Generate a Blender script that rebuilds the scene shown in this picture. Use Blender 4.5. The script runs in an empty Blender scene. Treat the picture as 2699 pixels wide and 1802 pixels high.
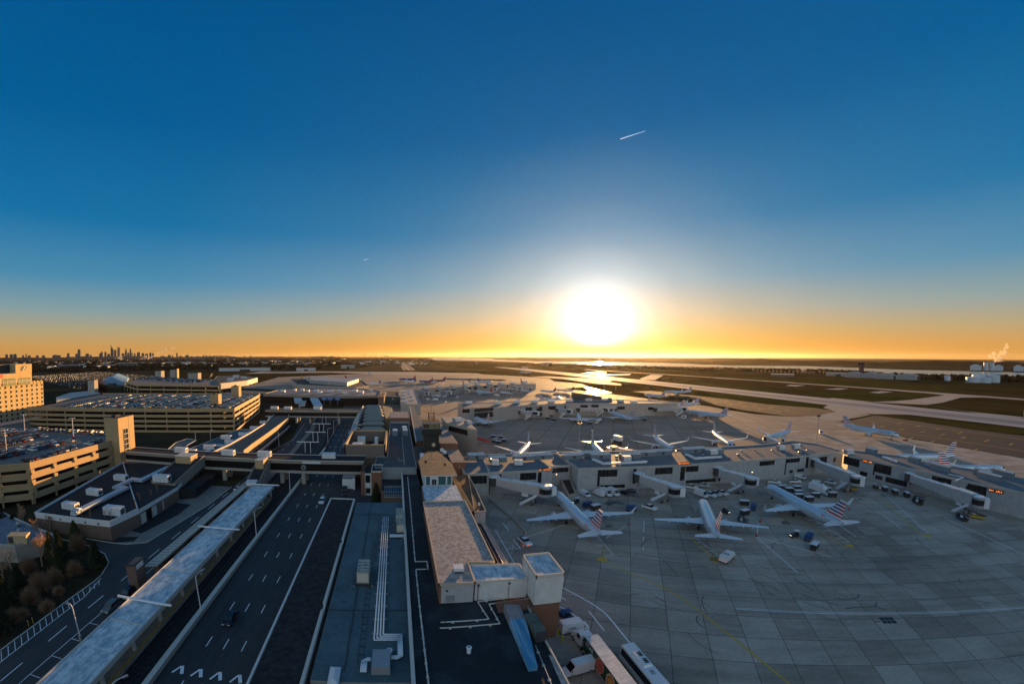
import bpy, bmesh, math, random
from mathutils import Matrix, Vector
sc = bpy.context.scene
COL = sc.collection
R = math.radians
# ------------------------------------------------------------ camera (wide fisheye lens on the tower, 52 m above the apron)
CAMH = 52.0
LCX, LCY, LF, LK2, LK3 = 1070.0, 953.6668, 1.05440182, -0.0777444777, 0.015
PITCH, ROLL, YAW = -0.0138669381, -0.00108180207, -0.0248428474
CM = Matrix.Rotation(YAW, 3, 'Z') @ Matrix.Rotation(PITCH, 3, 'X') @ Matrix.Rotation(-ROLL, 3, 'Y')
cd = bpy.data.cameras.new('camera'); cam = bpy.data.objects.new('camera', cd); COL.objects.link(cam); sc.camera = cam
cd.type = 'PANO'; cd.panorama_type = 'FISHEYE_LENS_POLYNOMIAL'; cd.sensor_width = 36.0; cd.sensor_fit = 'HORIZONTAL'
MM = 1000 * 36.0 / 2699
cd.fisheye_fov = R(200); cd.fisheye_polynomial_k0 = 0
cd.fisheye_polynomial_k1 = -1 / (LF * MM); cd.fisheye_polynomial_k2 = 0
cd.fisheye_polynomial_k3 = -LK2 / (LF * MM ** 3); cd.fisheye_polynomial_k4 = -LK3 / (LF * MM ** 4)
cd.shift_x = (1349.5 - LCX) / 2699; cd.shift_y = (LCY - 901.0) / 1802
cd.clip_start = 0.5; cd.clip_end = 200000
cam.matrix_world = Matrix.Translation((0, 0, CAMH)) @ (CM @ Matrix.Rotation(R(90), 3, 'X')).to_4x4()

def ray(px, py):
    x = (px - LCX) / 1000; y = -(py - LCY) / 1000
    r = math.hypot(x, y) + 1e-9
    th = r / LF * (1 + LK2 * r * r + LK3 * r ** 3)
    return CM @ Vector((math.sin(th) * x / r, math.cos(th), math.sin(th) * y / r))
def G(px, py, h=0.0):
    """point of the place at height h seen at photo position px, py"""
    d = ray(px, py); t = (h - CAMH) / d.z
    return Vector((d.x * t, d.y * t, h))
# ------------------------------------------------------------ sky, sun, exposure
SUN_AZ, SUN_EL = R(28.5), R(3.5)          # clockwise from +Y, and above the horizon
SUNV = Vector((math.sin(SUN_AZ) * math.cos(SUN_EL), math.cos(SUN_AZ) * math.cos(SUN_EL), math.sin(SUN_EL)))
w = bpy.data.worlds.new('World'); sc.world = w; w.use_nodes = True
wn = w.node_tree; wl = wn.links; bg = wn.nodes['Background']
def wnode(t, **k):
    n = wn.nodes.new(t)
    for a, v in k.items(): setattr(n, a, v)
    return n
def wmath(op, a, b=None):
    n = wnode('ShaderNodeMath', operation=op)
    for i, v in enumerate((a, b)):
        if v is None: continue
        if isinstance(v, (int, float)): n.inputs[i].default_value = v
        else: wl.new(v, n.inputs[i])
    return n.outputs[0]
def wramp(fac, stops):
    n = wnode('ShaderNodeValToRGB'); cr = n.color_ramp; cr.interpolation = 'EASE' if False else 'LINEAR'
    while len(cr.elements) < len(stops): cr.elements.new(0.5)
    for e, (p, c) in zip(cr.elements, stops): e.position = p; e.color = (*c, 1)
    wl.new(fac, n.inputs[0]); return n.outputs[0]
def lin(r, g, b):
    f = lambda c: (c / 255 / 12.92) if c <= 10.3 else ((c / 255 + .055) / 1.055) ** 2.4
    return (f(r), f(g), f(b))
EXPO = 1.4
sky = wnode('ShaderNodeTexSky', sky_type='NISHITA', sun_disc=False, sun_elevation=SUN_EL, sun_rotation=SUN_AZ, air_density=1.0, dust_density=1.5, ozone_density=3.0)
tc = wnode('ShaderNodeTexCoord')
sep = wnode('ShaderNodeSeparateXYZ'); wl.new(tc.outputs['Generated'], sep.inputs[0])
elev = wmath('DIVIDE', wmath('ARCSINE', sep.outputs['Z']), math.pi / 2)     # 0 at the horizon, 1 overhead
dot = wnode('ShaderNodeVectorMath', operation='DOT_PRODUCT'); wl.new(tc.outputs['Generated'], dot.inputs[0]); dot.inputs[1].default_value = SUNV
ang = wmath('DIVIDE', wmath('ARCCOSINE', dot.outputs['Value']), math.pi)        # 0 towards the sun, 1 opposite
# clear dawn sky: an orange band at the horizon under teal and deep blue
away = wramp(elev, [(0.0, lin(210, 146, 58)), (0.016, lin(204, 154, 84)), (0.036, lin(176, 162, 122)), (0.065, lin(132, 158, 162)), (0.11, lin(74, 138, 172)), (0.19, lin(18, 112, 165)), (0.33, lin(0, 92, 150)), (0.55, lin(0, 79, 136)), (1.0, lin(0, 64, 116))])
near = wramp(elev, [(0.0, lin(255, 162, 0)), (0.016, lin(248, 162, 14)), (0.036, lin(234, 178, 88)), (0.065, lin(208, 188, 150)), (0.11, lin(152, 176, 184)), (0.19, lin(78, 138, 174)), (0.33, lin(16, 104, 156)), (0.55, lin(0, 84, 139)), (1.0, lin(0, 66, 118))])
# the sky behind the viewer, opposite the sunrise, unseen and brightened to lift the shade: pale grey-blue above a dull band
back = wramp(elev, [(0.0, (.28, .27, .26)), (0.10, (.54, .58, .60)), (0.30, (.58, .74, .86)), (0.55, (.22, .42, .60)), (0.85, (.01, .11, .22)), (1.0, lin(0, 64, 120))])
nf = wramp(ang, [(0.0, (1, 1, 1)), (0.05, (.9,) * 3), (0.11, (.58,) * 3), (0.2, (.25,) * 3), (0.34, (0,) * 3)])
mixs = wnode('ShaderNodeMix', data_type='RGBA'); wl.new(nf, mixs.inputs[0]); wl.new(away, mixs.inputs[6]); wl.new(near, mixs.inputs[7])
hdir = wnode('ShaderNodeVectorMath', operation='DOT_PRODUCT'); wl.new(tc.outputs['Generated'], hdir.inputs[0]); hdir.inputs[1].default_value = (math.sin(R(22)), math.cos(R(22)), 0)
bf = wramp(wmath('MULTIPLY', hdir.outputs['Value'], -1.0), [(0.05, (0,) * 3), (0.45, (1,) * 3)])
mixb = wnode('ShaderNodeMix', data_type='RGBA'); wl.new(bf, mixb.inputs[0]); wl.new(mixs.outputs[2], mixb.inputs[6]); wl.new(back, mixb.inputs[7])
# bright aureole round the sun
glow = wramp(ang, [(0.0, (6, 5.6, 5)), (0.012, (2.3, 2.2, 2.1)), (0.022, (.95, .93, .92)), (0.032, (.54, .52, .50)), (0.045, (.27, .26, .245)), (0.065, (.11, .105, .095)), (0.1, (.03, .03, .025)), (0.15, (0, 0, 0))])
addg = wnode('ShaderNodeMix', data_type='RGBA', blend_type='ADD'); addg.inputs[0].default_value = 1; wl.new(mixb.outputs[2], addg.inputs[6]); 
low = wramp(elev, [(0.0, (.05, .02, .0)), (.010, (.16, .09, .01)), (.024, (.78, .70, .5)), (.038, (1, 1, 1))]); gl2 = wnode('ShaderNodeMix', data_type='RGBA', blend_type='MULTIPLY'); gl2.inputs[0].default_value = 1; wl.new(glow, gl2.inputs[6]); wl.new(low, gl2.inputs[7]); wl.new(gl2.outputs[2], addg.inputs[7])
nsc = wnode('ShaderNodeVectorMath', operation='SCALE'); wl.new(sky.outputs[0], nsc.inputs[0]); nsc.inputs['Scale'].default_value = 0.002
addn = wnode('ShaderNodeMix', data_type='RGBA', blend_type='ADD'); addn.inputs[0].default_value = 1; wl.new(addg.outputs[2], addn.inputs[6]); wl.new(nsc.outputs[0], addn.inputs[7])
# bring the gradient into the range of a physical sky; the background strength takes it back
up = wnode('ShaderNodeVectorMath', operation='SCALE'); wl.new(addn.outputs[2], up.inputs[0]); up.inputs['Scale'].default_value = 10.0 / 2 ** EXPO
wl.new(up.outputs[0], bg.inputs[0]); bg.inputs[1].default_value = 0.10
sd = bpy.data.lights.new('sun', 'SUN'); sd.energy = 5.0; sd.angle = R(0.5); sd.color = (1.0, 0.54, 0.19)
sun = bpy.data.objects.new('sun', sd); COL.objects.link(sun); sun.rotation_euler = (-SUNV).to_track_quat('-Z', 'Y').to_euler()
sc.view_settings.view_transform = 'Standard'; sc.view_settings.look = 'None'; sc.view_settings.gamma = 1; sc.view_settings.exposure = EXPO
# ------------------------------------------------------------ materials
def new_mat(name):
    m = bpy.data.materials.new(name); m.use_nodes = True
    return m, m.node_tree, m.node_tree.nodes['Principled BSDF']
def nd(nt, t, **k):
    n = nt.nodes.new(t)
    for a, v in k.items(): setattr(n, a, v)
    return n
def ramp(nt, fac, stops):
    n = nd(nt, 'ShaderNodeValToRGB'); cr = n.color_ramp
    while len(cr.elements) < len(stops): cr.elements.new(0.5)
    for e, (p, c) in zip(cr.elements, stops): e.position = p; e.color = (*c, 1) if len(c) == 3 else c
    nt.links.new(fac, n.inputs[0]); return n.outputs[0]
def mixc(nt, fac, a, b, blend='MIX'):
    n = nd(nt, 'ShaderNodeMix', data_type='RGBA', blend_type=blend)
    for i, v in ((0, fac), (6, a), (7, b)):
        if isinstance(v, (int, float)): n.inputs[i].default_value = v
        elif isinstance(v, tuple): n.inputs[i].default_value = (*v, 1)
        else: nt.links.new(v, n.inputs[i])
    return n.outputs[2]
def coords(nt, scale=(1, 1, 1), rot=0.0, world=True):
    g = nd(nt, 'ShaderNodeNewGeometry') if world else nd(nt, 'ShaderNodeTexCoord')
    mp = nd(nt, 'ShaderNodeMapping'); mp.inputs['Scale'].default_value = scale; mp.inputs['Rotation'].default_value = (0, 0, rot)
    nt.links.new(g.outputs['Position'] if world else g.outputs['Object'], mp.inputs[0]); return mp.outputs[0]
def noise(nt, vec, scale, detail=4, rough=.6):
    n = nd(nt, 'ShaderNodeTexNoise'); n.inputs['Scale'].default_value = scale; n.inputs['Detail'].default_value = detail; n.inputs['Roughness'].default_value = rough
    nt.links.new(vec, n.inputs['Vector']); return n.outputs['Fac']
def mul(c, k): return tuple(min(1, x * k) for x in c)
def M(name, c, rough=.75, spec=.3, metal=0., var=.18, sc_=.6, world=False, stretch=(1, 1, 1)):
    m, nt, b = new_mat(name)
    b.inputs['Roughness'].default_value = rough; b.inputs['Specular IOR Level'].default_value = spec; b.inputs['Metallic'].default_value = metal
    if var:
        v = coords(nt, stretch, world=world)
        f = noise(nt, v, sc_); f2 = noise(nt, v, sc_ * 9, 3)
        col = ramp(nt, f, [(.3, mul(c, 1 - var)), (.7, mul(c, 1 + var))])
        col = mixc(nt, .5, col, ramp(nt, f2, [(.35, mul(c, 1 - var * .8)), (.65, mul(c, 1 + var * .6))]))
        nt.links.new(col, b.inputs['Base Color'])
    else: b.inputs['Base Color'].default_value = (*c, 1)
    return m
def patch(name, base, spot, thr=.55, soft=.06, sc_=.25, rough=.85, stretch=(1, 1, 1), rot=0., spec=.2, streak=None, seams=None):
    """a weathered roof: base colour, patches of a second colour, fine grain, optional seams"""
    m, nt, b = new_mat(name)
    b.inputs['Roughness'].default_value = rough; b.inputs['Specular IOR Level'].default_value = spec
    v = coords(nt, stretch, rot); f = noise(nt, v, sc_, 8, .65); g = noise(nt, v, sc_ * 14, 3)
    c1 = ramp(nt, g, [(.3, mul(base, .75)), (.7, mul(base, 1.25))])
    c2 = ramp(nt, g, [(.3, mul(spot, .8)), (.7, mul(spot, 1.1))])
    k = ramp(nt, f, [(thr - soft, (0,) * 3), (thr + soft, (1,) * 3)])
    col = mixc(nt, k, c1, c2)
    if streak:
        v2 = coords(nt, (1, 1, 1), rot); h = noise(nt, v2, streak[1], 6, .7)
        k2 = ramp(nt, h, [(streak[2], (0,) * 3), (streak[2] + .05, (1,) * 3)]); col = mixc(nt, k2, col, streak[0])
    if seams:
        br = nd(nt, 'ShaderNodeTexBrick', offset=0.0); nt.links.new(coords(nt, (1, 1, 1), rot), br.inputs['Vector'])
        br.inputs['Scale'].default_value = 1; br.inputs['Brick Width'].default_value = seams[0]; br.inputs['Row Height'].default_value = seams[1]
        br.inputs['Mortar Size'].default_value = seams[2]; br.inputs['Mortar Smooth'].default_value = .5
        br.inputs['Color1'].default_value = (1, 1, 1, 1); br.inputs['Color2'].default_value = (.9, .9, .9, 1); br.inputs['Mortar'].default_value = (*(seams[3],) * 3, 1)
        col = mixc(nt, 1.0, col, br.outputs['Color'], 'MULTIPLY')
    nt.links.new(col, b.inputs['Base Color']); return m
def slabs(name, c1, c2, mortar, wdt, hgt, rot, joint, rough=.7, spec=.35, sc_=.03, stain=.35):
    m, nt, b = new_mat(name)
    b.inputs['Roughness'].default_value = rough; b.inputs['Specular IOR Level'].default_value = spec
    v = coords(nt, (1, 1, 1), rot)
    br = nd(nt, 'ShaderNodeTexBrick', offset=0.0); nt.links.new(v, br.inputs['Vector'])
    for k_, x in (('Scale', 1), ('Brick Width', wdt), ('Row Height', hgt), ('Mortar Size', joint), ('Mortar Smooth', .3), ('Bias', 0)): br.inputs[k_].default_value = x
    br.inputs['Color1'].default_value = (*c1, 1); br.inputs['Color2'].default_value = (*c2, 1); br.inputs['Mortar'].default_value = (*mortar, 1)
    f = noise(nt, v, sc_, 7, .65); g = noise(nt, v, 1.3, 4, .7)
    st = nd(nt, 'ShaderNodeMapping'); st.inputs['Scale'].default_value = (.25, 1.6, 1); nt.links.new(v, st.inputs[0]); s2 = noise(nt, st.outputs[0], .12, 6, .7)
    col = mixc(nt, 1., br.outputs['Color'], ramp(nt, f, [(.3, (1 - stain,) * 3), (.7, (1.12, 1.12, 1.12))]), 'MULTIPLY')
    col = mixc(nt, 1., col, ramp(nt, g, [(.3, (.86,) * 3), (.7, (1.1,) * 3)]), 'MULTIPLY')
    col = mixc(nt, 1., col, ramp(nt, s2, [(.32, (1 - stain * .8,) * 3), (.55, (1.05,) * 3)]), 'MULTIPLY')
    nt.links.new(col, b.inputs['Base Color']); return m
def emit(name, c, s):
    m, nt, b = new_mat(name); b.inputs['Base Color'].default_value = (*mul(c, .5), 1)
    b.inputs['Emission Color'].default_value = (*c, 1); b.inputs['Emission Strength'].default_value = s; return m
def ribbed(name, c, pitch, dark=.62, axis='X', rough=.6, spec=.3, frac=.3, var=.12):
    """sheet metal with ribs running along one axis of the object"""
    m, nt, b = new_mat(name); b.inputs['Roughness'].default_value = rough; b.inputs['Specular IOR Level'].default_value = spec
    t = nd(nt, 'ShaderNodeNewGeometry'); s_ = nd(nt, 'ShaderNodeSeparateXYZ'); nt.links.new(t.outputs['Position'], s_.inputs[0])
    if axis == 'XY':
        a_ = nd(nt, 'ShaderNodeMath', operation='ADD'); nt.links.new(s_.outputs[0], a_.inputs[0]); nt.links.new(s_.outputs[1], a_.inputs[1]); o_ = a_.outputs[0]
    else: o_ = s_.outputs[axis]
    q = nd(nt, 'ShaderNodeMath', operation='PINGPONG'); q.inputs[1].default_value = pitch / 2; nt.links.new(o_, q.inputs[0])
    d = nd(nt, 'ShaderNodeMath', operation='DIVIDE'); d.inputs[1].default_value = pitch / 2; nt.links.new(q.outputs[0], d.inputs[0])
    k = ramp(nt, d.outputs[0], [(0, (dark,) * 3), (frac, (1,) * 3)])
    f = noise(nt, coords(nt, (1, 1, 1)), .5)
    col = mixc(nt, 1., ramp(nt, f, [(.3, mul(c, 1 - var)), (.7, mul(c, 1 + var))]), k, 'MULTIPLY')
    nt.links.new(col, b.inputs['Base Color']); return m
SLABROT = R(30.7)
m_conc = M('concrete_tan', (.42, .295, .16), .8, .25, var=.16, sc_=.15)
m_concg = M('concrete_grey', (.34, .31, .27), .8, .25, var=.16, sc_=.15)
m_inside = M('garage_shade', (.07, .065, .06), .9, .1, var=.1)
m_asph = patch('asphalt', (.030, .033, .036), (.048, .049, .05), .52, .12, .08, .75, (1, .12, 1), spec=.35, streak=((.028, .029, .031), .9, .66))
m_asph2 = patch('asphalt_dark', (.020, .021, .024), (.032, .032, .034), .5, .12, .2, .9)
m_ballast = patch('track_ballast', (.016, .015, .016), (.034, .031, .03), .5, .12, 1.2, .95)
m_rail = M('rail_steel', (.10, .09, .085), .4, .5, .7, var=.1)
m_plat = patch('platform_paving', (.17, .15, .125), (.24, .21, .17), .5, .1, .4, .85)
m_yell = M('yellow_paint', (.50, .32, .04), .7, var=.25, sc_=1.5)
m_edge = M('edge_ochre', (.30, .19, .05), .8, var=.35, sc_=1.2)
m_white = M('white_paint', (.72, .73, .74), .7, var=.12, sc_=2)
m_whit2 = M('white_panel', (.62, .63, .64), .5, .4, var=.08, sc_=.8)
m_grey = M('grey_metal', (.30, .31, .32), .5, .5, .3, var=.12)
m_dgrey = M('dark_metal', (.055, .058, .062), .5, .4, .2, var=.15)
m_black = M('black', (.012, .012, .013), .5, .3, var=0)
m_rubber = M('rubber', (.018, .018, .019), .85, .2, var=0)
m_brick = M('brick_brown', (.20, .10, .065), .9, .15, var=.22, sc_=.8)
m_brick2 = M('brick_dull', (.17, .115, .09), .9, .15, var=.2, sc_=.8)
m_glass = M('dark_glass', (.012, .014, .017), .12, .6, var=0)
m_glassg = M('green_glass', (.02, .09, .085), .12, .7, var=0)
m_sill = M('pale_stone', (.50, .47, .42), .75, var=.1)
# ------------------------------------------------------------ mesh helpers
def ordn(i): return ['first', 'second', 'third', 'fourth', 'fifth', 'sixth', 'seventh', 'eighth', 'ninth', 'tenth', 'eleventh', 'twelfth', 'thirteenth', 'fourteenth', 'fifteenth', 'sixteenth', 'seventeenth', 'eighteenth', 'nineteenth', 'twentieth'][i] if i < 20 else (('twenty', 'thirty', 'forty', 'fifty', 'sixty', 'seventy')[i // 10 - 1 if False else (i + 1) // 10 - 2] + ('-' + ordn((i + 1) % 10 - 1) if (i + 1) % 10 else 'th').replace('tyth', 'tieth'))
SPLIT = {'rib', 'post', 'mullion', 'tail_light', 'cross_tray', 'pillar', 'support', 'pier', 'buttress', 'pipe_bend', 'bend', 'end_panel', 'brace', 'cable_pier', 'fan_cover', 'wall_lamp', 'stub', 'door_glass', 'side_window', 'exhaust_stack', 'scissor_lift', 'band', 'expansion_joint', 'ridge_cap'}
class MB:
    def __init__(s, rot=0., at=(0, 0, 0)): s.v = []; s.f = []; s.m = []; s.pc = []; s.X = Matrix.Translation(at) @ Matrix.Rotation(rot, 4, 'Z')
    def add(s, vs, fs, mi=0):
        k = len(s.v); s.pc.append((k, len(s.f))); s.v += [s.X @ Vector(v) for v in vs]; s.f += [[i + k for i in f] for f in fs]; s.m += [mi] * len(fs); return s
    def box(s, x0, x1, y0, y1, z0, z1, mi=0, top=None):
        k = len(s.f)
        s.add([(x0, y0, z0), (x1, y0, z0), (x1, y1, z0), (x0, y1, z0), (x0, y0, z1), (x1, y0, z1), (x1, y1, z1), (x0, y1, z1)],
              [(3, 2, 1, 0), (4, 5, 6, 7), (0, 1, 5, 4), (1, 2, 6, 5), (2, 3, 7, 6), (3, 0, 4, 7)], mi)
        if top is not None: s.m[k + 1] = top
        return s
    def taper(s, x0, x1, y0, y1, z0, z1, ix, iy, mi=0, top=None, iy2=None):
        iy2 = iy if iy2 is None else iy2; k = len(s.f)
        s.add([(x0, y0, z0), (x1, y0, z0), (x1, y1, z0), (x0, y1, z0), (x0 + ix, y0 + iy, z1), (x1 - ix, y0 + iy, z1), (x1 - ix, y1 - iy2, z1), (x0 + ix, y1 - iy2, z1)],
              [(3, 2, 1, 0), (4, 5, 6, 7), (0, 1, 5, 4), (1, 2, 6, 5), (2, 3, 7, 6), (3, 0, 4, 7)], mi)
        if top is not None: s.m[k + 1] = top
        return s
    def prism(s, pts, z0, z1, mi=0, top=None):
        pts = [tuple(p[:2]) for p in pts]
        if sum(pts[i][0] * pts[(i + 1) % len(pts)][1] - pts[(i + 1) % len(pts)][0] * pts[i][1] for i in range(len(pts))) < 0: pts = pts[::-1]
        n = len(pts); k = len(s.f)
        s.add([(*p, z0) for p in pts] + [(*p, z1) for p in pts], [tuple(range(n))[::-1], tuple(range(n, 2 * n))] + [(i, (i + 1) % n, n + (i + 1) % n, n + i) for i in range(n)], mi)
        if top is not None: s.m[k + 1] = top
        return s
    def rim(s, pts, z0, z1, t, mi=0):
        """a thin upright wall along a closed outline (a parapet)"""
        n = len(pts)
        for i in range(n): s.wall(pts[i], pts[(i + 1) % n], z0, z1, t, mi)
        return s
    def wall(s, a, b, z0, z1, t, mi=0, z0b=None, z1b=None):
        a = Vector(a[:2]); b = Vector(b[:2]); d = (b - a).normalized() * (t / 2); n = Vector((-d.y, d.x)); z0b = z0 if z0b is None else z0b; z1b = z1 if z1b is None else z1b
        p = [a - d + n, a - d - n, b + d - n, b + d + n]; z0s = [z0, z0, z0b, z0b]; z1s = [z1, z1, z1b, z1b]
        return s.add([(q.x, q.y, z) for q, z in zip(p, z0s)] + [(q.x, q.y, z) for q, z in zip(p, z1s)], [(3, 2, 1, 0), (4, 5, 6, 7), (0, 1, 5, 4), (1, 2, 6, 5), (2, 3, 7, 6), (3, 0, 4, 7)], mi)
    def tube(s, a, b, r, n=8, mi=0, r2=None, cap=True):
        a = Vector(a); b = Vector(b); d = (b - a).normalized(); u = d.orthogonal().normalized(); w_ = d.cross(u); r2 = r if r2 is None else r2
        vs = [a + (u * math.cos(t) + w_ * math.sin(t)) * r for t in [2 * math.pi * i / n for i in range(n)]] + [b + (u * math.cos(t) + w_ * math.sin(t)) * r2 for t in [2 * math.pi * i / n for i in range(n)]]
        fs = [(i, (i + 1) % n, n + (i + 1) % n, n + i) for i in range(n)]
        if cap: fs += [tuple(range(n))[::-1], tuple(range(n, 2 * n))]
        return s.add(vs, fs, mi)
    def path(s, pts, r, n=6, mi=0):
        for a, b in zip(pts[:-1], pts[1:]): s.tube(a, b, r, n, mi)
        return s
    def quad(s, a, b, c, d, mi=0): return s.add([a, b, c, d], [(0, 1, 2, 3)], mi)
    def poly(s, pts, z, mi=0):
        pts = [tuple(p[:2]) for p in pts]
        if sum(pts[i][0] * pts[(i + 1) % len(pts)][1] - pts[(i + 1) % len(pts)][0] * pts[i][1] for i in range(len(pts))) < 0: pts = pts[::-1]
        return s.add([(*p, z) for p in pts], [tuple(range(len(pts)))], mi)
    def strip(s, pts, wd, z, mi=0):
        """a painted line of width wd through points"""
        P = [Vector(p[:2]) for p in pts]; L = []; Rr = []
        for i, p in enumerate(P):
            d = (P[min(i + 1, len(P) - 1)] - P[max(i - 1, 0)]).normalized(); n = Vector((-d.y, d.x)) * wd / 2; L.append(p + n); Rr.append(p - n)
        for i in range(len(P) - 1): s.add([(*Rr[i], z), (*Rr[i + 1], z), (*L[i + 1], z), (*L[i], z)], [(0, 1, 2, 3)], mi)
        return s
    def ball(s, c, rx, ry, rz, mi=0, n=8, k=5):
        vs = [(c[0], c[1], c[2] - rz)]; fs = []
        for j in range(1, k):
            a = math.pi * j / k - math.pi / 2
            for i in range(n): vs.append((c[0] + rx * math.cos(a) * math.cos(2 * math.pi * i / n), c[1] + ry * math.cos(a) * math.sin(2 * math.pi * i / n), c[2] + rz * math.sin(a)))
        vs.append((c[0], c[1], c[2] + rz)); e = len(vs) - 1
        for i in range(n): fs.append((0, 1 + (i + 1) % n, 1 + i)); fs.append((e, e - n + i, e - n + (i + 1) % n))
        for j in range(k - 2):
            for i in range(n): fs.append((1 + j * n + i, 1 + j * n + (i + 1) % n, 1 + (j + 1) * n + (i + 1) % n, 1 + (j + 1) * n + i))
        return s.add(vs, fs, mi)
    def mesh(s, name, mats, smooth=False):
        me = bpy.data.meshes.new(name); me.from_pydata([tuple(v) for v in s.v], [], s.f)
        for m in (mats if isinstance(mats, (list, tuple)) else [mats]): me.materials.append(m)
        me.polygons.foreach_set('material_index', s.m)
        if smooth: me.polygons.foreach_set('use_smooth', [True] * len(s.f))
        me.update(); return me
    def build(s, name, mats, parent=None, smooth=False):
        if name in SPLIT and parent and 1 < len(s.pc) <= 24:
            for i, (k, f0) in enumerate(s.pc):
                k1, f1 = s.pc[i + 1] if i + 1 < len(s.pc) else (len(s.v), len(s.f)); q = MB(); q.v = s.v[k:k1]; q.f = [[j - k for j in f] for f in s.f[f0:f1]]; q.m = s.m[f0:f1]; o = q.build(name, mats, parent, smooth)
            return o
        o = bpy.data.objects.new(name, s.mesh(name, mats, smooth)); COL.objects.link(o)
        if parent: o.parent = parent
        return o
def tag(o, label=None, cat=None, group=None, kind=None):
    for k, v in (('label', label), ('category', cat), ('group', group), ('kind', kind)):
        if v: o[k] = v
    return o
def thing(name, label, cat, loc=(0, 0, 0), rz=0., group=None):
    o = bpy.data.objects.new(name, None); COL.objects.link(o); o.location = loc; o.rotation_euler = (0, 0, rz); o.empty_display_size = .5
    return tag(o, label, cat, group)
KIDS = {}
def kids(o):
    return list(o.children)
def tree_of(o): return (o, [tree_of(c) for c in o.children])
def dup(tr, loc=None, rz=None, label=None, group=None, scale=None, parent=None):
    o, ch = tr; c = o.copy(); COL.objects.link(c)
    if parent is not None: c.parent = parent
    if loc is not None: c.location = loc
    if rz is not None: c.rotation_euler = (0, 0, rz)
    if scale is not None: c.scale = (scale,) * 3 if isinstance(scale, (int, float)) else scale
    if label: c['label'] = label
    if group: c['group'] = group
    for t in ch: dup(t, parent=c)
    return c
class Proto:
    """first placement uses the built thing itself, later ones copy it"""
    def __init__(s, root): s.t = tree_of(root); s.used = False
    def put(s, loc, rz, label, group=None, scale=None):
        if not s.used:
            s.used = True; o = s.t[0]; o.location = loc; o.rotation_euler = (0, 0, rz); o['label'] = label
            if group: o['group'] = group
            if scale is not None: o.scale = (scale,) * 3
            return o
        return dup(s.t, loc, rz, label, group, scale)
    def end(s): pass
def struct(name, mb, m, smooth=False): return tag(mb.build(name, m, smooth=smooth), kind='structure')
# ------------------------------------------------------------ ground, airfield, roads, water
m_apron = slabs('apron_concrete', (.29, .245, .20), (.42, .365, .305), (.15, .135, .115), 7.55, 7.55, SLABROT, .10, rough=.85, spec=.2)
m_apronf = slabs('apron_far_concrete', (.27, .215, .17), (.33, .265, .21), (.16, .13, .10), 15.1, 15.1, SLABROT, .35, sc_=.02, stain=.3, spec=.2, rough=.8)
def ground_mat(name, cols, s1, s2, rough=.95, stretch=(1, 1, 1)):
    m, nt, b = new_mat(name); b.inputs['Roughness'].default_value = rough; b.inputs['Specular IOR Level'].default_value = 0.
    v = coords(nt, stretch); f = noise(nt, v, s1, 6, .65); g = noise(nt, v, s2, 5, .7)
    c = ramp(nt, f, [(.3 + .4 * i / (len(cols) - 1), c_) for i, c_ in enumerate(cols)])
    nt.links.new(mixc(nt, 1., c, ramp(nt, g, [(.25, (.6,) * 3), (.75, (1.35,) * 3)]), 'MULTIPLY'), b.inputs['Base Color']); return m
m_land = ground_mat('dormant_land', [(.030, .026, .018), (.05, .042, .026), (.036, .033, .020), (.085, .07, .048)], .0016, .02)
m_grass = ground_mat('winter_grass', [(.060, .038, .014), (.040, .033, .011), (.072, .047, .018), (.032, .033, .010)], .008, .09, stretch=(1, .35, 1))
m_grassg = ground_mat('green_grass', [(.036, .042, .009), (.058, .054, .013), (.075, .056, .018)], .012, .1, stretch=(1, .35, 1))
m_grassd = ground_mat('dry_field', [(.15, .105, .05), (.12, .085, .04), (.17, .12, .06)], .004, .03, stretch=(.3, 1, 1))
m_runway = patch('runway_concrete', (.27, .26, .26), (.34, .33, .33), .5, .1, .02, .75, (1, .12, 1), spec=.25)
m_rubber_band = patch('runway_worn', (.13, .135, .145), (.19, .19, .195), .5, .15, .05, .75, (1, .05, 1), spec=.25)
m_shoulder = patch('shoulder_asphalt', (.035, .033, .032), (.05, .047, .044), .5, .1, .05, .85, (1, .2, 1))
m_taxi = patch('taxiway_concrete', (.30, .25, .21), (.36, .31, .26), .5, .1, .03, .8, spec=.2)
m_river, nt, b = new_mat('river_water'); b.inputs['Base Color'].default_value = (.02, .025, .03, 1); b.inputs['Roughness'].default_value = .2; b.inputs['Specular IOR Level'].default_value = .5
bp = nd(nt, 'ShaderNodeBump'); bp.inputs['Strength'].default_value = .25; bp.inputs['Distance'].default_value = .5
nt.links.new(noise(nt, coords(nt, (1, .4, 1)), .05, 5), bp.inputs['Height']); nt.links.new(bp.outputs[0], b.inputs['Normal'])
m_pond = M('wet_ground', (.05, .045, .035), .32, .5, var=.2, sc_=.02, world=True)

BAR = [(33.6, 137.3), (35.5, 126.2), (37.1, 118.6), (37.6, 113), (37.8, 107.8)]
def sheet(name, pts, z, m): return struct(name, MB().poly(pts, z), m)
g = MB(); n = 96
g.add([(0, 1500, -.30)] + [(42000 * math.cos(2 * math.pi * i / n), 1500 + 42000 * math.sin(2 * math.pi * i / n), -.30) for i in range(n)], [(0, 1 + i, 1 + (i + 1) % n) for i in range(n)])
struct('ground', g, m_land)
sheet('airfield_ground', [(-330, 1700), (-700, 1180), (-260, 640), (-40, 600), (-40, -60), (640, -60), (1000, 100), (1380, 300), (1330, 480), (1290, 840), (1150, 1000), (1050, 1350), (830, 2100), (820, 2500), (600, 3400), (200, 4000), (-60, 3900)], -.20, m_grass)
sheet('dry_grass_field', [(-190, 1520), (-130, 2140), (30, 3700), (110, 3700), (260, 2900), (300, 1760), (355, 1420), (-190, 1470)], -.16, m_grassd)
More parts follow.
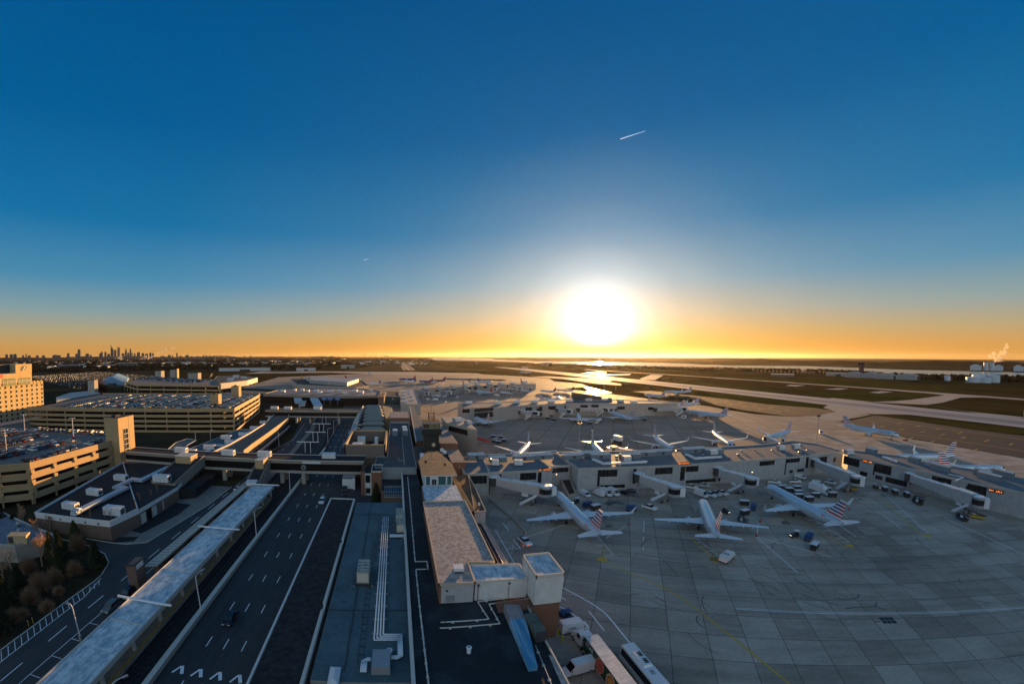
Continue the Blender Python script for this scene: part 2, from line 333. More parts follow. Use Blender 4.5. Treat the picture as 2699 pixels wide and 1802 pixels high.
# aprons: the near one by the terminal and the ramp beyond the near pier
sheet('apron', [(19, -60), (326, -60), (326, 60), (330, 140), (345, 190), (200, 190), (199, 140), (34, 156), (19, 156)], -.10, m_apron)
sheet('ramp', [(34, 156), (199, 140), (200, 190), (345, 190), (359, 219), (430, 226), (470, 300), (442, 288), (423, 260), (356, 253), (340, 262), (326, 285), (325, 322), (328, 350), (320, 400), (300, 500), (270, 620), (330, 640), (355, 720), (330, 800), (360, 900), (330, 1010), (250, 1150), (-60, 1250), (-300, 1000), (-260, 640), (-20, 590), (-20, 300), (34, 300)], -.11, m_apronf)
sheet('runway', [(473, -60), (548, -60), (548, 1700), (520, 1900), (473, 1900)], -.08, m_runway)
struct('runway_tyre_band', MB().poly([(492, -60), (520, -60), (520, 1850), (492, 1850)], -.05), m_rubber_band)
sheet('runway_shoulder', [(340, -60), (424, -60), (422, 92), (420, 130), (428, 190), (432, 222), (362, 214), (361, 222), (336, 160), (331, 120), (327, 60)], -.07, m_shoulder)
sheet('runway_shoulder', [(344, 262), (369, 249), (424, 260), (431, 290), (420, 312), (408, 340), (408, 400), (396, 470), (390, 540), (352, 540), (362, 410), (344, 357), (340, 310)], -.07, m_shoulder)
sheet('junction', [(360, 217), (430, 236), (470, 205), (473, 150), (560, 120), (560, 350), (473, 350), (470, 300), (442, 288), (423, 259), (356, 253)], -.09, m_taxi)
sheet('taxiway', [(797, -60), (820, -60), (818, 300), (822, 430), (814, 640), (812, 815), (760, 1500), (740, 1500), (790, 815), (792, 640), (796, 420), (785, 342)], -.08, m_taxi)
sheet('taxiway', [(548, 160), (592, 237), (640, 236), (748, 250), (796, 226), (797, 340), (772, 282), (640, 279), (597, 283), (548, 297)], -.075, m_taxi)
sheet('taxiway', [(548, 120), (604, 133), (652, 143), (700, 40), (720, -60), (690, -60), (650, 60), (548, 100)], -.075, m_taxi)
sheet('taxiway', [(548, 800), (571, 845), (740, 1034), (750, 988), (575, 790)], -.075, m_taxi)
sheet('taxiway', [(345, 1000), (384, 880), (384, 715), (404, 655), (430, 700), (437, 760), (470, 800), (473, 860), (440, 920), (400, 1010)], -.075, m_taxi)
sheet('cross_taxiway', [(-470, 1200), (-220, 1290), (60, 1110), (250, 1150), (250, 1210), (75, 1340), (-200, 1400), (-480, 1390)], -.085, m_taxi)
sheet('cross_runway', [(28, 1495), (73, 1495), (73, 3750), (28, 3750)], -.09, m_shoulder)
mk = MB()
for x_ in (29, 50.5, 72): mk.poly([(x_ - .9, 1500), (x_ + .9, 1500), (x_ + .9, 3740), (x_ - .9, 3740)], -.05)
struct('runway_markings', mk, m_white)
for nm, P_ in (('green_verge', [(433, 60), (462, 60), (456, 165), (446, 212), (434, 217), (430, 190), (423, 130)]), ('green_verge', [(400, 470), (410, 400), (410, 345), (421, 315), (432, 292), (445, 288), (470, 304), (471, 382), (470, 512), (395, 540)]),
               ('brown_verge', [(548, 164), (590, 235), (551, 300), (549, 230)]), ('green_verge', [(560, 300), (600, 285), (770, 284), (780, 340), (740, 345), (700, 378), (620, 420), (565, 410)]),
               ('green_verge', [(830, 300), (980, 320), (1000, 560), (940, 800), (840, 820), (835, 640), (840, 430)]), ('green_verge', [(555, 430), (600, 460), (640, 600), (620, 800), (560, 760)])):
    sheet(nm, P_, -.06, m_grass if nm[0] == 'b' else m_grassg)
for P_ in ([(700, 455), (746, 459), (760, 443), (712, 434)], [(708, 377), (755, 381), (762, 362), (703, 358)], [(708, 545), (745, 560), (760, 535), (715, 525)]): sheet('concrete_pad', P_, -.055, m_runway)
mk = MB()
for x_, y_ in ((367, 182), (367, 165.6), (369, 150), (369.5, 134.7), (371, 119.9), (372, 104), (373, 88), (333, 142.8), (331.5, 127.5), (330.5, 112), (328, 98), (398, 182), (396, 165), (395, 148), (394, 130)):
    mk.box(x_ - 5, x_ + 5, y_ - .5, y_ + .5, -.06, -.045)
for i in range(9): mk.box(362 - i * .8 - 4, 362 - i * .8 + 4, 285 + i * 22, 286 + i * 22, -.06, -.045); mk.box(385 - 4, 389, 292 + i * 22, 293 + i * 22, -.06, -.045)
mk.strip([(345, 200), (352, 150), (352, -40)], .7, -.045); mk.strip([(405, 205), (402, 150), (404, -40)], .7, -.045); mk.strip([(372, 268), (368, 330), (376, 420), (370, 530)], .8, -.045)
struct('shoulder_markings', mk, m_yell)
# shallow water and river
sheet('pond', [(568, 1167), (640, 1235), (690, 1249), (670, 1180), (640, 1152), (600, 1161)], -.05, m_pond); sheet('pond', [(560, 1045), (626, 1062), (712, 1110), (704, 1086), (648, 1012), (600, 1025)], -.05, m_pond)
sheet('wet_ramp', [(270, 498), (280, 520), (312, 532), (318, 590), (326, 630), (318, 640), (300, 585), (272, 540)], -.05, m_pond)
sheet('wet_strip', [(776, 815), (786, 815), (826, 610), (818, 610)], -.05, m_pond)
sheet('river', [(520, 7100), (560, 4200), (900, 3700), (1000, 3000), (1230, 2150), (1480, 1800), (1450, 1400), (1390, 1100), (1440, 700), (1470, 480), (1540, 300), (1700, -400), (2700, -400), (2450, 500), (2330, 790), (2250, 1060), (2420, 1490), (2420, 1740), (2080, 2000), (2080, 2300), (2300, 3100), (2050, 3430), (1500, 4200), (1560, 5500), (2500, 9000), (2500, 12600), (1500, 16000), (1100, 12000)], -.15, m_river)
# painted lines on the near apron
ln = MB()
ln.strip([(37.5, 77.7), (39.6, 73.6), (41.2, 70), (42.2, 66.5), (42.3, 62.6), (42.2, 50), (42, 30)], .32, -.085)
ln.strip([(31, 74), (34.3, 70.4), (35.6, 67.5), (36.2, 64.5), (36.4, 62)], .3, -.085)
for a_, b_ in (((39.2, 68), (39.3, 61.2)), ((35.2, 75.5), (36.1, 73)), ((33.2, 117), (33.6, 111)), ((33.2, 105), (33.6, 99)), ((33.4, 93), (33.7, 87))): ln.strip([a_, b_], .25, -.085)
ln.strip([(36.4, 96), (36.8, 86), (37.4, 78)], .3, -.085); ln.strip([(29.6, 112), (29.6, 90), (30.6, 82)], .25, -.085)
ln.strip([(70, 58), (74.1, 55.5), (102.8, 37.6), (150, 8)], .16, -.085); ln.strip([(70, 58.5), (74.3, 56), (103, 38.1), (150, 8.5)], .1, -.085)
def ladder(a, b, wd, n):
    a = Vector(a); b = Vector(b); d = (b - a).normalized(); nn = Vector((d.y, -d.x)) * wd
    ln.strip([a + nn, b + nn], .18, -.085)
    for i in range(n + 1):
        p = a.lerp(b, i / n); ln.strip([p, p + nn], .15, -.085)
ladder((55.6, 102), (54.2, 90), -2.6, 4); ladder((83.2, 92), (81.6, 80), -2.6, 4); ladder((131, 86), (124.9, 68.8), -2.6, 6); ladder((184, 89.5), (155, 58.6), -2.8, 8)
for a_, b_ in (((78.8, 108.6), (73.2, 100.5)), ((71.4, 97.7), (69.6, 95.2)), ((67.6, 92), (66.3, 89.9)), ((104, 84.5), (96.5, 63)), ((104, 84.5), (113, 92)), ((113.5, 64.5), (104, 84.5)), ((140, 84), (133, 69)), ((152, 92), (146, 80)), ((160, 74), (153, 64)), ((178, 60), (166, 30)), ((178, 60), (196, 48)), ((60, 100), (70, 106)), ((38, 106), (52, 112))):
    ln.strip([a_, b_], .2, -.085)
struct('apron_white_lines', ln, m_white)
yl = MB(); yl.strip([(52.7, 87.8), (55.4, 81.4), (58.6, 75), (60.6, 70), (61.5, 65), (61.8, 60), (62.2, 50), (62.4, 20)], .42, -.085)
yl.strip([(56.6, 95), (54, 90), (52.7, 87.8)], .3, -.085); yl.strip([(84, 81), (81, 79), (80.3, 76)], .35, -.085); yl.strip([(84.6, 92), (81.6, 79)], .45, -.085); yl.strip([(129, 86), (122.4, 66)], .3, -.085); yl.strip([(184, 91), (152, 56)], .3, -.085)
for c_ in ((81.3, 78.3, .52), (52.6, 88.4, .45), (125, 66.3, .5), (155, 56, .75)): yl.add([(c_[0] + math.cos(t + c_[2]) * 1.75, c_[1] + math.sin(t + c_[2]) * 1.45, -.088) for t in (.8, 2.34, 3.94, 5.48)], [(0, 1, 2, 3)])
struct('apron_yellow_lines', yl, m_yell)
st = MB(); rq = random.Random(8)
for P_ in ([(94, 50.5), (97, 48.4), (99.5, 47.6), (101.4, 48.6)], [(92.5, 46.4), (95.2, 45.6), (97.5, 44.2), (100, 43.2), (101.8, 44)], [(99.6, 43.4), (100.6, 40.8)], [(93.6, 39.8), (95.2, 39.2)]): st.strip(P_, .35, -.087)
for i in range(70):
    a = rq.choice(((56, 96), (83, 84), (127, 74), (100, 60), (120, 40), (80, 60), (150, 70), (60, 70))); x = a[0] + rq.gauss(0, 13); y = a[1] + rq.gauss(0, 11); u = rq.gauss(-.54, .5); l_ = rq.uniform(2, 9); c_ = rq.gauss(0, .12)
    if x < 44 or y > 112: continue
    st.strip([(x + math.sin(u + c_ * k) * l_ * k / 4, y + math.cos(u + c_ * k) * l_ * k / 4) for k in range(5)], rq.uniform(.12, .3), -.087)
struct('tyre_marks', st, M('tyre_black', (.10, .09, .08), .85, var=.2))
st = MB()
for i in range(26):
    a = rq.choice(((57, 110), (93, 95), (133, 92), (175, 90), (75, 125), (150, 112))); x = a[0] + rq.gauss(0, 6); y = a[1] + rq.gauss(0, 5); r_ = rq.uniform(.5, 2.2); st.add([(x + r_ * math.cos(k * .7) * rq.uniform(.6, 1.2), y + r_ * math.sin(k * .7) * rq.uniform(.6, 1.2), -.089) for k in range(9)], [tuple(range(9))])
struct('oil_stains', st, M('oil_dark', (.13, .12, .11), .7, var=.2))
def text_mesh(txt, size, ext=0.):
    cu = bpy.data.curves.new('txt', 'FONT'); cu.body = txt; cu.size = size; cu.extrude = ext; cu.align_x = 'CENTER'; cu.align_y = 'CENTER'; cu.resolution_u = 2
    o = bpy.data.objects.new('txt', cu); COL.objects.link(o)
    me = bpy.data.meshes.new_from_object(o.evaluated_get(bpy.context.evaluated_depsgraph_get())); bpy.data.objects.remove(o); bpy.data.curves.remove(cu)
    return [tuple(v.co) for v in me.vertices], [tuple(p.vertices) for p in me.polygons]
def lay_text(name, txt, size, X, m, parent=None):
    vs, fs = text_mesh(txt, size); k = MB(); k.add([X @ Vector(v) for v in vs], fs); o = k.build(name, m, parent); return o
tag(lay_text('apron_marking', 'B4', 1.9, Matrix.Translation((81.3, 78.3, -.075)) @ Matrix.Rotation(R(-10), 4, 'Z'), m_black), kind='structure')
tag(lay_text('road_marking', '15\nM.P.H.', 1.5, Matrix.Translation((31.6, 100, -.08)), m_white), kind='structure')
gr = MB()
for i in range(3):
    for j in range(2): gr.box(95.6 + i * 1.15, 96.6 + i * 1.15, 37.2 + j * 1.25, 38.3 + j * 1.25, -.1, -.08)
g2 = MB()
for o_ in (gr,): o_.v = [Vector((96.9 + (v.x - 97.2) * math.cos(-.53) - (v.y - 38.3) * math.sin(-.53), 38.3 + (v.x - 97.2) * math.sin(-.53) + (v.y - 38.3) * math.cos(-.53), v.z)) for v in o_.v]
struct('drain_grate', gr, m_black)
# ------------------------------------------------------------ roads and railway west of the terminal
sheet('terminal_road', [(-39.4, -40), (-9, -40), (-9, 170), (-16, 170), (-24, 200), (-27, 270), (-31, 330), (-31, 420), (-55, 420), (-50, 330), (-43, 270), (-39.4, 220)], -.09, m_asph)
sheet('station_road', [(-72, -40), (-58.5, -40), (-56.3, 150), (-58, 205), (-62, 285), (-74, 350), (-92, 350), (-74, 300), (-66, 245), (-66, 200), (-66, 130), (-70.5, 96), (-76, 93.4), (-84, 92.6), (-88, 88), (-77.5, 85.6), (-73, 81.5), (-70.6, 75.2), (-70.9, 72), (-71.5, 44)], -.09, m_asph)
sheet('railway_bed', [(-45.5, -40), (-40, -40), (-40, 220), (-44, 280), (-52, 350), (-72, 350), (-60, 280), (-56, 205), (-56, 140), (-45.5, 139)], -.10, m_ballast)
rl = MB()
for x_ in (-44.6, -43.15, -42.2, -40.9): rl.strip([(x_, -40), (x_, 150), (x_ - 1.2, 205), (x_ - 5.5, 260), (x_ - 14, 345)], .14, .02)
for x_ in (-48.5, -50): rl.strip([(x_, 139), (x_ - 2.5, 205), (x_ - 6.5, 260), (x_ - 15, 345)], .14, .02)
struct('rails', rl, m_rail)
tr = MB()
for i in range(150): tr.box(-45.2, -40.6, -20 + i * 1.4, -19.3 + i * 1.4, -.1, -.03)
struct('sleepers', tr, m_asph2)
mk = MB()
for k_ in range(-3, 14):
    for x_ in (-34.75, -31.35, -27.85):
        y_ = 58.5 + 12.2 * k_; mk.box(x_ - .09, x_ + .09, y_, y_ + 3.0, -.087, -.08)
for k_ in range(6):
    for x_ in (-37.5, -34, -30.8, -27.6):
        y_ = 207 + 18 * k_; mk.box(x_ - .12 - k_ * .9, x_ + .12 - k_ * .9, y_, y_ + 3.4, -.087, -.08)
for x_ in (-36.7, -33.2, -29.7, -26.2): mk.strip([(x_ - .95, 50.6), (x_ - .05, 52.5)], .36, -.078); mk.strip([(x_ + .08, 52.6), (x_ + .85, 50.7)], .62, -.076)
for k_ in range(5):
    for x_ in (-36, -33, -30, -27): mk.box(x_ - 1, x_ + 1, 190 + k_ * 3.2, 191.1 + k_ * 3.2, -.087, -.08)
for k_ in range(11): mk.box(-64.95, -64.75, 38 + k_ * 12.4, 43.5 + k_ * 12.4, -.087, -.08)
mk.strip([(-61.4, 30), (-60.9, 66)], .14, -.078); mk.strip([(-68.9, 30), (-68.7, 66.4), (-70.5, 74.8)], .16, -.078)
for k_ in range(20): mk.strip([(-68.8, 38.5 + k_ * 1.75), (-71.2 if k_ < 17 else -70.4, 40.6 + k_ * 1.75)], .14, -.078)
for k_ in range(6): mk.box(-61, -58.8, 36 + k_ * 5.6, 36.14 + k_ * 5.6, -.087, -.08)
mk.strip([(-62.2, 96), (-62, 130)], .14, -.078); mk.strip([(-61, 70), (-60, 140)], .12, -.078); mk.strip([(-69, 215), (-65, 246), (-71, 305)], .18, -.078)
for k_ in range(6): mk.strip([(-63.5 - k_ * .35, 215 + k_ * 13), (-63.8 - k_ * .45, 219 + k_ * 13)], .2, -.078)
struct('road_markings', mk, m_white)
kb = MB()
kp = [(-71.7, 30), (-71.3, 66), (-71.0, 72.5), (-71.3, 76), (-73.5, 81.9), (-78, 86), (-86, 88.6), (-110, 90)]
for a_, b_ in zip(kp[:-1], kp[1:]): kb.wall(a_, b_, -.1, .06, .22)
kp = [(-90, 92.4), (-80, 92.6), (-75.8, 93.2), (-70.7, 96), (-66.3, 130), (-66.3, 150)]
for a_, b_ in zip(kp[:-1], kp[1:]): kb.wall(a_, b_, -.1, .06, .22)
struct('kerb', kb, m_sill)
sheet('planting_bed', [(-200, 20), (-71.8, 20), (-71.3, 66), (-71.1, 75), (-73.7, 81.7), (-78, 85.7), (-86, 88.4), (-140, 90), (-200, 90)], -.085, ground_mat('mulch_and_leaves', [(.022, .018, .013), (.035, .025, .016), (.05, .036, .024)], .3, 2.))
sheet('planting_bed', [(-82, 92.8), (-80, 92.9), (-75, 95.5), (-75.5, 99), (-81, 96.6)], -.075, m_asph2)
sheet('pavement', [(-82, 92.9), (-75.8, 93.5), (-71, 96.3), (-66.6, 130), (-66.6, 150), (-81, 150), (-81, 97)], -.08, patch('pavement_concrete', (.17, .165, .15), (.22, .21, .19), .5, .1, .3, .85))
sheet('planting_bed', [(-80.8, 102), (-76, 101), (-72.5, 118), (-73, 128), (-80.8, 128)], -.07, m_asph2)
sheet('pavement', [(-56.3, 140), (-53, 140), (-55, 205), (-58.7, 283), (-70, 345), (-74, 350), (-62, 285), (-58, 205)], -.07, m_plat)
# ------------------------------------------------------------ west side: garages, hotel, station, bridges
m_deck = patch('parking_deck', (.13, .125, .12), (.18, .17, .16), .5, .12, .15, .85)
m_roofd = patch('roof_dark', (.030, .032, .036), (.055, .058, .062), .52, .1, .2, .85)
m_roofb = patch('roof_membrane', (.060, .105, .125), (.09, .14, .16), .5, .12, .15, .8, streak=((.05, .062, .07), .35, .62), seams=(40, 2.4, .03, .7))
m_frost = patch('roof_frosted', (.27, .38, .46), (.60, .68, .73), .50, .09, .9, .8, (1, .5, 1), streak=((.06, .07, .08), .55, .69), seams=(2.7, 11.7, .06, .45))
m_fascia = M('fascia', (.36, .35, .33), .7, var=.12)
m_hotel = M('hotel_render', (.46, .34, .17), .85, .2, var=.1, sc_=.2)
m_hotwin = M('hotel_window', (.03, .035, .03), .2, .5, var=0)
m_hotgl = M('hotel_glazing', (.16, .17, .07), .25, .5, var=.3, sc_=.4)
m_red = M('red_sign', (.50, .035, .02), .5, var=.15, sc_=2)
m_gravel = patch('gravel_roof', (.10, .085, .078), (.15, .13, .12), .5, .15, .8, .95)
def garage(label, poly, bands, deck, faces, col_sp, brackets=False):
    t = thing('parking_garage', label, 'parking garage', (*poly[0], 0))
    base = Vector((*poly[0], 0))
    def L(p): return (p[0] - base.x, p[1] - base.y)
    P_ = [L(p) for p in poly]
    cx = sum(p[0] for p in P_) / len(P_); cy = sum(p[1] for p in P_) / len(P_)
    inn = [(p[0] + (cx - p[0]) * .03, p[1] + (cy - p[1]) * .03) for p in P_]
    core = [(p[0] + (cx - p[0]) * .16, p[1] + (cy - p[1]) * .16) for p in P_]
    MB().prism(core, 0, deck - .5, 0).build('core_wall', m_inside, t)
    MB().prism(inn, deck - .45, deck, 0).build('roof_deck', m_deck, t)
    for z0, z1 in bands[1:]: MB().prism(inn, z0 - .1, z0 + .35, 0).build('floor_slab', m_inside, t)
    for i in faces:
        a, b = Vector(P_[i]), Vector(P_[(i + 1) % len(P_)])
        for z0, z1 in bands: MB().wall(a, b, z0, z1, .35).build('spandrel', m_conc, t)
        n = max(2, int((b - a).length / col_sp))
        dn = (b - a).normalized(); nn = Vector((dn.y, -dn.x))
        if nn.dot(Vector((cx, cy)) - a) > 0: nn = -nn
        for k in range(n + 1):
            p = a.lerp(b, (k + .06) / (n + .12)); r = math.atan2(dn.y, dn.x); k_ = MB(r, (p.x, p.y, 0))
            s_ = 1 if (Matrix.Rotation(r, 2) @ Vector((0, 1))).dot(nn) > 0 else -1; k_.box(-.35, .35, *((-.9, -.2) if s_ > 0 else (.2, .9)), 0, bands[0][1] - .6)
            if brackets:
                for (z0, z1) in bands[1:]:
                    y0, y1 = (.1, .75) if s_ > 0 else (-.75, -.1)
                    k_.taper(-.8, .8, y0, y1, z1 + .25, z1 + 1.15, 0, 0); k_.taper(-.35, .35, y0, y1, z1 - .8, z1 + .24, -.42, 0)
            k_.build('column', m_conc, t)
    return t
G1 = [(-129.6, 109.0), (-126.4, 152.6), (-128, 160), (-147, 175), (-186, 172), (-232, 162), (-236, 100), (-160, 78)]
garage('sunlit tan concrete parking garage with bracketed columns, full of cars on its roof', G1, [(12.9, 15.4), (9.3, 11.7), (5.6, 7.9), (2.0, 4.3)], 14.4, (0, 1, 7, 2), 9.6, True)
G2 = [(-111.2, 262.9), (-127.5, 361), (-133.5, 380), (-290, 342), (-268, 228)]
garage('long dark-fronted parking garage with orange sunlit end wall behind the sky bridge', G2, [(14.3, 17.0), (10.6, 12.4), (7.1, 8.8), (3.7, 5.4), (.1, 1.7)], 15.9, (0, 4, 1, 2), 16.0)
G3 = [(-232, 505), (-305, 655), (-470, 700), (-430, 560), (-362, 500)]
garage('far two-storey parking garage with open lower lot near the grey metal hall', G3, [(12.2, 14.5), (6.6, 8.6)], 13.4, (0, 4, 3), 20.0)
def shaft(label, x0, x1, y0, y1, h, win=None, sign=None):
    t = thing('elevator_tower', label, 'stair tower', (x1, y0, 0)); X0, Y1 = x0 - x1, y1 - y0
    MB().box(X0, 0, 0, Y1, 0, h).build('wall', m_conc, t)
    r_ = MB().box(X0 + .4, -.4, .4, Y1 - .4, h + .02, h + .06, 0); r_.box(X0 * .7, X0 * .4, Y1 * .2, Y1 * .5, h + .06, h + 1.0, 0); r_.build('roof', m_roofd, t)
    if win:
        f = MB().box(.02, .12, win[0], win[1], win[2], win[3]).build('window', m_glass, t)
        fr = MB()
        for k in range(7): z_ = win[2] + (win[3] - win[2]) * k / 6; fr.box(.10, .2, win[0] - .2, win[1] + .2, z_ - .14, z_ + .14)
        for y_ in (win[0] - .12, (win[0] * .6 + win[1] * .4), win[1] + .05): fr.box(.10, .19, y_, y_ + .13, win[2], win[3])
        fr.build('frame', m_sill, f)
        MB().box(.02, .1, .8, Y1 - .8, 2.2, 5.0).build('entrance_glass', m_glass, t)
        MB().box(-.05, .05, win[1] + 1, win[1] + 1.15, 0, h).build('joint', m_dgrey, t)
    if sign: lay_text('letter', sign, 4.2, Matrix.Translation((.1, Y1 / 2, h * .45)) @ Matrix.Rotation(R(90), 4, 'Z') @ Matrix.Rotation(R(90), 4, 'X'), m_black, t)
    return t
shaft('tall sunlit concrete elevator tower with a gridded window strip at the garage corner', -129.6, -122.0, 153.3, 165.0, 25.4, (3.6, 6.6, 6.2, 20.2))
shaft('concrete stair tower nearer the front parapet of the long garage roof', -138.8, -132.0, 282, 288, 24.3, None, 'C')
shaft('concrete stair tower at the far right end of the long garage roof', -149.8, -142.4, 348, 354, 25.4, None, 'C')
for x_, y_, w_, h_, lb in ((-520, 805, 16, 22, 'leftmost grey stair block beyond the far garage roof'), (-477, 796, 13, 25, 'narrow grey stair tower with a slanted fin beyond the far garage'), (-395, 736, 22, 21, 'broad grey stair block beside the cars of the far garage')):
    t = thing('stair_block', lb, 'stair tower', (x_, y_, 0)); MB().box(-w_ / 2, w_ / 2, -7, 7, 0, h_).build('wall', m_concg, t); MB().box(-w_ / 2 - .5, w_ / 2 + .5, -7.5, 7.5, h_, h_ + .8).build('roof', m_roofd, t)
    if w_ == 13: MB().prism([(7, -6), (11, -6), (8.2, 6), (7, 6)], 4, h_ + 2).build('fin', m_conc, t)
t = thing('concrete_pier', 'dark slab-like concrete pylon left of the far garage', 'pylon', (-404, 457, 0)); MB().taper(-6, 6, -4, 4, 0, 22.5, .3, .3).build('shaft', m_concg, t); MB().box(-6.2, 6.2, -4.2, 4.2, 22.5, 23.2).build('cap', m_roofd, t)
# hotel
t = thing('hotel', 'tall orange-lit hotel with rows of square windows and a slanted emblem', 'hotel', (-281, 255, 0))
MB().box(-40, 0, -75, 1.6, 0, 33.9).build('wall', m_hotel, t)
MB().box(-40, .35, -75, -10.4, 33.9, 40.9).build('top_storey', m_hotel, t)
MB().box(-16, .5, -26.4, -10.3, 40.9, 47.6).build('sign_block', m_hotel, t)
MB().box(-30, -6, -60, -27, 40.9, 47.4).build('plant_room', m_dgrey, t)
for c in range(-5, 8):
    for r_ in range(9):
        y_ = -36 + 5.15 * c; z_ = 30.9 - 3.33 * r_
        if y_ < -62: continue
        wd = MB().box(.02, .08, y_ - .85, y_ + .85, z_ - .95, z_ + .95).build('window', m_hotwin, t); MB().box(.03, .12, y_ - .95, y_ + .95, z_ - 1.75, z_ - 1.1).build('sill_panel', m_sill, wd)
for k in range(4):
    y1 = -11.6 - k * 14.6
    o_ = MB().box(.36, .45, y1 - 12.4, y1, 32.2, 37.4).build('window_band', m_hotgl, t)
    f_ = MB().box(.46, .6, y1 - 12.4, y1, 34.2, 34.5).box(.46, .6, y1 - 12.4, y1, 35.3, 35.6)
    for q in range(4): f_.box(.46, .55, y1 - .4 - q * 4, y1 - .1 - q * 4, 32.2, 37.4)
    f_.build('window_bar', m_sill, o_)
for k in range(3): MB().box(-.6, .25, -8.6 + k * 3.7, -7 + k * 3.7, 31.6, 34.6).build('pilaster', m_hotel, t)
MB().box(.36, .5, -60, -38.2, 38.1, 40.6).build('red_sign_band', m_red, t)
lay_text('sign_lettering', 'rriott', 2.6, Matrix.Translation((.58, -46, 39.2)) @ Matrix.Rotation(R(90), 4, 'Z') @ Matrix.Rotation(R(90), 4, 'X'), M('sign_orange', (.62, .09, .03), .5, var=0), t)
e = MB(); e.add([(.56, -22.3, 42.6), (.56, -19.2, 42.6), (.56, -16.7, 46.2), (.56, -20.6, 46.0)], [(0, 1, 2, 3)]); e.add([(.6, -16.6, 46.1), (.6, -15.6, 46.2), (.6, -15.6, 45), (.6, -16.2, 44.4)], [(0, 1, 2, 3)]); e.add([(.58, -18.9, 42.6), (.58, -17.4, 42.9), (.58, -15.9, 44.4), (.58, -16.7, 44.9)], [(0, 1, 2, 3)]); em = e.build('emblem', m_black, t)
e = MB(); e.add([(.62, -19.4, 42.9), (.62, -18.7, 42.9), (.62, -17.0, 45.0), (.62, -16.9, 46.0), (.62, -17.3, 45.9)], [(0, 1, 2, 3, 4)]); e.build('emblem_curve', m_white, em)
MB().box(1.2, 14, -70, -8, 0, 6.5).build('annex_wall', m_concg, t); MB().box(.8, 14.4, -70.4, -7.6, 6.5, 7).build('annex_roof', m_fascia, t)
# building between garage and station (with low roof, far left foreground)
def flat_building(name, label, cat, poly, h, wall, roof, par=.5, pt=.3, parm=None):
    bx, by = poly[0]; P_ = [(x - bx, y - by) for x, y in poly]; t = thing(name, label, cat, (bx, by, 0))
    MB().prism(P_, 0, h - .02).build('wall', wall, t); MB().poly(P_, h + .02).build('roof', roof, t)
    if par: MB().rim(P_, h - .35, h + par, pt).build('parapet', parm or m_fascia, t)
    return t
m_lowroof = patch('low_roof', (.11, .14, .18), (.17, .20, .24), .5, .1, .5, .85)
t = flat_building('low_building', 'low flat-roofed building behind bare trees at the left edge', 'building', [(-92.2, 82.2), (-97, 72.6), (-128, 62), (-142, 84), (-128, 90)], 4.6, m_concg, m_lowroof)
u = thing('rooftop_unit', 'orange-lit box unit on the low roof among the trees', 'air conditioner', (-97.6, 75, 4.65)); MB(R(25)).box(-2.8, 2.6, -1.4, 1.4, .15, 2.4).build('casing', M('unit_tan', (.46, .35, .2), .6), u); MB(R(25)).box(-2.6, -1.2, -1.46, -1.39, .4, 2.1).build('grille', m_dgrey, u)
for x_, y_, lb in ((-103, 79.5, 'shiny round roof vent nearer the tan unit'), (-107.4, 83, 'shiny round roof vent at the left edge of the low roof')):
    u = thing('roof_vent', lb, 'roof vent', (x_, y_, 4.62)); MB().tube((0, 0, 0), (0, 0, .5), .5, 12).build('curb', m_dgrey, u); MB().ball((0, 0, .9), .75, .75, .55, 0, 12, 6).build('cowl', m_grey, u, True)
# railway station building with white parapet and rooftop plant
t = thing('station_building', 'station building with white parapet, stone base and rooftop ducts below the garage', 'station', (-81.4, 93.9, 0))
SP = [(0, 0), (1.9, 11.6), (2.2, 36), (-8, 76), (-36, 62), (-40, 60), (-27.6, -2.6)]
MB().prism(SP, 0, 4.1).build('wall', m_brick2, t); MB().prism([(p[0] * 1.004, p[1]) for p in SP], 4.1, 5.3).build('fascia', m_whit2, t)
MB().poly([(p[0] * .99 - .1, p[1] * .99 + .15) for p in SP], 5.36).build('roof', m_asph2, t); MB().rim(SP[:2] + SP[5:], 5.3, 6.0, .3).build('parapet', m_whit2, t)
for k in range(3): MB().box(2.02, 2.08, 12.5 + k * 6.5, 15.2 + k * 6.5, .3, 3.6).build('window_panel', m_sill, t)
MB().box(2.0, 2.1, 16, 18.4, .2, 3.8).build('entrance', m_glass, t)
for k in range(5): MB().tube((-4 - k * 4.6, -.55 - k * .42, 4.75), (-4 - k * 4.6, -.2 - k * .42, 4.75), .3, 10).build('wall_lamp', m_dgrey, t)
m_hvac = M('unit_white', (.58, .60, .62), .5, .4, var=.1)
def hvac(x, y, z, l, w_, h_, rz, label, group='white units on the flat roofs', cat='air conditioner'):
    u = thing('rooftop_unit', label, cat, (x, y, z), rz, group)
    MB().taper(-l / 2, l / 2, -w_ / 2, w_ / 2, .25, h_, .06, .06).build('casing', m_hvac, u)
    b_ = MB()
    for k in range(max(2, int(l / 1.6))): b_.box(-l / 2 + k * 1.6, -l / 2 + k * 1.6 + .08, -w_ / 2 - .03, w_ / 2 + .03, .3, h_ + .03)
    b_.build('rib', m_grey, u); MB().box(-l / 2 + .3, l / 2 - .3, -w_ / 2 + .2, w_ / 2 - .2, 0, .25).build('curb', m_dgrey, u)
    MB().box(l / 2 - .02, l / 2 + .05, -w_ / 3, w_ / 3, .6, h_ - .5).build('grille', m_dgrey, u); return u
hvac(-84.2, 99.9, 5.4, 6.2, 3.0, 2.6, R(4), 'white unit nearest the corner of the station roof'); hvac(-86.5, 131.5, 6.2, 6.4, 3.0, 2.7, R(4), 'white unit at the foot of the sloping escalator shaft')
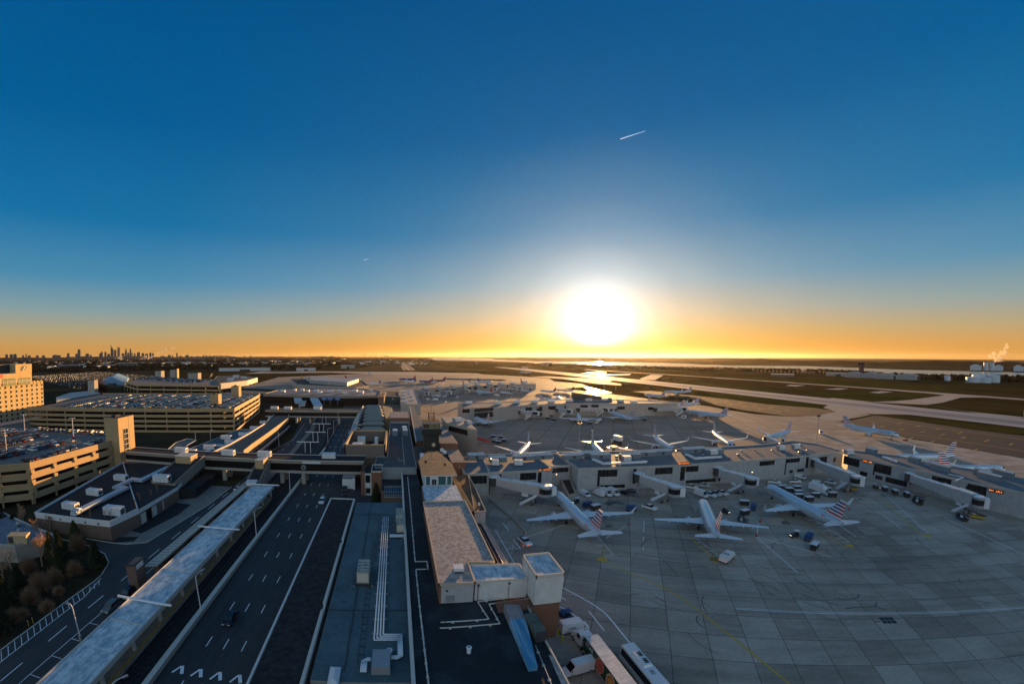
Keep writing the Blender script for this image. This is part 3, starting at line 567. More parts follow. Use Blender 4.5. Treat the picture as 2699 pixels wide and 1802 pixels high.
hvac(-101, 99, 5.4, 5.5, 2.6, 2.2, R(2), 'low white unit left of the roof duct, near the white parapet'); hvac(-103, 113, 5.4, 5.5, 2.6, 2.2, R(2), 'low white unit left of the roof duct, halfway along'); hvac(-105, 131, 5.4, 5.5, 2.6, 2.2, R(2), 'low white unit left of the roof duct, by the elevator tower')
m_duct = M('duct_metal', (.42, .48, .54), .45, .5, .35, var=.12)
u = thing('roof_duct', 'long shiny pale-blue duct zigzagging over the station roof', 'duct', (-95.2, 94.4, 5.4))
MB().box(-1.1, 1.1, 0, 27, .6, 1.5).build('trunk', m_duct, u); MB().box(-5, -1.12, 25, 27.4, .6, 1.5).box(-5, -3, 27.42, 35, .6, 1.5).box(-5, 1.2, 35.02, 37.2, .6, 1.5).box(-.8, 1.2, 37.22, 56, .6, 1.5).build('bend', m_duct, u)
d_ = MB()
for k in range(3):
    x_ = -.75 + k * .75; d_.path([(x_, 2.4, 1.7), (x_, .2, 1.75), (x_, -.5, 1.1), (x_, -.5, .1)], .34, 8)
d_.build('pipe_bend', m_duct, u, True)
d_ = MB()
for k in range(9): d_.box(-1.2, 1.2, 1 + k * 3, 1.15 + k * 3, 0, .6); 
d_.build('support', m_dgrey, u)
# sky bridge with sloping escalator shafts
m_sb = M('bridge_cladding', (.26, .225, .18), .8, .2, var=.12, sc_=.3)
m_sbg = M('bridge_glass', (.010, .010, .010), .3, .3, var=0)
def skybridge(label, x0, x1, y0, y1, zb, zt, pillars):
    t = thing('sky_bridge', label, 'footbridge', (x1, y0, 0)); l = x0 - x1; d = y1 - y0
    MB().box(l, 0, 0, d, zb, zb + 1.0).build('floor_beam', m_concg, t); MB().box(l + .2, -.2, .35, d - .35, zb + 1.0, zt - 1.5).build('glazing', m_sbg, t)
    MB().box(l, 0, 0, d, zt - 1.5, zt - .25).build('cornice', m_sb, t); MB().poly([(l, .3), (0, .3), (0, d - .3), (l, d - .3)], zt - .2).build('roof', m_asph2, t)
    MB().box(l, 0, -.02, .28, zt - .25, zt).box(l, 0, d - .28, d + .02, zt - .25, zt).build('coping', m_sill, t)
    for px_ in pillars: MB().box(px_ - x1 - .8, px_ - x1 + .8, 1.2, 3, 0, zb).box(px_ - x1 - .8, px_ - x1 + .8, d - 3, d - 1.2, 0, zb).build('pillar', m_concg, t)
    return t
t = skybridge('long dark sky bridge over the road with white units on its roof', -81, -12.9, 156.2, 165.8, 4.9, 10.4, (-72.6, -47, -38))
MB().box(-25, -17.5, -.12, -.03, 9.1, 9.9).build('sign_strip', m_whit2, t)
em = MB().tube((-24.6, -.1, 7.4), (-24.6, .2, 7.4), 1.0, 20).build('clock', m_grey, t); MB().tube((-24.6, -.16, 7.4), (-24.6, -.11, 7.4), .55, 16).build('clock_face', m_dgrey, em)
lw = MB().box(-60, -41, 12, 22, 5, 10.3)
skybridge('left length of sky bridge running from escalators to the elevator tower', -121.6, -81.2, 156.4, 165.6, 5.6, 10.3, (-112, -96))
for x_, lb in ((-71.3, 'left end above the road'), (-55, 'middle above the railway'), (-27.5, 'right end by the brick pillar'), (-94, 'far left by the escalator shaft')):
    hvac(x_, 160, 10.4, 5.6, 2.7, 2.3, 0, 'white unit on the sky bridge roof, ' + lb)
def escalator(label, xa, xb, y0, y1, z0, z1):
    """sloping enclosed escalator shaft from a roof down to the platform"""
    t = thing('escalator_shaft', label, 'escalator', (xb, y1, 0)); w_ = xa - xb; dy = y0 - y1
    MB().add([(w_, 0, z1 - 3.6), (0, 0, z1 - 3.6), (0, dy, z0 - 3.6), (w_, dy, z0 - 3.6), (w_, 0, z1), (0, 0, z1), (0, dy, z0), (w_, dy, z0)], [(0, 1, 2, 3), (7, 6, 5, 4), (0, 4, 5, 1), (1, 5, 6, 2), (2, 6, 7, 3), (3, 7, 4, 0)]).build('enclosure', m_sb, t)
    MB().add([(w_ + .5, 0, z1 + .05), (-.5, 0, z1 + .05), (-.5, dy, z0 + .05), (w_ + .5, dy, z0 + .05)], [(3, 2, 1, 0)]).build('roof', m_asph2, t)
    c_ = MB()
    for x_ in (w_ + .15, -.15): c_.wall((x_, 0), (x_, dy), z1 - .1, z1 + .55, .3, 0, z0 - .1, z0 + .55)
    c_.build('coping', m_sb, t); return t
t = escalator('wide escalator shaft sloping down from the sky bridge to the station roof', -91, -80.6, 131, 156.0, 6.2, 10.3)
escalator('narrow escalator shaft dropping from the sky bridge to the frosted canopy', -56.6, -51.4, 139.4, 156.0, 3.9, 10.2)
u = thing('stair_housing', 'tan block rising from the roof of the wide escalator shaft', 'housing', (-86.5, 150, 8.6)); MB().box(-3.6, 3.6, -2, 4, 0, 3.2).build('wall', m_conc, u); MB().box(-3.7, 3.7, -2.1, 4.1, 3.2, 3.5).build('cap', m_sill, u)
u = thing('stair_housing', 'small sunlit block on the sky bridge roof above the narrow shaft', 'housing', (-54, 153, 7.9)); MB().box(-1.7, 1.7, -3, 3, 0, 3.4).build('wall', m_conc, u); MB().box(-1.8, 1.8, -3.1, 3.1, 3.4, 3.6).build('cap', m_sill, u)
hvac(-54, 141, 3.9, 4, 3, 2, R(4), 'white unit at the top end of the frosted platform canopy')
# walls below the wide escalator shaft
t = thing('retaining_wall', 'dark planted slope and wall under the wide escalator shaft', 'wall', (-80.4, 131, 0)); MB().prism([(0, 0), (6, 4), (5, 24), (0, 25)], 0, 3.4).build('slope', m_mulch if 'm_mulch' in globals() else m_asph2, t)
# second sky bridge, curved gravel-roofed platform building
skybridge('second sky bridge further back, spanning the curved road', -103, -28, 305, 318, 4.9, 10.2, (-78, -67, -44))
for x_, lb in ((-97, 'far left'), (-86, 'left of the walkway'), (-62, 'right of the blue signs')): hvac(x_, 311, 10.2, 6, 2.7, 2.2, 0, 'white unit on the second sky bridge roof, ' + lb)
t = thing('platform_building', 'long curved building with gravel roof, white fascia and tall windows', 'station', (-85.4, 176, 0))
La = [(-.2, -.5), (.8, 16.4), (0, 47), (-1.9, 80), (-7.9, 119)]; Ra = [(10.7, -1), (13.9, 1), (12.6, 17), (11.8, 36), (11.2, 48.6), (8.3, 101), (4, 120)]
ol = La + Ra[::-1]
MB().prism(ol, 0, 7.3).build('wall', m_sb, t); MB().poly(ol, 7.34).build('roof', m_gravel, t)
c_ = MB()
for a_, b_ in zip(La[:-1], La[1:]): c_.wall(a_, b_, 7.2, 8.1, .5)
c_.build('coping', m_sill, t)
for a_, b_ in zip(Ra[1:-1], Ra[2:]):
    n_ = max(1, int((Vector(b_) - Vector(a_)).length / 14))
    for k in range(n_):
        p = Vector(a_).lerp(Vector(b_), k / n_ + .01); q = Vector(a_).lerp(Vector(b_), (k + 1) / n_ - .01)
        MB().wall(p + Vector((.3, 0)), q + Vector((.3, 0)), 6.0, 8.6, .45).build('fascia_panel', m_conc, t)
        wp = p + Vector((.22, 0)); wq = q + Vector((.22, 0)); MB().wall(wp, wq, 2.2, 5.7, .2).build('window', m_glass, t)
MB().add([(15, 1, 3.2), (13.6, 17, 3.2), (12.8, 36, 3.2), (9.4, 101, 3.2), (10.6, 101, 3.2), (14.6, 36, 3.2), (15.6, 17, 3.2), (17, 1, 3.2)], [(0, 1, 6, 7), (1, 2, 5, 6), (2, 3, 4, 5)]).build('canopy', m_fascia, t)
for k in range(5):
    hvac(-90 - k * .9, 205 + k * 22, 5.2, 5.5, 2.5, 2, 0, 'white unit in the row left of the gravel roof, %s from the front' % ordn(k), 'white units left of the gravel roof')
t = flat_building('plant_roof', 'dark flat roof with blue ducts left of the gravel-roofed building', 'building', [(-86.3, 174), (-85, 192), (-85.8, 223), (-87.5, 246), (-101, 246), (-106, 176)], 5.2, m_sb, m_roofb, .5)
u = thing('roof_duct', 'bright blue duct crossing the dark roof behind the sky bridge', 'duct', (-88, 186, 5.2)); MB().box(-1, 1, 0, 42, .5, 1.4).build('trunk', m_duct, u); MB().box(-8, -1.02, 9, 11, .5, 1.4).build('branch', m_duct, u); MB().box(-1.4, 1.4, 42, 46, .2, 2).build('plenum', m_duct, u)
for x_, y_, lb in ((-95, 190, 'white unit in the middle of the dark roof'), (-97, 216, 'white unit at the back of the dark roof'), (-100, 179, 'white unit beside the front parapet of the dark roof')): hvac(x_, y_, 5.2, 6, 2.8, 2.2, R(4), lb)
u = thing('roof_canopy', 'long thin white slatted strip on the dark roof behind the bridge', 'skylight', (-93, 172, 5.25)); MB().box(-1, 1, 0, 15, .3, .9).build('glazing', m_hvac, u); MB().box(-1.2, 1.2, -.2, 15.2, 0, .3).build('curb', m_dgrey, u)
t = flat_building('covered_walk', 'curved blue walkway roof on posts in front of the long garage', 'walkway', [(-108, 178), (-116, 182), (-122, 202), (-121, 214), (-114, 212), (-112, 196)], 4.8, m_inside, m_roofb, .3)
# ------------------------------------------------------------ platform canopies, lamps, railway masts, barrier
t = thing('platform', 'brown railway platform with a worn yellow safety edge', 'platform', (-49.4, 30, 0))
MB().box(-4.6, 3.85, -70, 108.4, -.1, .75).build('slab', m_plat, t); MB().box(3.25, 3.87, -70, 108.4, .755, .775).build('safety_edge', m_edge, t)
t = thing('platform_canopy', 'long frosted white-blue canopy roof with black patches over the platform', 'canopy', (-48.7, 30, 0))
MB().box(-3.7, 3.75, -70, 108.6, 4.55, 5.0, 0).build('roof', m_frost, t)
MB().box(-3.9, -3.7, -70, 108.7, 4.35, 5.22).build('gutter', m_sill, t); MB().box(3.75, 4.0, -70, 108.7, 4.1, 5.05).build('fascia', m_fascia, t)
for k in range(-2, 12):
    y_ = 4 + 9.6 * k; c_ = MB().box(2.0, 2.6, y_ - .3, y_ + .3, .76, 4.5).taper(1.9, 3.7, y_ - .22, y_ + .22, 3.9, 4.5, 0, 0); c_.build('post', m_fascia, t)
for k in range(6): y_ = -14 + 20.2 * k; MB().box(-3.5, 3.6, y_ + 19, y_ + 19.3, 5.01, 5.12).build('roof_rib', m_sill, t)
for y_, lb in ((61.6, 'white gantry bar across the canopy beside the parked dark cars'), (98.4, 'white gantry bar across the canopy by the striped roof'), (137.6, 'white gantry bar at the far end of the frosted canopy')):
    u = thing('gantry_bar', lb, 'gantry', (-48.7, y_, 5.0)); MB().box(-6, 6.3, -.17, .17, .55, .9).build('beam', m_white, u)
    for x_ in (-3.9, 3.4): MB().box(x_ - .15, x_ + .15, -.15, .15, .06, .56).build('stub', m_grey, u)
m_strip = ribbed('striped_roof', (.36, .36, .33), 1.7, .32, 'Y', .6, .3, .45)
t = thing('platform_shelter', 'narrow grey striped shelter roof along the station road', 'shelter', (-57.2, 77.4, 0))
MB().add([(-1.3, 0, 3.7), (1.6, 0, 4.3), (1.4, 75, 4.3), (-1.0, 75, 3.7), (-1.3, 0, 3.5), (1.6, 0, 4.1), (1.4, 75, 4.1), (-1.0, 75, 3.5)], [(0, 1, 2, 3), (7, 6, 5, 4), (0, 4, 5, 1), (1, 5, 6, 2), (2, 6, 7, 3), (3, 7, 4, 0)]).build('roof', m_strip, t)
MB().box(1.5, 1.75, 0, 75, 3.9, 4.45).build('gutter', m_sill, t); MB().box(-1.45, -1.2, 0, 75, 3.4, 3.85).build('fascia', m_sill, t)
MB().box(-.2, 1.3, 1.5, 73, 0, 3.4).build('wall', m_brick2, t)
for k in range(7): MB().box(1.32, 1.38, 4 + k * 10, 9 + k * 10, 1.2, 3.1).build('window', m_glass, t)
t = thing('brick_stair_tower', 'brown brick stair tower with a slanted glass top and blue sign', 'stair tower', (-58.6, 73.4, 0))
MB().add([(-1.2, -1.6, 0), (.9, -1.0, 0), (.9, 2.6, 0), (-1.2, 2.6, 0), (-1.2, -1.6, 6.3), (.9, -1.0, 6.6), (.9, 2.6, 6.9), (-1.2, 2.6, 6.6)], [(3, 2, 1, 0), (4, 5, 6, 7), (0, 1, 5, 4), (1, 2, 6, 5), (2, 3, 7, 6), (3, 0, 4, 7)]).build('wall', m_brick2, t)
MB().add([(.92, -.6, 5.2), (.92, 2.2, 5.3), (.92, 2.2, 6.5), (.92, -.6, 6.3)], [(0, 1, 2, 3)]).build('window', m_hvac, t); MB().box(-1.4, -1.22, -1.5, -.7, .5, 3.2).build('blue_sign', M('blue_sign', (.02, .12, .5), .5, var=0), t)
MB().wall((-1.35, -1.75), (1.05, -1.15), 6.35, 6.8, .2).wall((1.05, -1.15), (1.05, 2.7), 6.6, 6.95, .2).build('coping', m_dgrey, t)
t = thing('road_barrier', 'long concrete barrier wall between the railway and the wide road', 'barrier', (-39.9, 30, 0))
MB().box(-.4, .4, -70, 190, -.1, .95).build('wall', m_concg, t); MB().box(-.5, .5, -70, 190, .95, 1.1).build('coping', m_sill, t)
t = thing('road_barrier', 'short far barrier curving beside the road past the sky bridge', 'barrier', (-39.9, 220, 0)); c_ = MB()
for a_, b_ in (((0, 0), (-3.5, 60)), ((-3.5, 60), (-9.8, 140))): c_.wall(a_, b_, -.1, 1.0, .6)
c_.build('wall', m_brick2, t)
def lamp(label, x, y, h, arm, rz, group='street lamps along the roads', base=True):
    t = thing('street_lamp', label, 'street lamp', (x, y, -.09), rz, group)
    MB().tube((0, 0, 0), (0, 0, h), .13, 8, 0, .08).build('pole', m_whit2, t); MB().box(-.25, .25, -.25, .25, 0, 1.0).build('base', m_grey, t)
    MB().path([(0, 0, h - .1), (arm * .5, 0, h + .45), (arm, 0, h + .5)], .06).build('arm', m_whit2, t)
    MB().box(arm - .1, arm + .8, -.2, .2, h + .38, h + .55).build('lamp_head', m_grey, t); return t
lamp('street lamp leaning over the parking bays at lower left', -59.1, 53.4, 7.2, .6, R(180)); lamp('street lamp on the barrier beside the lone dark car', -39.9, 68.0, 9.0, 1.9, R(70))
lamp('street lamp on the barrier by the blue-white canopy end', -39.9, 104.4, 9.0, 1.9, R(60)); lamp('street lamp on the barrier just before the sky bridge', -39.9, 143, 9.0, 1.9, R(50)); lamp('cropped street lamp at the bottom edge beside the platform', -40, 38.5, 7, 2.2, R(55))
for k, (x_, y_) in enumerate(((-40.4, 232), (-41.5, 262), (-44, 300))): lamp('street lamp between railway and road past the sky bridge, %s from the bridge' % ordn(k), x_, y_, 9.5, 2, R(20))
lamp('street lamp on the curved road left of the railway masts', -68.6, 226, 7.5, .8, R(150)); lamp('street lamp in the dark yard before the long garage', -112, 226, 8, 1, R(0)); lamp('second street lamp in the dark yard before the long garage', -118.5, 219, 8, 1, R(0))
for k, (y_, xa, xb) in enumerate(((210.9, -53.8, -41.7), (239.6, -55.7, -42.9), (270, -57.4, -44.9), (307, -61.5, -50.5))):
    t = thing('railway_gantry', 'white overhead-wire gantry over the tracks, %s one beyond the sky bridge' % ordn(k), 'gantry', ((xa + xb) / 2, y_, 0), 0, 'overhead-wire gantries'); l = (xb - xa) / 2
    MB().box(-l, l, -.2, .2, 5.9, 6.25).build('beam', m_white, t)
    for x_ in (-1.6, 1.4): MB().tube((x_, 0, 0), (x_, 0, 5.9), .17, 8).build('mast', m_white, t)
for x_, y_, lb in ((-155.2, 119.3, 'at the left edge of the near garage roof'), (-187.4, 156.7, 'near the hotel end of the garage roof'), (-152.5, 156.5, 'beside the red car on the garage roof')):
    t = thing('twin_lamp', 'tall white twin-headed lamp with red base ' + lb, 'lamp post', (x_, y_, 14.42), R(30), 'lamps on the garage roof')
    MB().tube((0, 0, .8), (0, 0, 9.3), .16, 8).build('pole', m_white, t); MB().box(-.5, .5, -.5, .5, 0, .85).build('base', M('lamp_base_red', (.42, .05, .03), .7), t) if x_ > -156 else MB().box(-.5, .5, -.5, .5, 0, .85).build('base', m_red, t)
    for s_ in (-1, 1): MB().box(s_ * .75 - .6, s_ * .75 + .6, -.3, .3, 9.25, 9.5).build('lamp_head', m_white, t)
# ------------------------------------------------------------ the terminal in the middle
m_tar = patch('tar_and_gravel', (.016, .016, .018), (.042, .042, .044), .52, .14, .9, .95)
m_tar2 = patch('tar_roof', (.014, .017, .021), (.032, .040, .048), .54, .07, .12, .7, spec=.25, streak=((.05, .065, .078), .3, .70))
m_oldroof = patch('worn_roof', (.21, .19, .18), (.42, .385, .36), .49, .1, 1.3, .85, (1, .7, 1), streak=((.07, .065, .065), 1.9, .64))
m_rib = ribbed('ribbed_siding', (.40, .40, .41), .36, .45, 'X', .55, .4, .25)
m_ribw = ribbed('white_siding', (.58, .57, .55), .5, .8, 'XY', .6, .3, .25)
m_ribg = ribbed('grey_siding', (.27, .29, .31), 1.1, .7, 'XY', .6, .3, .12)
m_brown = patch('brown_roof', (.085, .058, .036), (.13, .09, .055), .5, .12, .3, .9)
m_purp = patch('faded_roof', (.20, .19, .20), (.27, .25, .26), .5, .1, .3, .85, seams=(3, 3, .06, .6))
m_concroof = patch('patched_concrete_roof', (.052, .062, .07), (.085, .098, .108), .5, .12, .35, .85, streak=((.42, .45, .48), .34, .69), seams=(2.6, 2.6, .03, .75))
m_pipe = M('pipe_white', (.62, .66, .70), .4, .5, var=.15, sc_=2)
m_pipeold = patch('pipe_rusty', (.55, .53, .50), (.12, .08, .05), .62, .05, 1.4, .6)
t = thing('terminal_annex', 'long building with black gravel roof and white edge flashing along the road', 'building', (-21.4, 45.5, 0))
MB().prism([(0, -75), (7.9, -75), (7.9, 79.5), (0, 80)], 0, 5.75).build('wall', m_concg, t); MB().poly([(.3, -75), (7.6, -75), (7.6, 79.2), (.3, 79.6)], 5.8).build('roof', m_tar, t)
c_ = MB().rim([(0, -75), (7.9, -75), (7.9, 79.5), (0, 80)], 5.75, 6.0, .32); c_.build('flashing', M('flashing', (.60, .58, .56), .5, var=.2, sc_=1.5), t)
c_ = MB()
for y0, y1 in ((-20, 19), (21, 47), (49, 79)): c_.box(7.5, 8.0, y0, y1, 6.01, 6.25)
c_.build('ridge_cap', m_sill, t)
t = thing('terminal_wing', 'terminal wing with a blue membrane roof carrying four white pipes', 'building', (-12.6, 46, 0))
MB().box(0, 14.6, .8, 76, 0, 5.9).build('wall', m_concg, t); MB().poly([(.05, .85), (14.55, .85), (14.55, 75.9), (.05, 75.9)], 5.94).build('roof', m_roofb, t)
MB().box(4.6, 4.78, 3, 75, 5.95, 6.06).box(0, 14.5, 18.8, 19.05, 5.95, 6.06).box(0, 10, 66, 66.2, 5.95, 6.05).build('expansion_joint', m_dgrey, t)
c_ = MB()
for k in range(22): 
    y_ = 5 + k * 2.0; c_.path([(6.5, y_, 5.97), (7.35, y_, 5.97), (7.35, y_ + 1.8, 5.97), (6.5, y_ + 1.8, 5.97), (6.5, y_, 5.97)], .05, 4)
for k in range(14):
    y_ = 38 + k * 2.0; c_.path([(6.9 + (k // 5) * .3, y_, 5.97), (7.7 + (k // 5) * .3, y_, 5.97), (7.7 + (k // 5) * .3, y_ + 1.8, 5.97), (6.9 + (k // 5) * .3, y_ + 1.8, 5.97)], .05, 4)
c_.build('walkway_grid', m_dgrey, t)
t = thing('roof_pipes', 'bundle of four parallel white pipes bending at right angles on the blue roof', 'pipes', (-2.6, 51, 5.95))
for k in range(4):
    o_ = .48 * k
    MB().path([(-1.55 + o_, 58, .5), (-1.55 + o_, 5.6 + o_ * .75, .5), (5.6 - .0 - o_ * .0 - (.45 * (3 - k) * 0), 5.6 + o_ * .75, .5)] if False else [(-1.2 + o_, 58, .5), (-1.2 + o_, 5.0 + o_, .5), (2.7 + o_ * .42, 5.0 + o_, .5), (2.7 + o_ * .42, 1.1 + o_ * .4 - .6, .5), (1.5, 1.1 + o_ * .4 - .6, .5)], .13, 8).build('pipe', m_pipe, t, True)
    MB().path([(-1.4, .3 + o_ * .4 - .3, .5), (-2.4 + o_ * .5 - .4, .3 + o_ * .4 - .3, .5), (-2.4 + o_ * .5 - .4, -2.5, .5)], .12, 8).build('pipe', m_pipe, t, True)
for k in range(13): MB().box(-1.7, .8, 7 + k * 4.1, 7.14 + k * 4.1, 0, .34).build('support', m_grey, t)
MB().box(.8, 4.4, 44.5, 45.6, .55, .85).box(4.2, 4.4, 44.6, 45.5, 0, .55).build('cross_tray', m_pipe, t)
MB().taper(-1.3, 1.5, -2.6, 1.6, 0, 1.5, .08, .08).build('manifold_box', m_grey, t)
def acunit(label, x, y, z, w_, l, h_, name='rooftop_unit'):
    u = thing(name, label, 'air conditioner', (x, y, z)); MB().box(-w_ / 2 - .7, w_ / 2 + .9, -l / 2 - .5, l / 2 + .3, .3, .5).build('platform', m_dgrey, u)
    MB().taper(-w_ / 2, w_ / 2, -l / 2, l / 2, .5, h_, .04, .04).build('casing', M('unit_beige', (.34, .34, .29), .6, var=.12), u)
    b_ = MB()
    for k in range(4): b_.box(-w_ / 2 - .02, w_ / 2 + .02, -l / 2 + l * (k + .3) / 4.4, -l / 2 + l * (k + .3) / 4.4 + .06, h_, h_ + .05)
    b_.build('seam', m_dgrey, u); MB().box(-w_ / 2 + .15, w_ / 2 - .15, -l / 2 - .04, -l / 2, .8, h_ - .3).build('access_panel', m_sill, u)
    for k in range(5): MB().ball((-w_ / 3 + (k % 2) * w_ / 2, -l / 3 + k * l / 7, h_ + .04), .18, .18, .1, 0, 8, 4).build('fan_cap', m_dgrey, u)
    for sx in (-1, 1): MB().box(sx * (w_ / 2 + .6) - .1, sx * (w_ / 2 + .6) + .1, -l / 2 - .4, -l / 2 - .2, -.0, .3).build('leg', m_sill, u)
    return u
acunit('beige unit on a dark stand in the middle of the blue roof', -6.9, 76.5, 5.95, 2.5, 5.6, 3.0); acunit('front one of two beige units at the far end of the blue roof', 1.0, 101, 5.95, 2.1, 5.2, 2.7); acunit('rear one of two beige units at the far end of the blue roof', .8, 107.5, 5.95, 2.1, 5.2, 2.7)
def vent(label, x, y, z, r, h_, m_=None):
    u = thing('roof_vent', label, 'roof vent', (x, y, z)); MB().tube((0, 0, 0), (0, 0, h_), r, 12).build('pipe', m_ or m_pipe, u, False); MB().tube((0, 0, h_ * .75), (0, 0, h_ * .95), r * 1.3, 12).build('hood', m_pipe, u); MB().tube((0, 0, h_), (0, 0, h_ + .02), r * .7, 12).build('opening', m_grey, u)
vent('round white vent inside the pipe bend on the blue roof', -1.3, 53.3, 5.95, .38, .8); vent('white roof vent standing alone on the black roof', 10.8, 51.5, 7.05, .33, 1.2)
t = thing('roof_hatch', 'white peaked skylight at the lower left of the blue roof', 'skylight', (-9.2, 48.4, 5.95)); MB().box(-.8, .8, -2.6, 1.2, 0, .35).build('curb', m_hvac, t); MB().taper(-.8, .8, -2.6, 1.2, .35, .9, .7, .7).build('glazing', m_hvac, t)
# dark central roof with parapet wall, pipes
t = thing('terminal_building', 'terminal building with a black roof and rusty white drain pipes', 'building', (2.1, 44, 0))
MB().prism([(.2, -76), (21.5, -76), (21.3, 18.4), (16.3, 18.4), (16.3, 62), (6, 82), (.2, 105)], 0, 6.96).build('wall', m_brick, t)
MB().poly([(.3, -76), (21.3, -76), (21.2, 18.2), (16.2, 18.2), (16.2, 62), (6.1, 62), (6.1, 105), (.3, 105)], 7.0).build('roof', m_tar2, t)
MB().box(-.25, .25, -76, 105.4, 5.2, 7.55).build('parapet', M('parapet_brown', (.085, .06, .045), .8, var=.2, sc_=1), t); MB().box(-.3, .3, -76, 105.4, 7.55, 7.65).build('coping', m_sill, t)
MB().box(-22, 0, -2.9, -2.4, 6, 7.3).build('cross_parapet', m_tar2, t); MB().box(-22.5, 2, -40, -2.92, 5.95, 6.9).build('step_roof', m_tar2, t)
def pipe(label, pts, r=.12, name='drain_pipe', m_=None):
    t = thing(name, label, 'pipe', pts[0]); o = Vector(pts[0]); P_ = [Vector(p) - o for p in pts]
    MB().path(P_, r, 7).build('pipe', m_ or m_pipeold, t); s_ = MB()
    for a_, b_ in zip(P_[:-1], P_[1:]):
        L_ = (b_ - a_).length
        for k in range(int(L_ / 3)): p = a_.lerp(b_, (k + .5) / int(L_ / 3)); s_.box(p.x - .2, p.x + .2, p.y - .2, p.y + .2, -.24, p.z)
    if s_.v: s_.build('support', m_sill, t)
pipe('long rusty white pipe running up the black roof with a square loop', [(4.3, 30, 7.25), (4.0, 66, 7.25), (4.0, 77.9, 7.25), (6.6, 77.9, 7.25), (6.6, 81.3, 7.25), (4.0, 81.3, 7.25), (4.2, 115, 7.25), (4.2, 145, 7.25)], .13)
pipe('upper rusty pipe stepping across the black roof towards the white block', [(7.3, 59.4, 7.25), (15.6, 59.5, 7.25), (14.7, 65, 7.25), (21.4, 65.6, 7.25), (21.0, 69, 7.25)], .11)
pipe('lower rusty pipe stepping across the black roof behind the vent', [(7, 57.8, 7.25), (17.2, 58, 7.25), (16.6, 64, 7.25), (24.6, 64.6, 7.25), (24.2, 68.6, 7.25)], .11)
# penthouses
t = thing('penthouse', 'big roof block with orange-lit worn roof and ribbed grey front', 'penthouse', (7.6, 65.4, 7.02))
MB().prism([(0, 0), (6.3, 0), (6.3, 7.6), (11.6, 7.4), (11.6, 42.4), (0, 42.4)], 0, 4.2).build('wall', m_brick, t); MB().box(.35, 6.25, -.12, -.02, .1, 3.9).build('ribbed_front', m_rib, t)
MB().box(1.2, 2.8, -.2, -.14, .4, 1.8).build('louver', m_grey, t); MB().box(1.2, 1.55, -.2, -.14, 2.6, 2.95).build('vent_opening', m_black, t)
PP = [(-.1, -.25), (6.4, -.25), (6.4, 7.4), (11.7, 7.2), (11.7, 42.5), (-.1, 42.5)]
MB().poly(PP, 4.25).build('roof', m_oldroof, t); MB().rim(PP, 4.0, 4.5, .25).build('parapet', M('parapet_tan', (.45, .36, .27), .7, var=.15), t)
u = thing('roof_fan', 'small white exhaust box on the orange-lit worn roof', 'roof vent', (11.6, 69.6, 11.27)); MB().taper(-.8, .8, -.8, .8, 0, .5, .1, .1).build('curb', m_dgrey, u); MB().box(-.95, .95, -.95, .95, .5, 1.1).build('casing', m_hvac, u)
t = thing('link_block', 'long white-sided roof block joining the worn roof to the white tower', 'building', (14.2, 64.2, 7.02))
MB().prism([(0, 8.5), (0, 1.6), (9.9, 1.3), (9.9, 7)], 0, 3.9).build('wall', m_ribw, t); MB().poly([(.1, 7.4), (.1, 1.8), (9.8, 1.5), (9.8, 6.9)], 3.94).build('roof', m_frost, t); MB().rim([(0, 8), (0, 1.65), (9.9, 1.35), (9.9, 7)], 3.8, 4.25, .18).build('parapet', m_sill, t)
MB().box(1.7, 2.5, 1.45, 1.54, 0, 2.3).build('door', m_hvac, t)
for x_ in (.6, 6.4): MB().path([(x_, 1.4, 0), (x_, 1.4, 3.4)], .06).box(x_ - .2, x_ + .2, 1.15, 1.5, 3.3, 3.6).build('wall_lamp', m_dgrey, t)
t = thing('white_tower', 'white-panelled block on a brick base with frosted orange-lit roof', 'tower', (24.3, 61.6, 0))
MB().box(0, 5.0, 0, 7.8, 0, 7.9).build('brick_base', m_brick, t); MB().box(-.12, 5.12, -.12, 7.92, 7.9, 13.6).build('wall', m_ribw, t)
MB().poly([(.1, .1), (4.9, .1), (4.9, 7.7), (.1, 7.7)], 13.65).build('roof', m_frost, t); MB().rim([(-.1, -.1), (5.1, -.1), (5.1, 7.9), (-.1, 7.9)], 13.4, 14.1, .2).build('parapet', m_sill, t)
MB().path([(-.3, 7, 8), (-.3, 7, 14.4), (.5, 7, 14.6)], .06).path([(-.3, 4, 8), (-.3, 4, 14.4), (.5, 4, 14.6)], .06).build('ladder_rail', m_sill, t)
for y_ in (2, 6): MB().box(5.1, 5.5, y_, y_ + .5, 12.9, 13.3).build('floodlight', m_conc, t)
t = thing('brick_wing', 'reddish brick wall with dark cornice below the white block', 'wall', (17.8, 62.0, 0)); MB().box(0, 6.4, -.35, 2.4, 0, 7.35).build('wall', m_brick, t); MB().box(-.1, 6.4, -.6, -.36, 6.7, 7.5).build('cornice', m_brick2, t)
t = thing('air_duct', 'wide flat duct with blue weathered face tapering down the roof edge', 'duct', (18.6, 46, 7.02))
MB().add([(0, 0, .1), (1.3, 0, .1), (2.9, 11.2, .1), (.0, 11.2, .1), (0, 0, .9), (1.3, 0, .9), (2.7, 11.2, 1.5), (.0, 11.2, 1.5)], [(3, 2, 1, 0), (4, 5, 6, 7), (0, 1, 5, 4), (1, 2, 6, 5), (2, 3, 7, 6), (3, 0, 4, 7)]).build('duct_face', patch('weathered_blue', (.05, .21, .36), (.24, .40, .52), .53, .06, .8, .6, (3, .12, 1)), t)
MB().add([(0, 11.22, .1), (2.9, 11.22, .1), (2.8, 15.2, .1), (.0, 15.2, .1), (0, 11.22, 1.5), (2.7, 11.22, 1.5), (2.6, 14.6, 1.9), (.0, 15.2, 1.9)], [(4, 5, 6, 7), (0, 1, 5, 4), (1, 2, 6, 5), (2, 3, 7, 6), (3, 0, 4, 7)]).build('hood', m_purp, t)
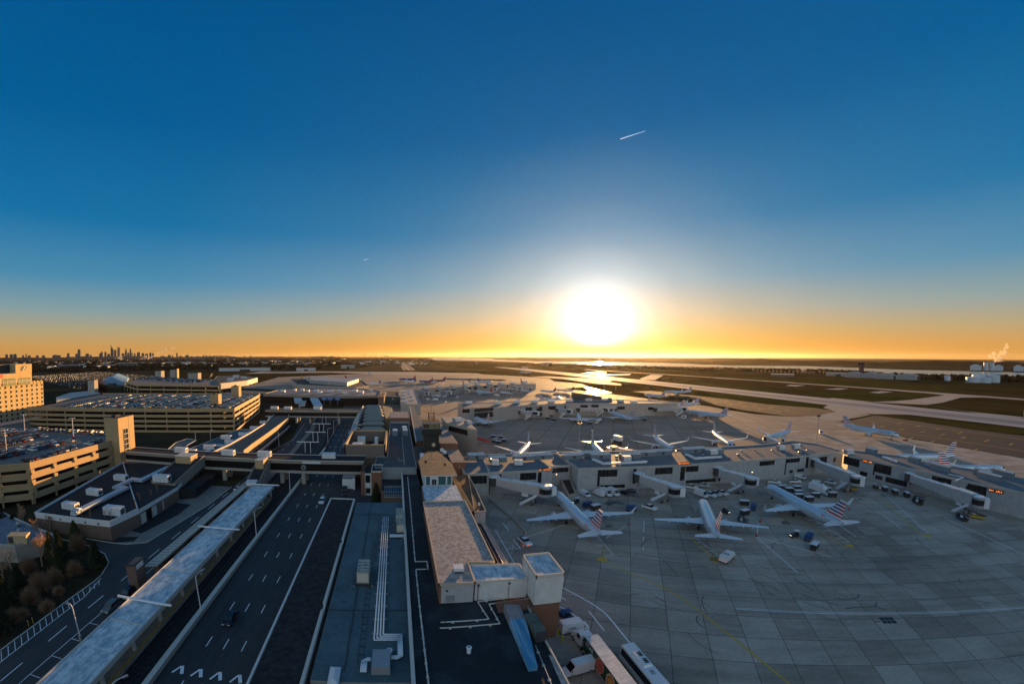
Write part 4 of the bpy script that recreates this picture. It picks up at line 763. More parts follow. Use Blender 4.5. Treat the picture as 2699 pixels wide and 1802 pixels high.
t = thing('equipment_container', 'olive-green container standing beside the blue duct', 'container', (22.3, 54.9, 7.0), R(4)); MB().box(-.85, .85, -2.6, 2.6, .2, 2.2).build('body', M('olive_paint', (.10, .115, .09), .7, var=.15), t); MB().box(-.9, .9, -2.7, -2.62, .15, 2.25).box(-.9, .9, 2.62, 2.7, .15, 2.25).box(-.92, .92, -.05, .05, 2.2, 2.26).build('frame', m_dgrey, t); MB().box(.86, 1.4, .2, 2.0, .3, 1.6).build('attached_unit', m_dgrey, t)
pipe('thin pale pipe along the right edge of the black roof', [(20.4, 30, 7.2), (21.4, 51.5, 7.2)], .06)
t = thing('roof_edge', 'tan and rusty worn roof strip at the lower right of the black roof', 'roof', (21.9, 36, 7.03)); MB().prism([(0, -6), (1.3, -6), (1.3, 13), (.8, 13)], 0, .12).build('membrane', m_oldroof, t); MB().box(1.32, 1.55, -6, 26, -.2, .35).build('coping', m_sill, t)
# low strip east of the penthouse
t = thing('low_wing', 'low dark roof strip with a pale wall between penthouse and apron', 'building', (21.7, 72.5, 0)); MB().prism([(-2, 0), (3.6, 0), (3.2, 32), (0, 34), (-2, 34)], 0, 5.4).build('wall', m_concg, t); MB().poly([(-1.9, .1), (2.1, .1), (1.9, 31.8), (0, 33.8), (-1.9, 33.8)], 5.45).build('roof', m_tar, t); MB().add([(2.2, .1, 5.5), (3.8, .1, 4.6), (3.4, 32, 4.6), (2.0, 32, 5.5)], [(0, 1, 2, 3)]).build('sloped_edge', m_whit2, t); MB().path([(1.2, 1, 5.6), (1.0, 30, 5.6)], .06).build('pipe', m_sill, t)
t = thing('vent_drum', 'shiny white horizontal drum on the wall top by the apron', 'tank', (24.3, 72.3, 7.5)); MB().tube((-1.2, 0, 0), (1.2, 0, 0), .65, 14).build('drum', m_pipe, t, True); MB().tube((-.9, 0, 0), (-.8, 0, 0), .72, 14).tube((.7, 0, 0), (.8, 0, 0), .72, 14).build('band', m_grey, t); MB().box(-.6, .6, -.4, .4, -2, -.6).build('stand', m_dgrey, t)
# glass house, frosted roof in front, louvred strip, brown roof
t = thing('roof_terrace', 'frosted roof terrace in front of the glass house', 'roof', (8.2, 107.9, 7.02)); MB().box(0, 11.3, 0, 18.6, 0, 2.9).build('wall', m_brick2, t); MB().poly([(.1, .1), (11.2, .1), (11.2, 18.5), (.1, 18.5)], 2.95).build('roof', m_frost, t)
t = thing('glass_house', 'pavilion with green glass front under a broad orange-lit roof', 'pavilion', (8.4, 126.7, 7.02))
MB().box(1.0, 9.8, 0, 30, 0, 6.1).build('wall', m_hvac, t)
for x0, x1 in ((1.3, 2.5), (5.3, 7.7), (8.2, 9.5)): MB().box(x0, x1, -.08, -.02, 3.1, 5.9).build('window', m_glassg, t)
d_ = MB().box(3.0, 4.8, -.08, -.02, 3.0, 5.2).build('door', m_hvac, t); MB().box(3.15, 3.85, -.14, -.09, 3.1, 5.0).box(3.95, 4.65, -.14, -.09, 3.1, 5.0).build('door_glass', m_glass, d_)
for x0 in (.95, 2.7, 4.95, 7.85, 9.65): MB().box(x0, x0 + .2, -.16, -.03, 2.98, 6.1).build('mullion', m_hvac, t)
P_ = [(0, -.6), (11.4, -.6), (11.6, 14), (8.6, 33), (3.5, 31), (-.2, 18)]
MB().prism(P_, 6.12, 6.42).build('roof_slab', m_hvac, t); MB().poly(P_, 6.46).build('roof', patch('tan_mottled_roof', (.16, .11, .07), (.26, .19, .125), .5, .12, .4, .9, streak=((.05, .05, .05), .5, .66)), t)
t = thing('antenna_frame', 'thin aerial frame with guy wires on the orange-lit roof', 'antenna', (13, 144, 13.5)); MB().path([(0, 0, 0), (0, 0, 4)], .08).path([(-2.5, -3, .1), (0, 0, 2.6), (3, -2, .1)], .05).path([(0, 0, 2.6), (1, 4, .1)], .05).path([(-1.2, 0, 3.3), (1.2, 0, 3.3)], .05).build('mast', m_grey, t)
for k, (x_, y_) in enumerate(((10.4, 139), (16.8, 135))): 
    u = thing('roof_floodlight', 'small black floodlight on the orange-lit roof, %s' % ('left one', 'right one')[k], 'floodlight', (x_, y_, 13.5)); MB().path([(0, 0, 0), (0, 0, 1)], .06).build('stand', m_dgrey, u); MB().box(-.4, .4, -.3, .2, .9, 1.5).build('head', m_black, u)
t = thing('louvre_strip', 'ladder-like strip of tan louvres along the brown roof', 'louvre', (20.6, 107, 8.4)); c_ = MB().wall((-.1, 0), (-.8, 34), 0, .4, .16).wall((1.2, 0), (.5, 34), 0, .4, .16)
for k in range(22): c_.wall((-.1 - .021 * k * 1.5, k * 1.55), (1.2 - .021 * k * 1.5, k * 1.55 + .2), .05, .4, .3)
c_.build('slat', m_conc, t)
t = thing('side_wing', 'wing with brown flat roof and ribbed grey end wall beside the apron', 'building', (21.9, 106.6, 0)); MB().prism([(0, 0), (3.2, 0), (4.2, 20), (4.6, 36), (-1, 36)], 0, 8.3).build('wall', m_brick, t); MB().box(0, 3.2, -.1, -.02, 2.5, 8.0).build('ribbed_end', m_rib, t); MB().poly([(.1, .1), (3.1, .1), (4.1, 20), (4.5, 35.9), (-.9, 35.9)], 8.34).build('roof', m_brown, t); MB().rim([(0, 0), (3.2, 0), (4.2, 20), (4.6, 36)], 8.2, 8.55, .15).build('parapet', m_sill, t)
vent('small white vent near the end of the brown roof', 24.2, 111.5, 8.36, .28, .8)
t = thing('brick_block', 'brick block with faded purple-grey roof and railings', 'building', (21.5, 151.3, 0)); MB().prism([(0, 0), (5.6, 0), (6.3, 32), (.2, 32)], 0, 10.8).build('wall', m_brick, t); MB().poly([(.1, .1), (5.5, .1), (6.2, 31.9), (.3, 31.9)], 10.85).build('roof', m_purp, t); c_ = MB()
for y_ in (.2, 10.8): c_.path([(.2, y_, 11.6), (5.4, y_, 11.6)], .05)
for k in range(7): c_.path([(.3 + k * .85, .2, 10.8), (.3 + k * .85, .2, 11.6)], .04)
c_.build('railing', m_dgrey, t); MB().tube((3, -.12, 9), (3, -.02, 9), .35, 12).build('wall_lamp', m_grey, t)
# dark green ramp control tower
m_dgreen = M('dark_green_panel', (.010, .022, .022), .5, .4, var=.1)
t = thing('control_tower', 'square dark green ramp tower with glass cab and red aerial mast', 'control tower', (12.0, 171, 7.02))
MB().box(0, 6.6, 0, 7, 0, 11.0).build('shaft', m_dgreen, t); MB().taper(-.9, 7.5, -.9, 7.9, 11.0, 13.8, -.1, -.1).build('deck', m_dgreen, t); MB().box(-.6, 7.2, -.6, 7.6, 13.8, 14.0).build('ledge', m_sill, t)
MB().box(-.3, 6.9, -.3, 7.3, 14.0, 15.9).build('cab_glazing', m_glass, t); MB().box(2.2, 6.6, -.36, -.31, 14.2, 15.8).build('window', m_hotgl, t); c_ = MB()
for x_ in (-.35, 2.0, 4.4, 6.75): c_.box(x_, x_ + .2, -.42, -.31, 14, 15.9)
c_.build('mullion', m_dgreen, t); MB().box(-.6, 7.2, -.6, 7.6, 15.9, 16.6).build('roof_slab', m_grey, t); MB().poly([(-.4, -.4), (7, -.4), (7, 7.4), (-.4, 7.4)], 16.64).build('roof', m_tar, t)
c_ = MB()
for k in range(12): c_.box(-.8 + k * .75, -.74 + k * .75, -1.0, -.95, 11.2, 13.6)
c_.path([(-.9, -1.0, 13.9), (7.5, -1.0, 13.9)], .05).build('railing', m_dgrey, t)
m_mast = M('mast_red', (.16, .035, .02), .6, var=.15); c_ = MB()
for x_, y_ in ((2.3, 2.5), (4.7, 2.5), (2.3, 4.9), (4.7, 4.9)): c_.path([(x_, y_, 16.6), (x_, y_, 20.6)], .11)
for z_ in (17.4, 18.6, 19.8): c_.path([(2.3, 2.5, z_), (4.7, 2.5, z_), (4.7, 4.9, z_), (2.3, 4.9, z_), (2.3, 2.5, z_)], .08)
c_.path([(3.5, 3.7, 20), (3.5, 3.7, 23.2)], .06).path([(2.3, 2.5, 17.4), (4.7, 2.5, 18.6)], .06).path([(4.7, 2.5, 17.4), (2.3, 2.5, 18.6)], .06).build('mast', m_mast, t)
em = MB().tube((4.2, -.14, 6.6), (4.2, -.02, 6.6), .85, 18).build('seal', M('seal_tan', (.50, .40, .26), .6, var=.3, sc_=3), t); MB().tube((4.2, -.2, 6.6), (4.2, -.15, 6.6), .45, 16).build('seal_centre', m_sill, em); MB().box(1.7, 2.8, -.08, -.02, 1.2, 3.8).build('door', m_grey, t)
for k, (x_, y_, lb) in enumerate(((19.6, 168, 'white dish just right of the dark green tower'), (20.3, 164, 'lower white dish right of the dark green tower'), (10.6, 163, 'white equipment box left of the dark green tower'))):
    u = thing('satellite_dish' if k < 2 else 'equipment_box', lb, 'dish' if k < 2 else 'box', (x_, y_, 11)); MB().path([(0, 0, -3.5), (0, 0, .3)], .1).build('stand', m_dgrey, u)
    (MB().ball((0, 0, .9), .95, .35, .95, 0, 12, 6) if k < 2 else MB().taper(-.9, .9, -.5, .5, .2, .9, .1, .1)).build('reflector' if k < 2 else 'casing', m_hvac, u, k < 2)
t = thing('tower_base_block', 'tan roof block around the foot of the dark green tower', 'building', (8.3, 156, 7.0)); MB().box(0, 12.8, 0, 26, 0, 3.6).build('wall', m_brick2, t); MB().poly([(.1, .1), (12.7, .1), (12.7, 25.9), (.1, 25.9)], 3.64).build('roof', m_tar2, t)
t = thing('brick_wedge', 'big brick block with slanted blue roof right of the dark tower', 'building', (19.2, 173.6, 0)); MB().prism([(0, 0), (8.2, -.6), (8.2, 18), (5.8, 68), (-.4, 68), (-2, 30)], 0, 13.6).build('wall', m_brick, t); MB().poly([(.1, .2), (8.1, -.4), (8.1, 18), (5.7, 67.9), (-.3, 67.9), (-1.9, 30)], 13.65).build('roof', M('blue_grey_roof', (.12, .135, .16), .8, var=.15), t)
t = thing('ridge_wall', 'long blue roof strip with bright left edge leading to the far terminal', 'roof', (9.6, 192, 0)); MB().prism([(0, 0), (7.5, 6), (5, 138), (1.6, 138)], 0, 10.6).build('wall', m_brick, t); MB().poly([(.1, .2), (7.4, 6.1), (4.9, 137.9), (1.7, 137.9)], 10.65).build('roof', m_roofb, t); MB().wall((0, 0), (1.6, 138), 10.5, 11.3, .5).build('coping', m_sill, t)
# grey block, brick stair towers, glass skylight in front of the hall
t = thing('grey_block', 'low grey wall block under the patched concrete roof', 'building', (-5.4, 136, 0)); MB().box(0, 13.2, 0, 13.4, 0, 5.0).build('wall', m_brick2, t); MB().poly([(.1, .1), (13.1, .1), (13.1, 13.3), (.1, 13.3)], 5.05).build('roof', m_tar2, t)
t = thing('concrete_roofed_block', 'block with patched concrete roof and white puddle marks', 'building', (-8.3, 149.6, 0)); MB().prism([(0, 0), (16, 0), (16, 103), (4.5, 103), (4.5, 17), (0, 17)], 0, 9.4).build('wall', m_ribg, t); MB().poly([(.1, .1), (15.9, .1), (15.9, 102.9), (4.6, 102.9), (4.6, 16.9), (.1, 16.9)], 9.45).build('roof', m_concroof, t); MB().rim([(0, 0), (16, 0), (16, 103), (4.5, 103), (4.5, 17), (0, 17)], 9.3, 9.7, .3).build('parapet', m_grey, t); MB().box(8.2, 9.5, -.06, -.01, 5.1, 7.4).build('door', m_grey, t); MB().path([(11.4, 3, 9.7), (11.4, 60, 9.7)], .1).path([(9.3, 14, 9.7), (9.3, 10, 9.7), (11, 10, 9.7)], .08).build('pipe', m_pipeold, t)
t = thing('brick_pillar', 'tall brick stair tower with dark window strip at the bridge end', 'stair tower', (-13.2, 144.8, 0)); MB().box(0, 1.4, 0, 11, 0, 9.6).build('wall', m_brick, t); MB().box(1.42, 3.9, .5, 11, 0, 8.6).build('window_bay', m_hvac, t)
for z0, z1 in ((.8, 2.9), (5.0, 7.9)): MB().box(1.7, 3.4, .38, .49, z0, z1).build('window', m_glass, t)
MB().box(3.92, 7.8, -.4, 9, 0, 9.4).build('brick_side', m_brick, t); MB().poly([(0, .1), (1.4, .1), (1.4, 10.9), (0, 10.9)], 9.64).poly([(4.0, -.3), (7.7, -.3), (7.7, 8.9), (4.0, 8.9)], 9.44).poly([(1.45, .6), (3.85, .6), (3.85, 10.9), (1.45, 10.9)], 8.64).build('roof', m_tar, t); MB().rim([(3.92, -.4), (7.8, -.4), (7.8, 9), (3.92, 9)], 9.3, 9.8, .2).build('parapet', m_sill, t)
t = thing('glass_roof', 'barred glass skylight below the grey wall', 'skylight', (-4.2, 131.4, 0)); MB().box(0, 6.8, 0, 7, 0, 4.6).build('wall', m_brick2, t); MB().add([(0, 0, 4.2), (6.8, 0, 4.2), (6.8, 7, 5.6), (0, 7, 5.6)], [(0, 1, 2, 3)]).build('glazing', m_glass, t); c_ = MB()
for k in range(12): c_.tube((.1 + k * .6, 0, 4.3), (.1 + k * .6, 7, 5.7), .06, 4)
c_.path([(0, 3.4, 4.98), (6.8, 3.4, 4.98)], .08).path([(0, 7, 5.75), (6.8, 7, 5.75)], .14).path([(0, 0, 4.3), (6.8, 0, 4.3)], .14).build('glazing_bar', m_grey, t)
t = thing('bus_shelter', 'white curved shelter panel beside the road under the sky bridge', 'shelter', (-21.2, 152, 0)); MB().box(0, 4.2, 0, .3, .2, 4.2).box(4.2, 5.0, -.3, .6, 0, 4.6).build('panel', m_hvac, t); MB().box(0, 5, 0, 4, 4.6, 4.75).build('roof', m_grey, t)
# check-in hall with eight ridge skylights
m_green = ribbed('green_seamed_roof', (.17, .20, .185), .55, .7, 'X', .6, .3, .3)
t = thing('checkin_hall', 'long hall with dark roof and white side gutter under eight green roof monitors', 'hall', (-22.3, 167.5, 0))
ol = [(0, 0), (14, 0), (14, 95), (12, 168), (-6.2, 180), (-5, 130), (-1.6, 70), (0, 20)]
MB().prism(ol, 0, 8.2).build('wall', m_brick2, t); MB().poly(ol, 8.25).build('roof', m_tar, t)
c_ = MB()
for a_, b_ in (((-.3, 20), (-1.9, 70)), ((-1.9, 70), (-5.3, 130)), ((-5.3, 130), (-6.5, 180))): c_.wall(a_, b_, 8.2, 9.4, .9)
c_.build('side_gutter', m_sill, t)
g_ = MB()
for k in range(12): g_.box(-3.4 - (k * .4 if k > 5 else 0), .2 - (k * .4 if k > 5 else 0), 24 + k * 12, 25.2 + k * 12, 7.4, 9.0)
g_.build('buttress', m_sill, t)
MB().add([(-2.2, -2, 5.6), (-.4, -2, 6.2), (-1.0, 40, 6.2), (-3.4, 60, 6.2), (-6.6, 130, 6.2), (-9, 130, 5.6), (-5.6, 60, 5.6), (-3.2, 40, 5.6)], [(0, 1, 2, 7), (7, 2, 3, 6), (6, 3, 4, 5)]).build('glass_canopy', m_grey, t)
for k, (ya, x0, x1) in enumerate(((211, -19.9, -6.3), (228.5, -20.5, -6.9), (247.8, -21.2, -7.4), (265.3, -22, -8.1), (281.5, -22.9, -9), (298, -24, -10), (313, -24.8, -11), (332.4, -26.1, -12.7))):
    u = thing('roof_monitor', 'green-grey hipped roof monitor on the hall roof, %s from the front' % ordn(k), 'skylight', (x0, ya - 1, 8.27), 0, 'green roof monitors in a row'); w_ = x1 - x0
    MB().box(0, w_, 0, 6, 0, 1.2).build('curb', m_dgrey, u)
    MB().add([(-.3, -.5, 1.2), (w_ + .3, -.5, 1.2), (w_ + .3, 6.5, 1.2), (-.3, 6.5, 1.2), (2.2, 3, 3.2), (w_ - 2.2, 3, 3.2)], [(0, 1, 5, 4), (2, 3, 4, 5), (1, 2, 5), (3, 0, 4)]).build('roof', m_green, u)
t = thing('plant_enclosure', 'open-topped brown box on the hall front holding white units', 'enclosure', (-22, 168, 0)); MB().box(.0, 17.2, 0, 33, 6, 8.6).build('base', m_brick2, t); MB().rim([(0, .2), (17.2, .2), (17.2, 33), (0, 33)], 8.6, 14.2, .6).build('wall', M('enclosure_brown', (.17, .135, .12), .8, var=.1), t); MB().rim([(0, .2), (17.2, .2), (17.2, 33), (0, 33)], 14.2, 14.5, .8).build('coping', m_conc, t); MB().poly([(.3, .5), (17, .5), (17, 32.7), (.3, 32.7)], 9.0).build('floor', m_black, t)
for x_, y_, l_, lb in ((-17.2, 176, 4.6, 'front left'), (-16.6, 190, 3.8, 'back left'), (-9.8, 173, 1.8, 'front right'), (-9.4, 189, 1.8, 'back right')): hvac(x_, y_, 9.0, l_, 4.2, 4.4, 0, 'white unit at the %s inside the brown enclosure' % lb)
t = thing('orange_wall', 'sunlit orange sloping wall panel right of the green monitors', 'wall', (-7.4, 274, 0)); MB().prism([(0, 0), (4.2, 2), (4.2, 56), (-4.4, 70)], 0, 8.9).build('wall', m_conc, t); MB().add([(0, 0, 9.3), (4.2, 2, 9), (4.2, 56, 9.6), (-4.4, 70, 9.8)], [(0, 1, 2, 3)]).build('roof', m_conc, t)
t = thing('mech_block', 'block with flat brown-edged roof and blue plant behind the concrete roof', 'building', (-3.6, 252.6, 0)); MB().box(0, 11.5, 0, 28, 0, 11).build('wall', m_ribg, t); MB().box(-.4, 11.9, -.4, 28, 11, 13).build('fascia', m_brick, t); MB().poly([(-.3, -.3), (11.8, -.3), (11.8, 27.9), (-.3, 27.9)], 13.04).build('roof', m_purp, t)
for x_, y_, lb in ((4.6, 222, 'blue plant unit, rear'), (4.8, 214, 'blue plant unit, front right'), (-.6, 213, 'blue plant unit, front left')):
    u = thing('cooling_unit', lb + ' on the patched concrete roof', 'air conditioner', (x_, y_, 9.5)); m_bl = M('unit_blue', (.11, .17, .22), .6, var=.15); MB().taper(-1.5, 1.5, -3, 3, .2, 3.0, .1, .2).build('casing', m_bl, u); MB().box(-1.2, 1.2, -2.4, -.4, 3.0, 3.3).box(-1.2, 1.2, .4, 2.4, 3.0, 3.3).build('fan_cover', m_pipe, u)
t = thing('tan_building', 'tan block with sunlit roof clutter and a dark window strip', 'building', (28.6, 203, 0)); MB().prism([(0, 26), (13.5, 0), (14.2, 30), (12, 48), (0, 48)], 0, 13.7).build('wall', m_concg, t); MB().poly([(.1, 26.2), (13.4, .4), (14.1, 30), (12, 47.8), (.1, 47.8)], 13.75).build('roof', m_oldroof, t)
MB().wall((1.6, 22.8), (9.6, 7.5), 9.5, 12.4, .2).build('window', m_glass, t)
for x_, y_, l_, lb in ((36, 231, 5, 'pale unit on the sunlit tan roof'), (40.4, 222, 3, 'pale rounded unit at the corner of the sunlit tan roof')): hvac(x_, y_, 13.76, l_, 4, 2.2, R(20), lb)
# ------------------------------------------------------------ concourse piers
S3 = 700 / 2349
ORG = {'A': (0, 880, S3), 'B': (600, 880, S3), 'C': (1200, 880, S3), 'D': (1999, 880, S3), 'E': (0, 1335, S3), 'F': (600, 1335, S3), 'G': (1200, 1335, S3), 'H': (1999, 1335, S3)}
for i_, x_ in enumerate((0, 350, 700, 1050, 1400, 1750, 2100, 2299)): ORG[str(i_ + 1)] = (x_, 900, 400 / 2349)
for n_, x_, y_, s_ in (('I', 0, 1080, .162), ('J', 340, 1080, .162), ('K', 0, 1300, .162), ('L', 860, 1060, .162), ('M', 1290, 1240, .1703), ('N', 1690, 1220, .1703), ('Q', 2050, 1220, .1703), ('S', 2399, 1180, .1277), ('V', 1440, 1600, 350 / 2349)): ORG[n_] = (x_, y_, s_)
def PX(c, x, y): o = ORG[c]; return o[0] + x * o[2], o[1] + y * o[2]
def GP(c, x, y, h=0.): return G(*PX(c, x, y), h)
def onwall(c, x, y, a, b):
    """where the sight line through a photo position meets the upright wall from a to b: distance along it, height"""
    d = ray(*PX(c, x, y)); e = Vector((b[0] - a[0], b[1] - a[1])).normalized(); n = Vector((-e.y, e.x))
    t = (a[0] * n.x + a[1] * n.y) / (d.x * n.x + d.y * n.y)
    return (d.x * t - a[0]) * e.x + (d.y * t - a[1]) * e.y, CAMH + d.z * t
m_pier = ribbed('pier_panel', (.33, .34, .35), 2.4, .72, 'XY', .6, .3, .08, .12)
m_pier2 = ribbed('pier_panel_tan', (.36, .33, .30), 3.4, .8, 'XY', .6, .3, .08, .1)
m_sign = emit('sign_led', (1., .22, .03), .9)
m_lampw = emit('lamp_glow', (1., .62, .25), 3)
def windows_on(t, a, b, base, rects, eps=.06, m_=None):
    """rectangular windows given by photo corners, set on the wall a-b as parts of t"""
    e = Vector((b[0] - a[0], b[1] - a[1])).normalized(); n = Vector((e.y, -e.x))
    if n.dot(Vector((-a[0], -a[1]))) < 0: n = -n
    for c, x0, y0, x1, y1 in rects:
        s0, z1 = onwall(c, x0, y0, a, b); s1, z1b = onwall(c, x1, y0, a, b); q, z0 = onwall(c, (x0 + x1) / 2, y1, a, b); z1 = (z1 + z1b) / 2
        if s0 > s1: s0, s1 = s1, s0
        z0 = max(z0, .1); p = [Vector(a) + e * s for s in (s0, s1)]
        k = MB(); v = []
        for off in (0.0, eps):
            for q, z in ((p[0], z0), (p[1], z0), (p[1], z1), (p[0], z1)): v.append((q.x + n.x * off - base[0], q.y + n.y * off - base[1], z))
        k.add(v, [(4, 5, 6, 7), (0, 1, 5, 4), (1, 2, 6, 5), (2, 3, 7, 6), (3, 0, 4, 7)]); w_ = k.build('window', m_ or m_glass, t)
        if s1 - s0 > 4:
            k = MB(); m = int((s1 - s0) / 1.6)
            for i in range(1, m):
                q = p[0].lerp(p[1], i / m); k.box(q.x + n.x * eps - base[0] - .05, q.x + n.x * eps - base[0] + .05, q.y + n.y * eps - base[1] - .05, q.y + n.y * eps - base[1] + .05, z0, z1)
            k.build('mullion', m_dgrey, w_)
def pier_block(label, poly, h, faces, wm=None, roofm=None, par=.35):
    bx, by = poly[0]; P_ = [(x - bx, y - by) for x, y in poly]; t = thing('concourse_pier', label, 'terminal pier', (bx, by, -.1))
    MB().prism(P_, 0, h + .1).build('wall', wm or m_pier, t); MB().poly(P_, h + .14).build('roof', roofm or m_roofp, t); MB().rim(P_, h - .5, h + par + .1, .4).build('parapet', m_sill if par > .5 else m_fascia, t)
    for i, rects in faces: windows_on(t, poly[i], poly[(i + 1) % len(poly)], poly[0], rects)
    return t
m_roofp = patch('pier_roof', (.10, .13, .15), (.15, .175, .19), .52, .12, .12, .8, streak=((.05, .058, .066), .25, .66))
A0, A1 = (70.0, 142.2), (204.0, 119.6)
pier_block('small end block of the near pier beside the brown-roofed wing', [(25.5, 143.6), (34.6, 143.3), (37, 168), (26, 168)], 8.3, [(0, [('C', 130, 1250, 280, 1320)])])
pier_block('first block of the near pier with a jet bridge at its left corner', [(35.2, 144.0), (59.8, 144.0), (60.2, 171), (37.2, 172)], 8.4, [(0, [('C', 382, 1220, 408, 1310), ('C', 575, 1217, 718, 1285), ('C', 733, 1205, 765, 1340)])])
pier_block('recessed link of the near pier above the truck dock', [(60.0, 149.6), (70.2, 149.8), (71.5, 170), (60.4, 170.8)], 8.0, [(0, [('C', 850, 1172, 1003, 1220)])])
pier_block('long main block of the near pier with dark windows above parked vans', [A0, A1, (208.5, 138), (204, 149.5), (178, 150.5), (134, 158.5), (72, 169.5)], 8.7,
           [(0, [('C', 1262, 1196, 1435, 1258), ('C', 1258, 1262, 1280, 1345), ('C', 1285, 1330, 1500, 1358), ('C', 1577, 1183, 1605, 1318), ('C', 1770, 1173, 1925, 1235), ('C', 1997, 1160, 2036, 1290), ('C', 2042, 1150, 2155, 1214), ('C', 2042, 1280, 2345, 1308), ('C', 1820, 1302, 1888, 1324), ('D', 16, 1098, 145, 1158), ('D', 257, 1074, 370, 1132), ('D', 246, 1078, 256, 1240), ('D', 428, 1060, 450, 1180), ('D', 535, 1083, 608, 1140), ('D', 666, 1086, 688, 1130), ('D', 275, 1200, 305, 1225), ('D', 345, 1190, 405, 1214)])])
pier_block('turned end block of the near pier running to the right edge', [(200.5, 114), (201.5, 78), (203, 32), (228, 30), (226.5, 63), (219.5, 85), (222, 101), (211, 124)], 8.3,
           [(0, [('D', 757, 1086, 900, 1162), ('D', 1028, 1146, 1185, 1232), ('D', 1022, 1160, 1034, 1246), ('D', 900, 1215, 965, 1250), ('D', 1035, 1250, 1100, 1283), ('D', 1125, 1280, 1320, 1328)]), (1, [('D', 1337, 1217, 1368, 1320), ('D', 1537, 1262, 1713, 1355), ('D', 1850, 1335, 2028, 1432), ('D', 1838, 1340, 1848, 1440)])])
m_dark = M('canopy_soffit', (.02, .02, .02), .8, var=0)
t = thing('loading_ramp', 'dark sloping truck ramp with low wall below the recessed pier link', 'ramp', (63.5, 135.4, 0)); MB().add([(0, 0, .1), (3.3, .9, .1), (7.5, 17, 2.4), (3.2, 17, 2.4)], [(0, 1, 2, 3)]).build('deck', m_tar, t); MB().wall((0, 0), (3.2, 17), -.1, 1.2, .35, 0, -.1, 3.2).wall((3.3, .9), (7.5, 17), -.1, 1.2, .35, 0, -.1, 3.2).wall((0, 0), (3.3, .9), -.1, 1.1, .3).build('wall', m_concg, t)
def gate_sign(label, c, x0, y0, x1, y1, a, b):
    s0, z1 = onwall(c, x0, y0, a, b); s1, z0 = onwall(c, x1, y1, a, b); e = Vector((b[0] - a[0], b[1] - a[1])).normalized(); n = Vector((e.y, -e.x)); n = n if n.dot(Vector((-a[0], -a[1]))) > 0 else -n
    p = Vector(a) + e * s0 + n * .3; L_ = s1 - s0; h_ = .95; t = thing('gate_sign', label, 'sign', (p.x, p.y, z1 - h_), math.atan2(e.y, e.x), 'dark gate signs with orange lit characters')
    MB().box(0, L_, -.12, .12, 0, h_).build('case', m_black, t); k = MB(); rn = random.Random(int(x0))
    n_ = max(4, int(L_ / .62))
    for i in range(n_):
        if rn.random() < .2: continue
        u = .25 + i * (L_ - .4) / n_; k.box(u, u + .11, -.17, -.125, .22, .72); k.box(u + .12, u + .36, -.17, -.125, rn.choice((.22, .42, .61)), rn.choice((.33, .53, .72)))
    k.build('lit_characters', m_sign, t)
E0, E1 = (200.5, 114), (201.5, 78)
gate_sign('lit gate sign on the first block of the near pier', 'C', 735, 1188, 845, 1212, (35.2, 144.0), (59.8, 144.0)); gate_sign('lit gate sign in the middle of the near pier main block', 'C', 1968, 1133, 2070, 1158, A0, A1)
gate_sign('lit gate sign on the turned end of the pier, farther one', 'D', 915, 1104, 1018, 1137, E0, E1); gate_sign('lit gate sign on the turned end of the pier, nearest the right edge', 'D', 2042, 1362, 2170, 1396, E1, (203, 32))
# louvred plant boxes and small equipment on the near pier roof
m_lou = ribbed('louvre_white', (.62, .60, .57), .9, .35, 'X', .6, .3, .5); m_lou2 = ribbed('louvre_white_side', (.62, .60, .57), .9, .35, 'Y', .6, .3, .5)
m_plant = M('plant_blue_grey', (.16, .20, .24), .6, .3, var=.1)
def louvre(x, y, z, l, w_, h_, rz, label, lm=None):
    u = thing('louvre_box', label, 'roof plant', (x, y, z), rz, 'louvre-topped boxes on the near pier'); MB().box(-l / 2, l / 2, -w_ / 2, w_ / 2, 0, h_).build('casing', m_plant, u)
    MB().add([(-l / 2 - .1, -w_ / 2 - .1, h_ + .03), (l / 2 + .1, -w_ / 2 - .1, h_ + .03), (l / 2 + .1, w_ / 2 + .1, h_ + .5), (-l / 2 - .1, w_ / 2 + .1, h_ + .5)], [(0, 1, 2, 3)]).build('louvre', lm or m_lou, u); MB().box(-.6, .6, -w_ / 2 - .06, -w_ / 2 - .01, .4, h_ - .3).build('door', m_dgrey, u)
PR = R(-9.3)
for k, (c, x, y, l_) in enumerate((('C', 185, 1085, 7), ('C', 375, 1110, 7), ('C', 605, 1095, 9), ('C', 765, 1085, 9), ('C', 1040, 1085, 9), ('C', 1190, 1065, 8), ('C', 1280, 1080, 9), ('C', 1545, 1080, 9), ('C', 1675, 1060, 9), ('C', 1825, 1050, 9), ('C', 2110, 1030, 12), ('C', 2285, 1040, 9))):
    p = GP(c, x, y, 9.6); louvre(p.x, p.y, 8.75, l_, 3.2, 1.9, PR if k > 4 else 0, 'white louvre-topped plant box on the near pier roof, %s from the terminal' % ordn(k))
for k, (c, x, y, l_) in enumerate((('D', 1000, 1030, 5), ('D', 1380, 1110, 5), ('D', 1610, 1180, 8), ('D', 1985, 1225, 7), ('D', 2045, 1260, 9), ('D', 2160, 1230, 9))):
    p = GP(c, x, y, 9.4); louvre(p.x, p.y, 8.35, 3.2, l_, 1.9, 0, 'plant box on the turned pier end, %s towards the right edge' % ordn(k), m_lou2)
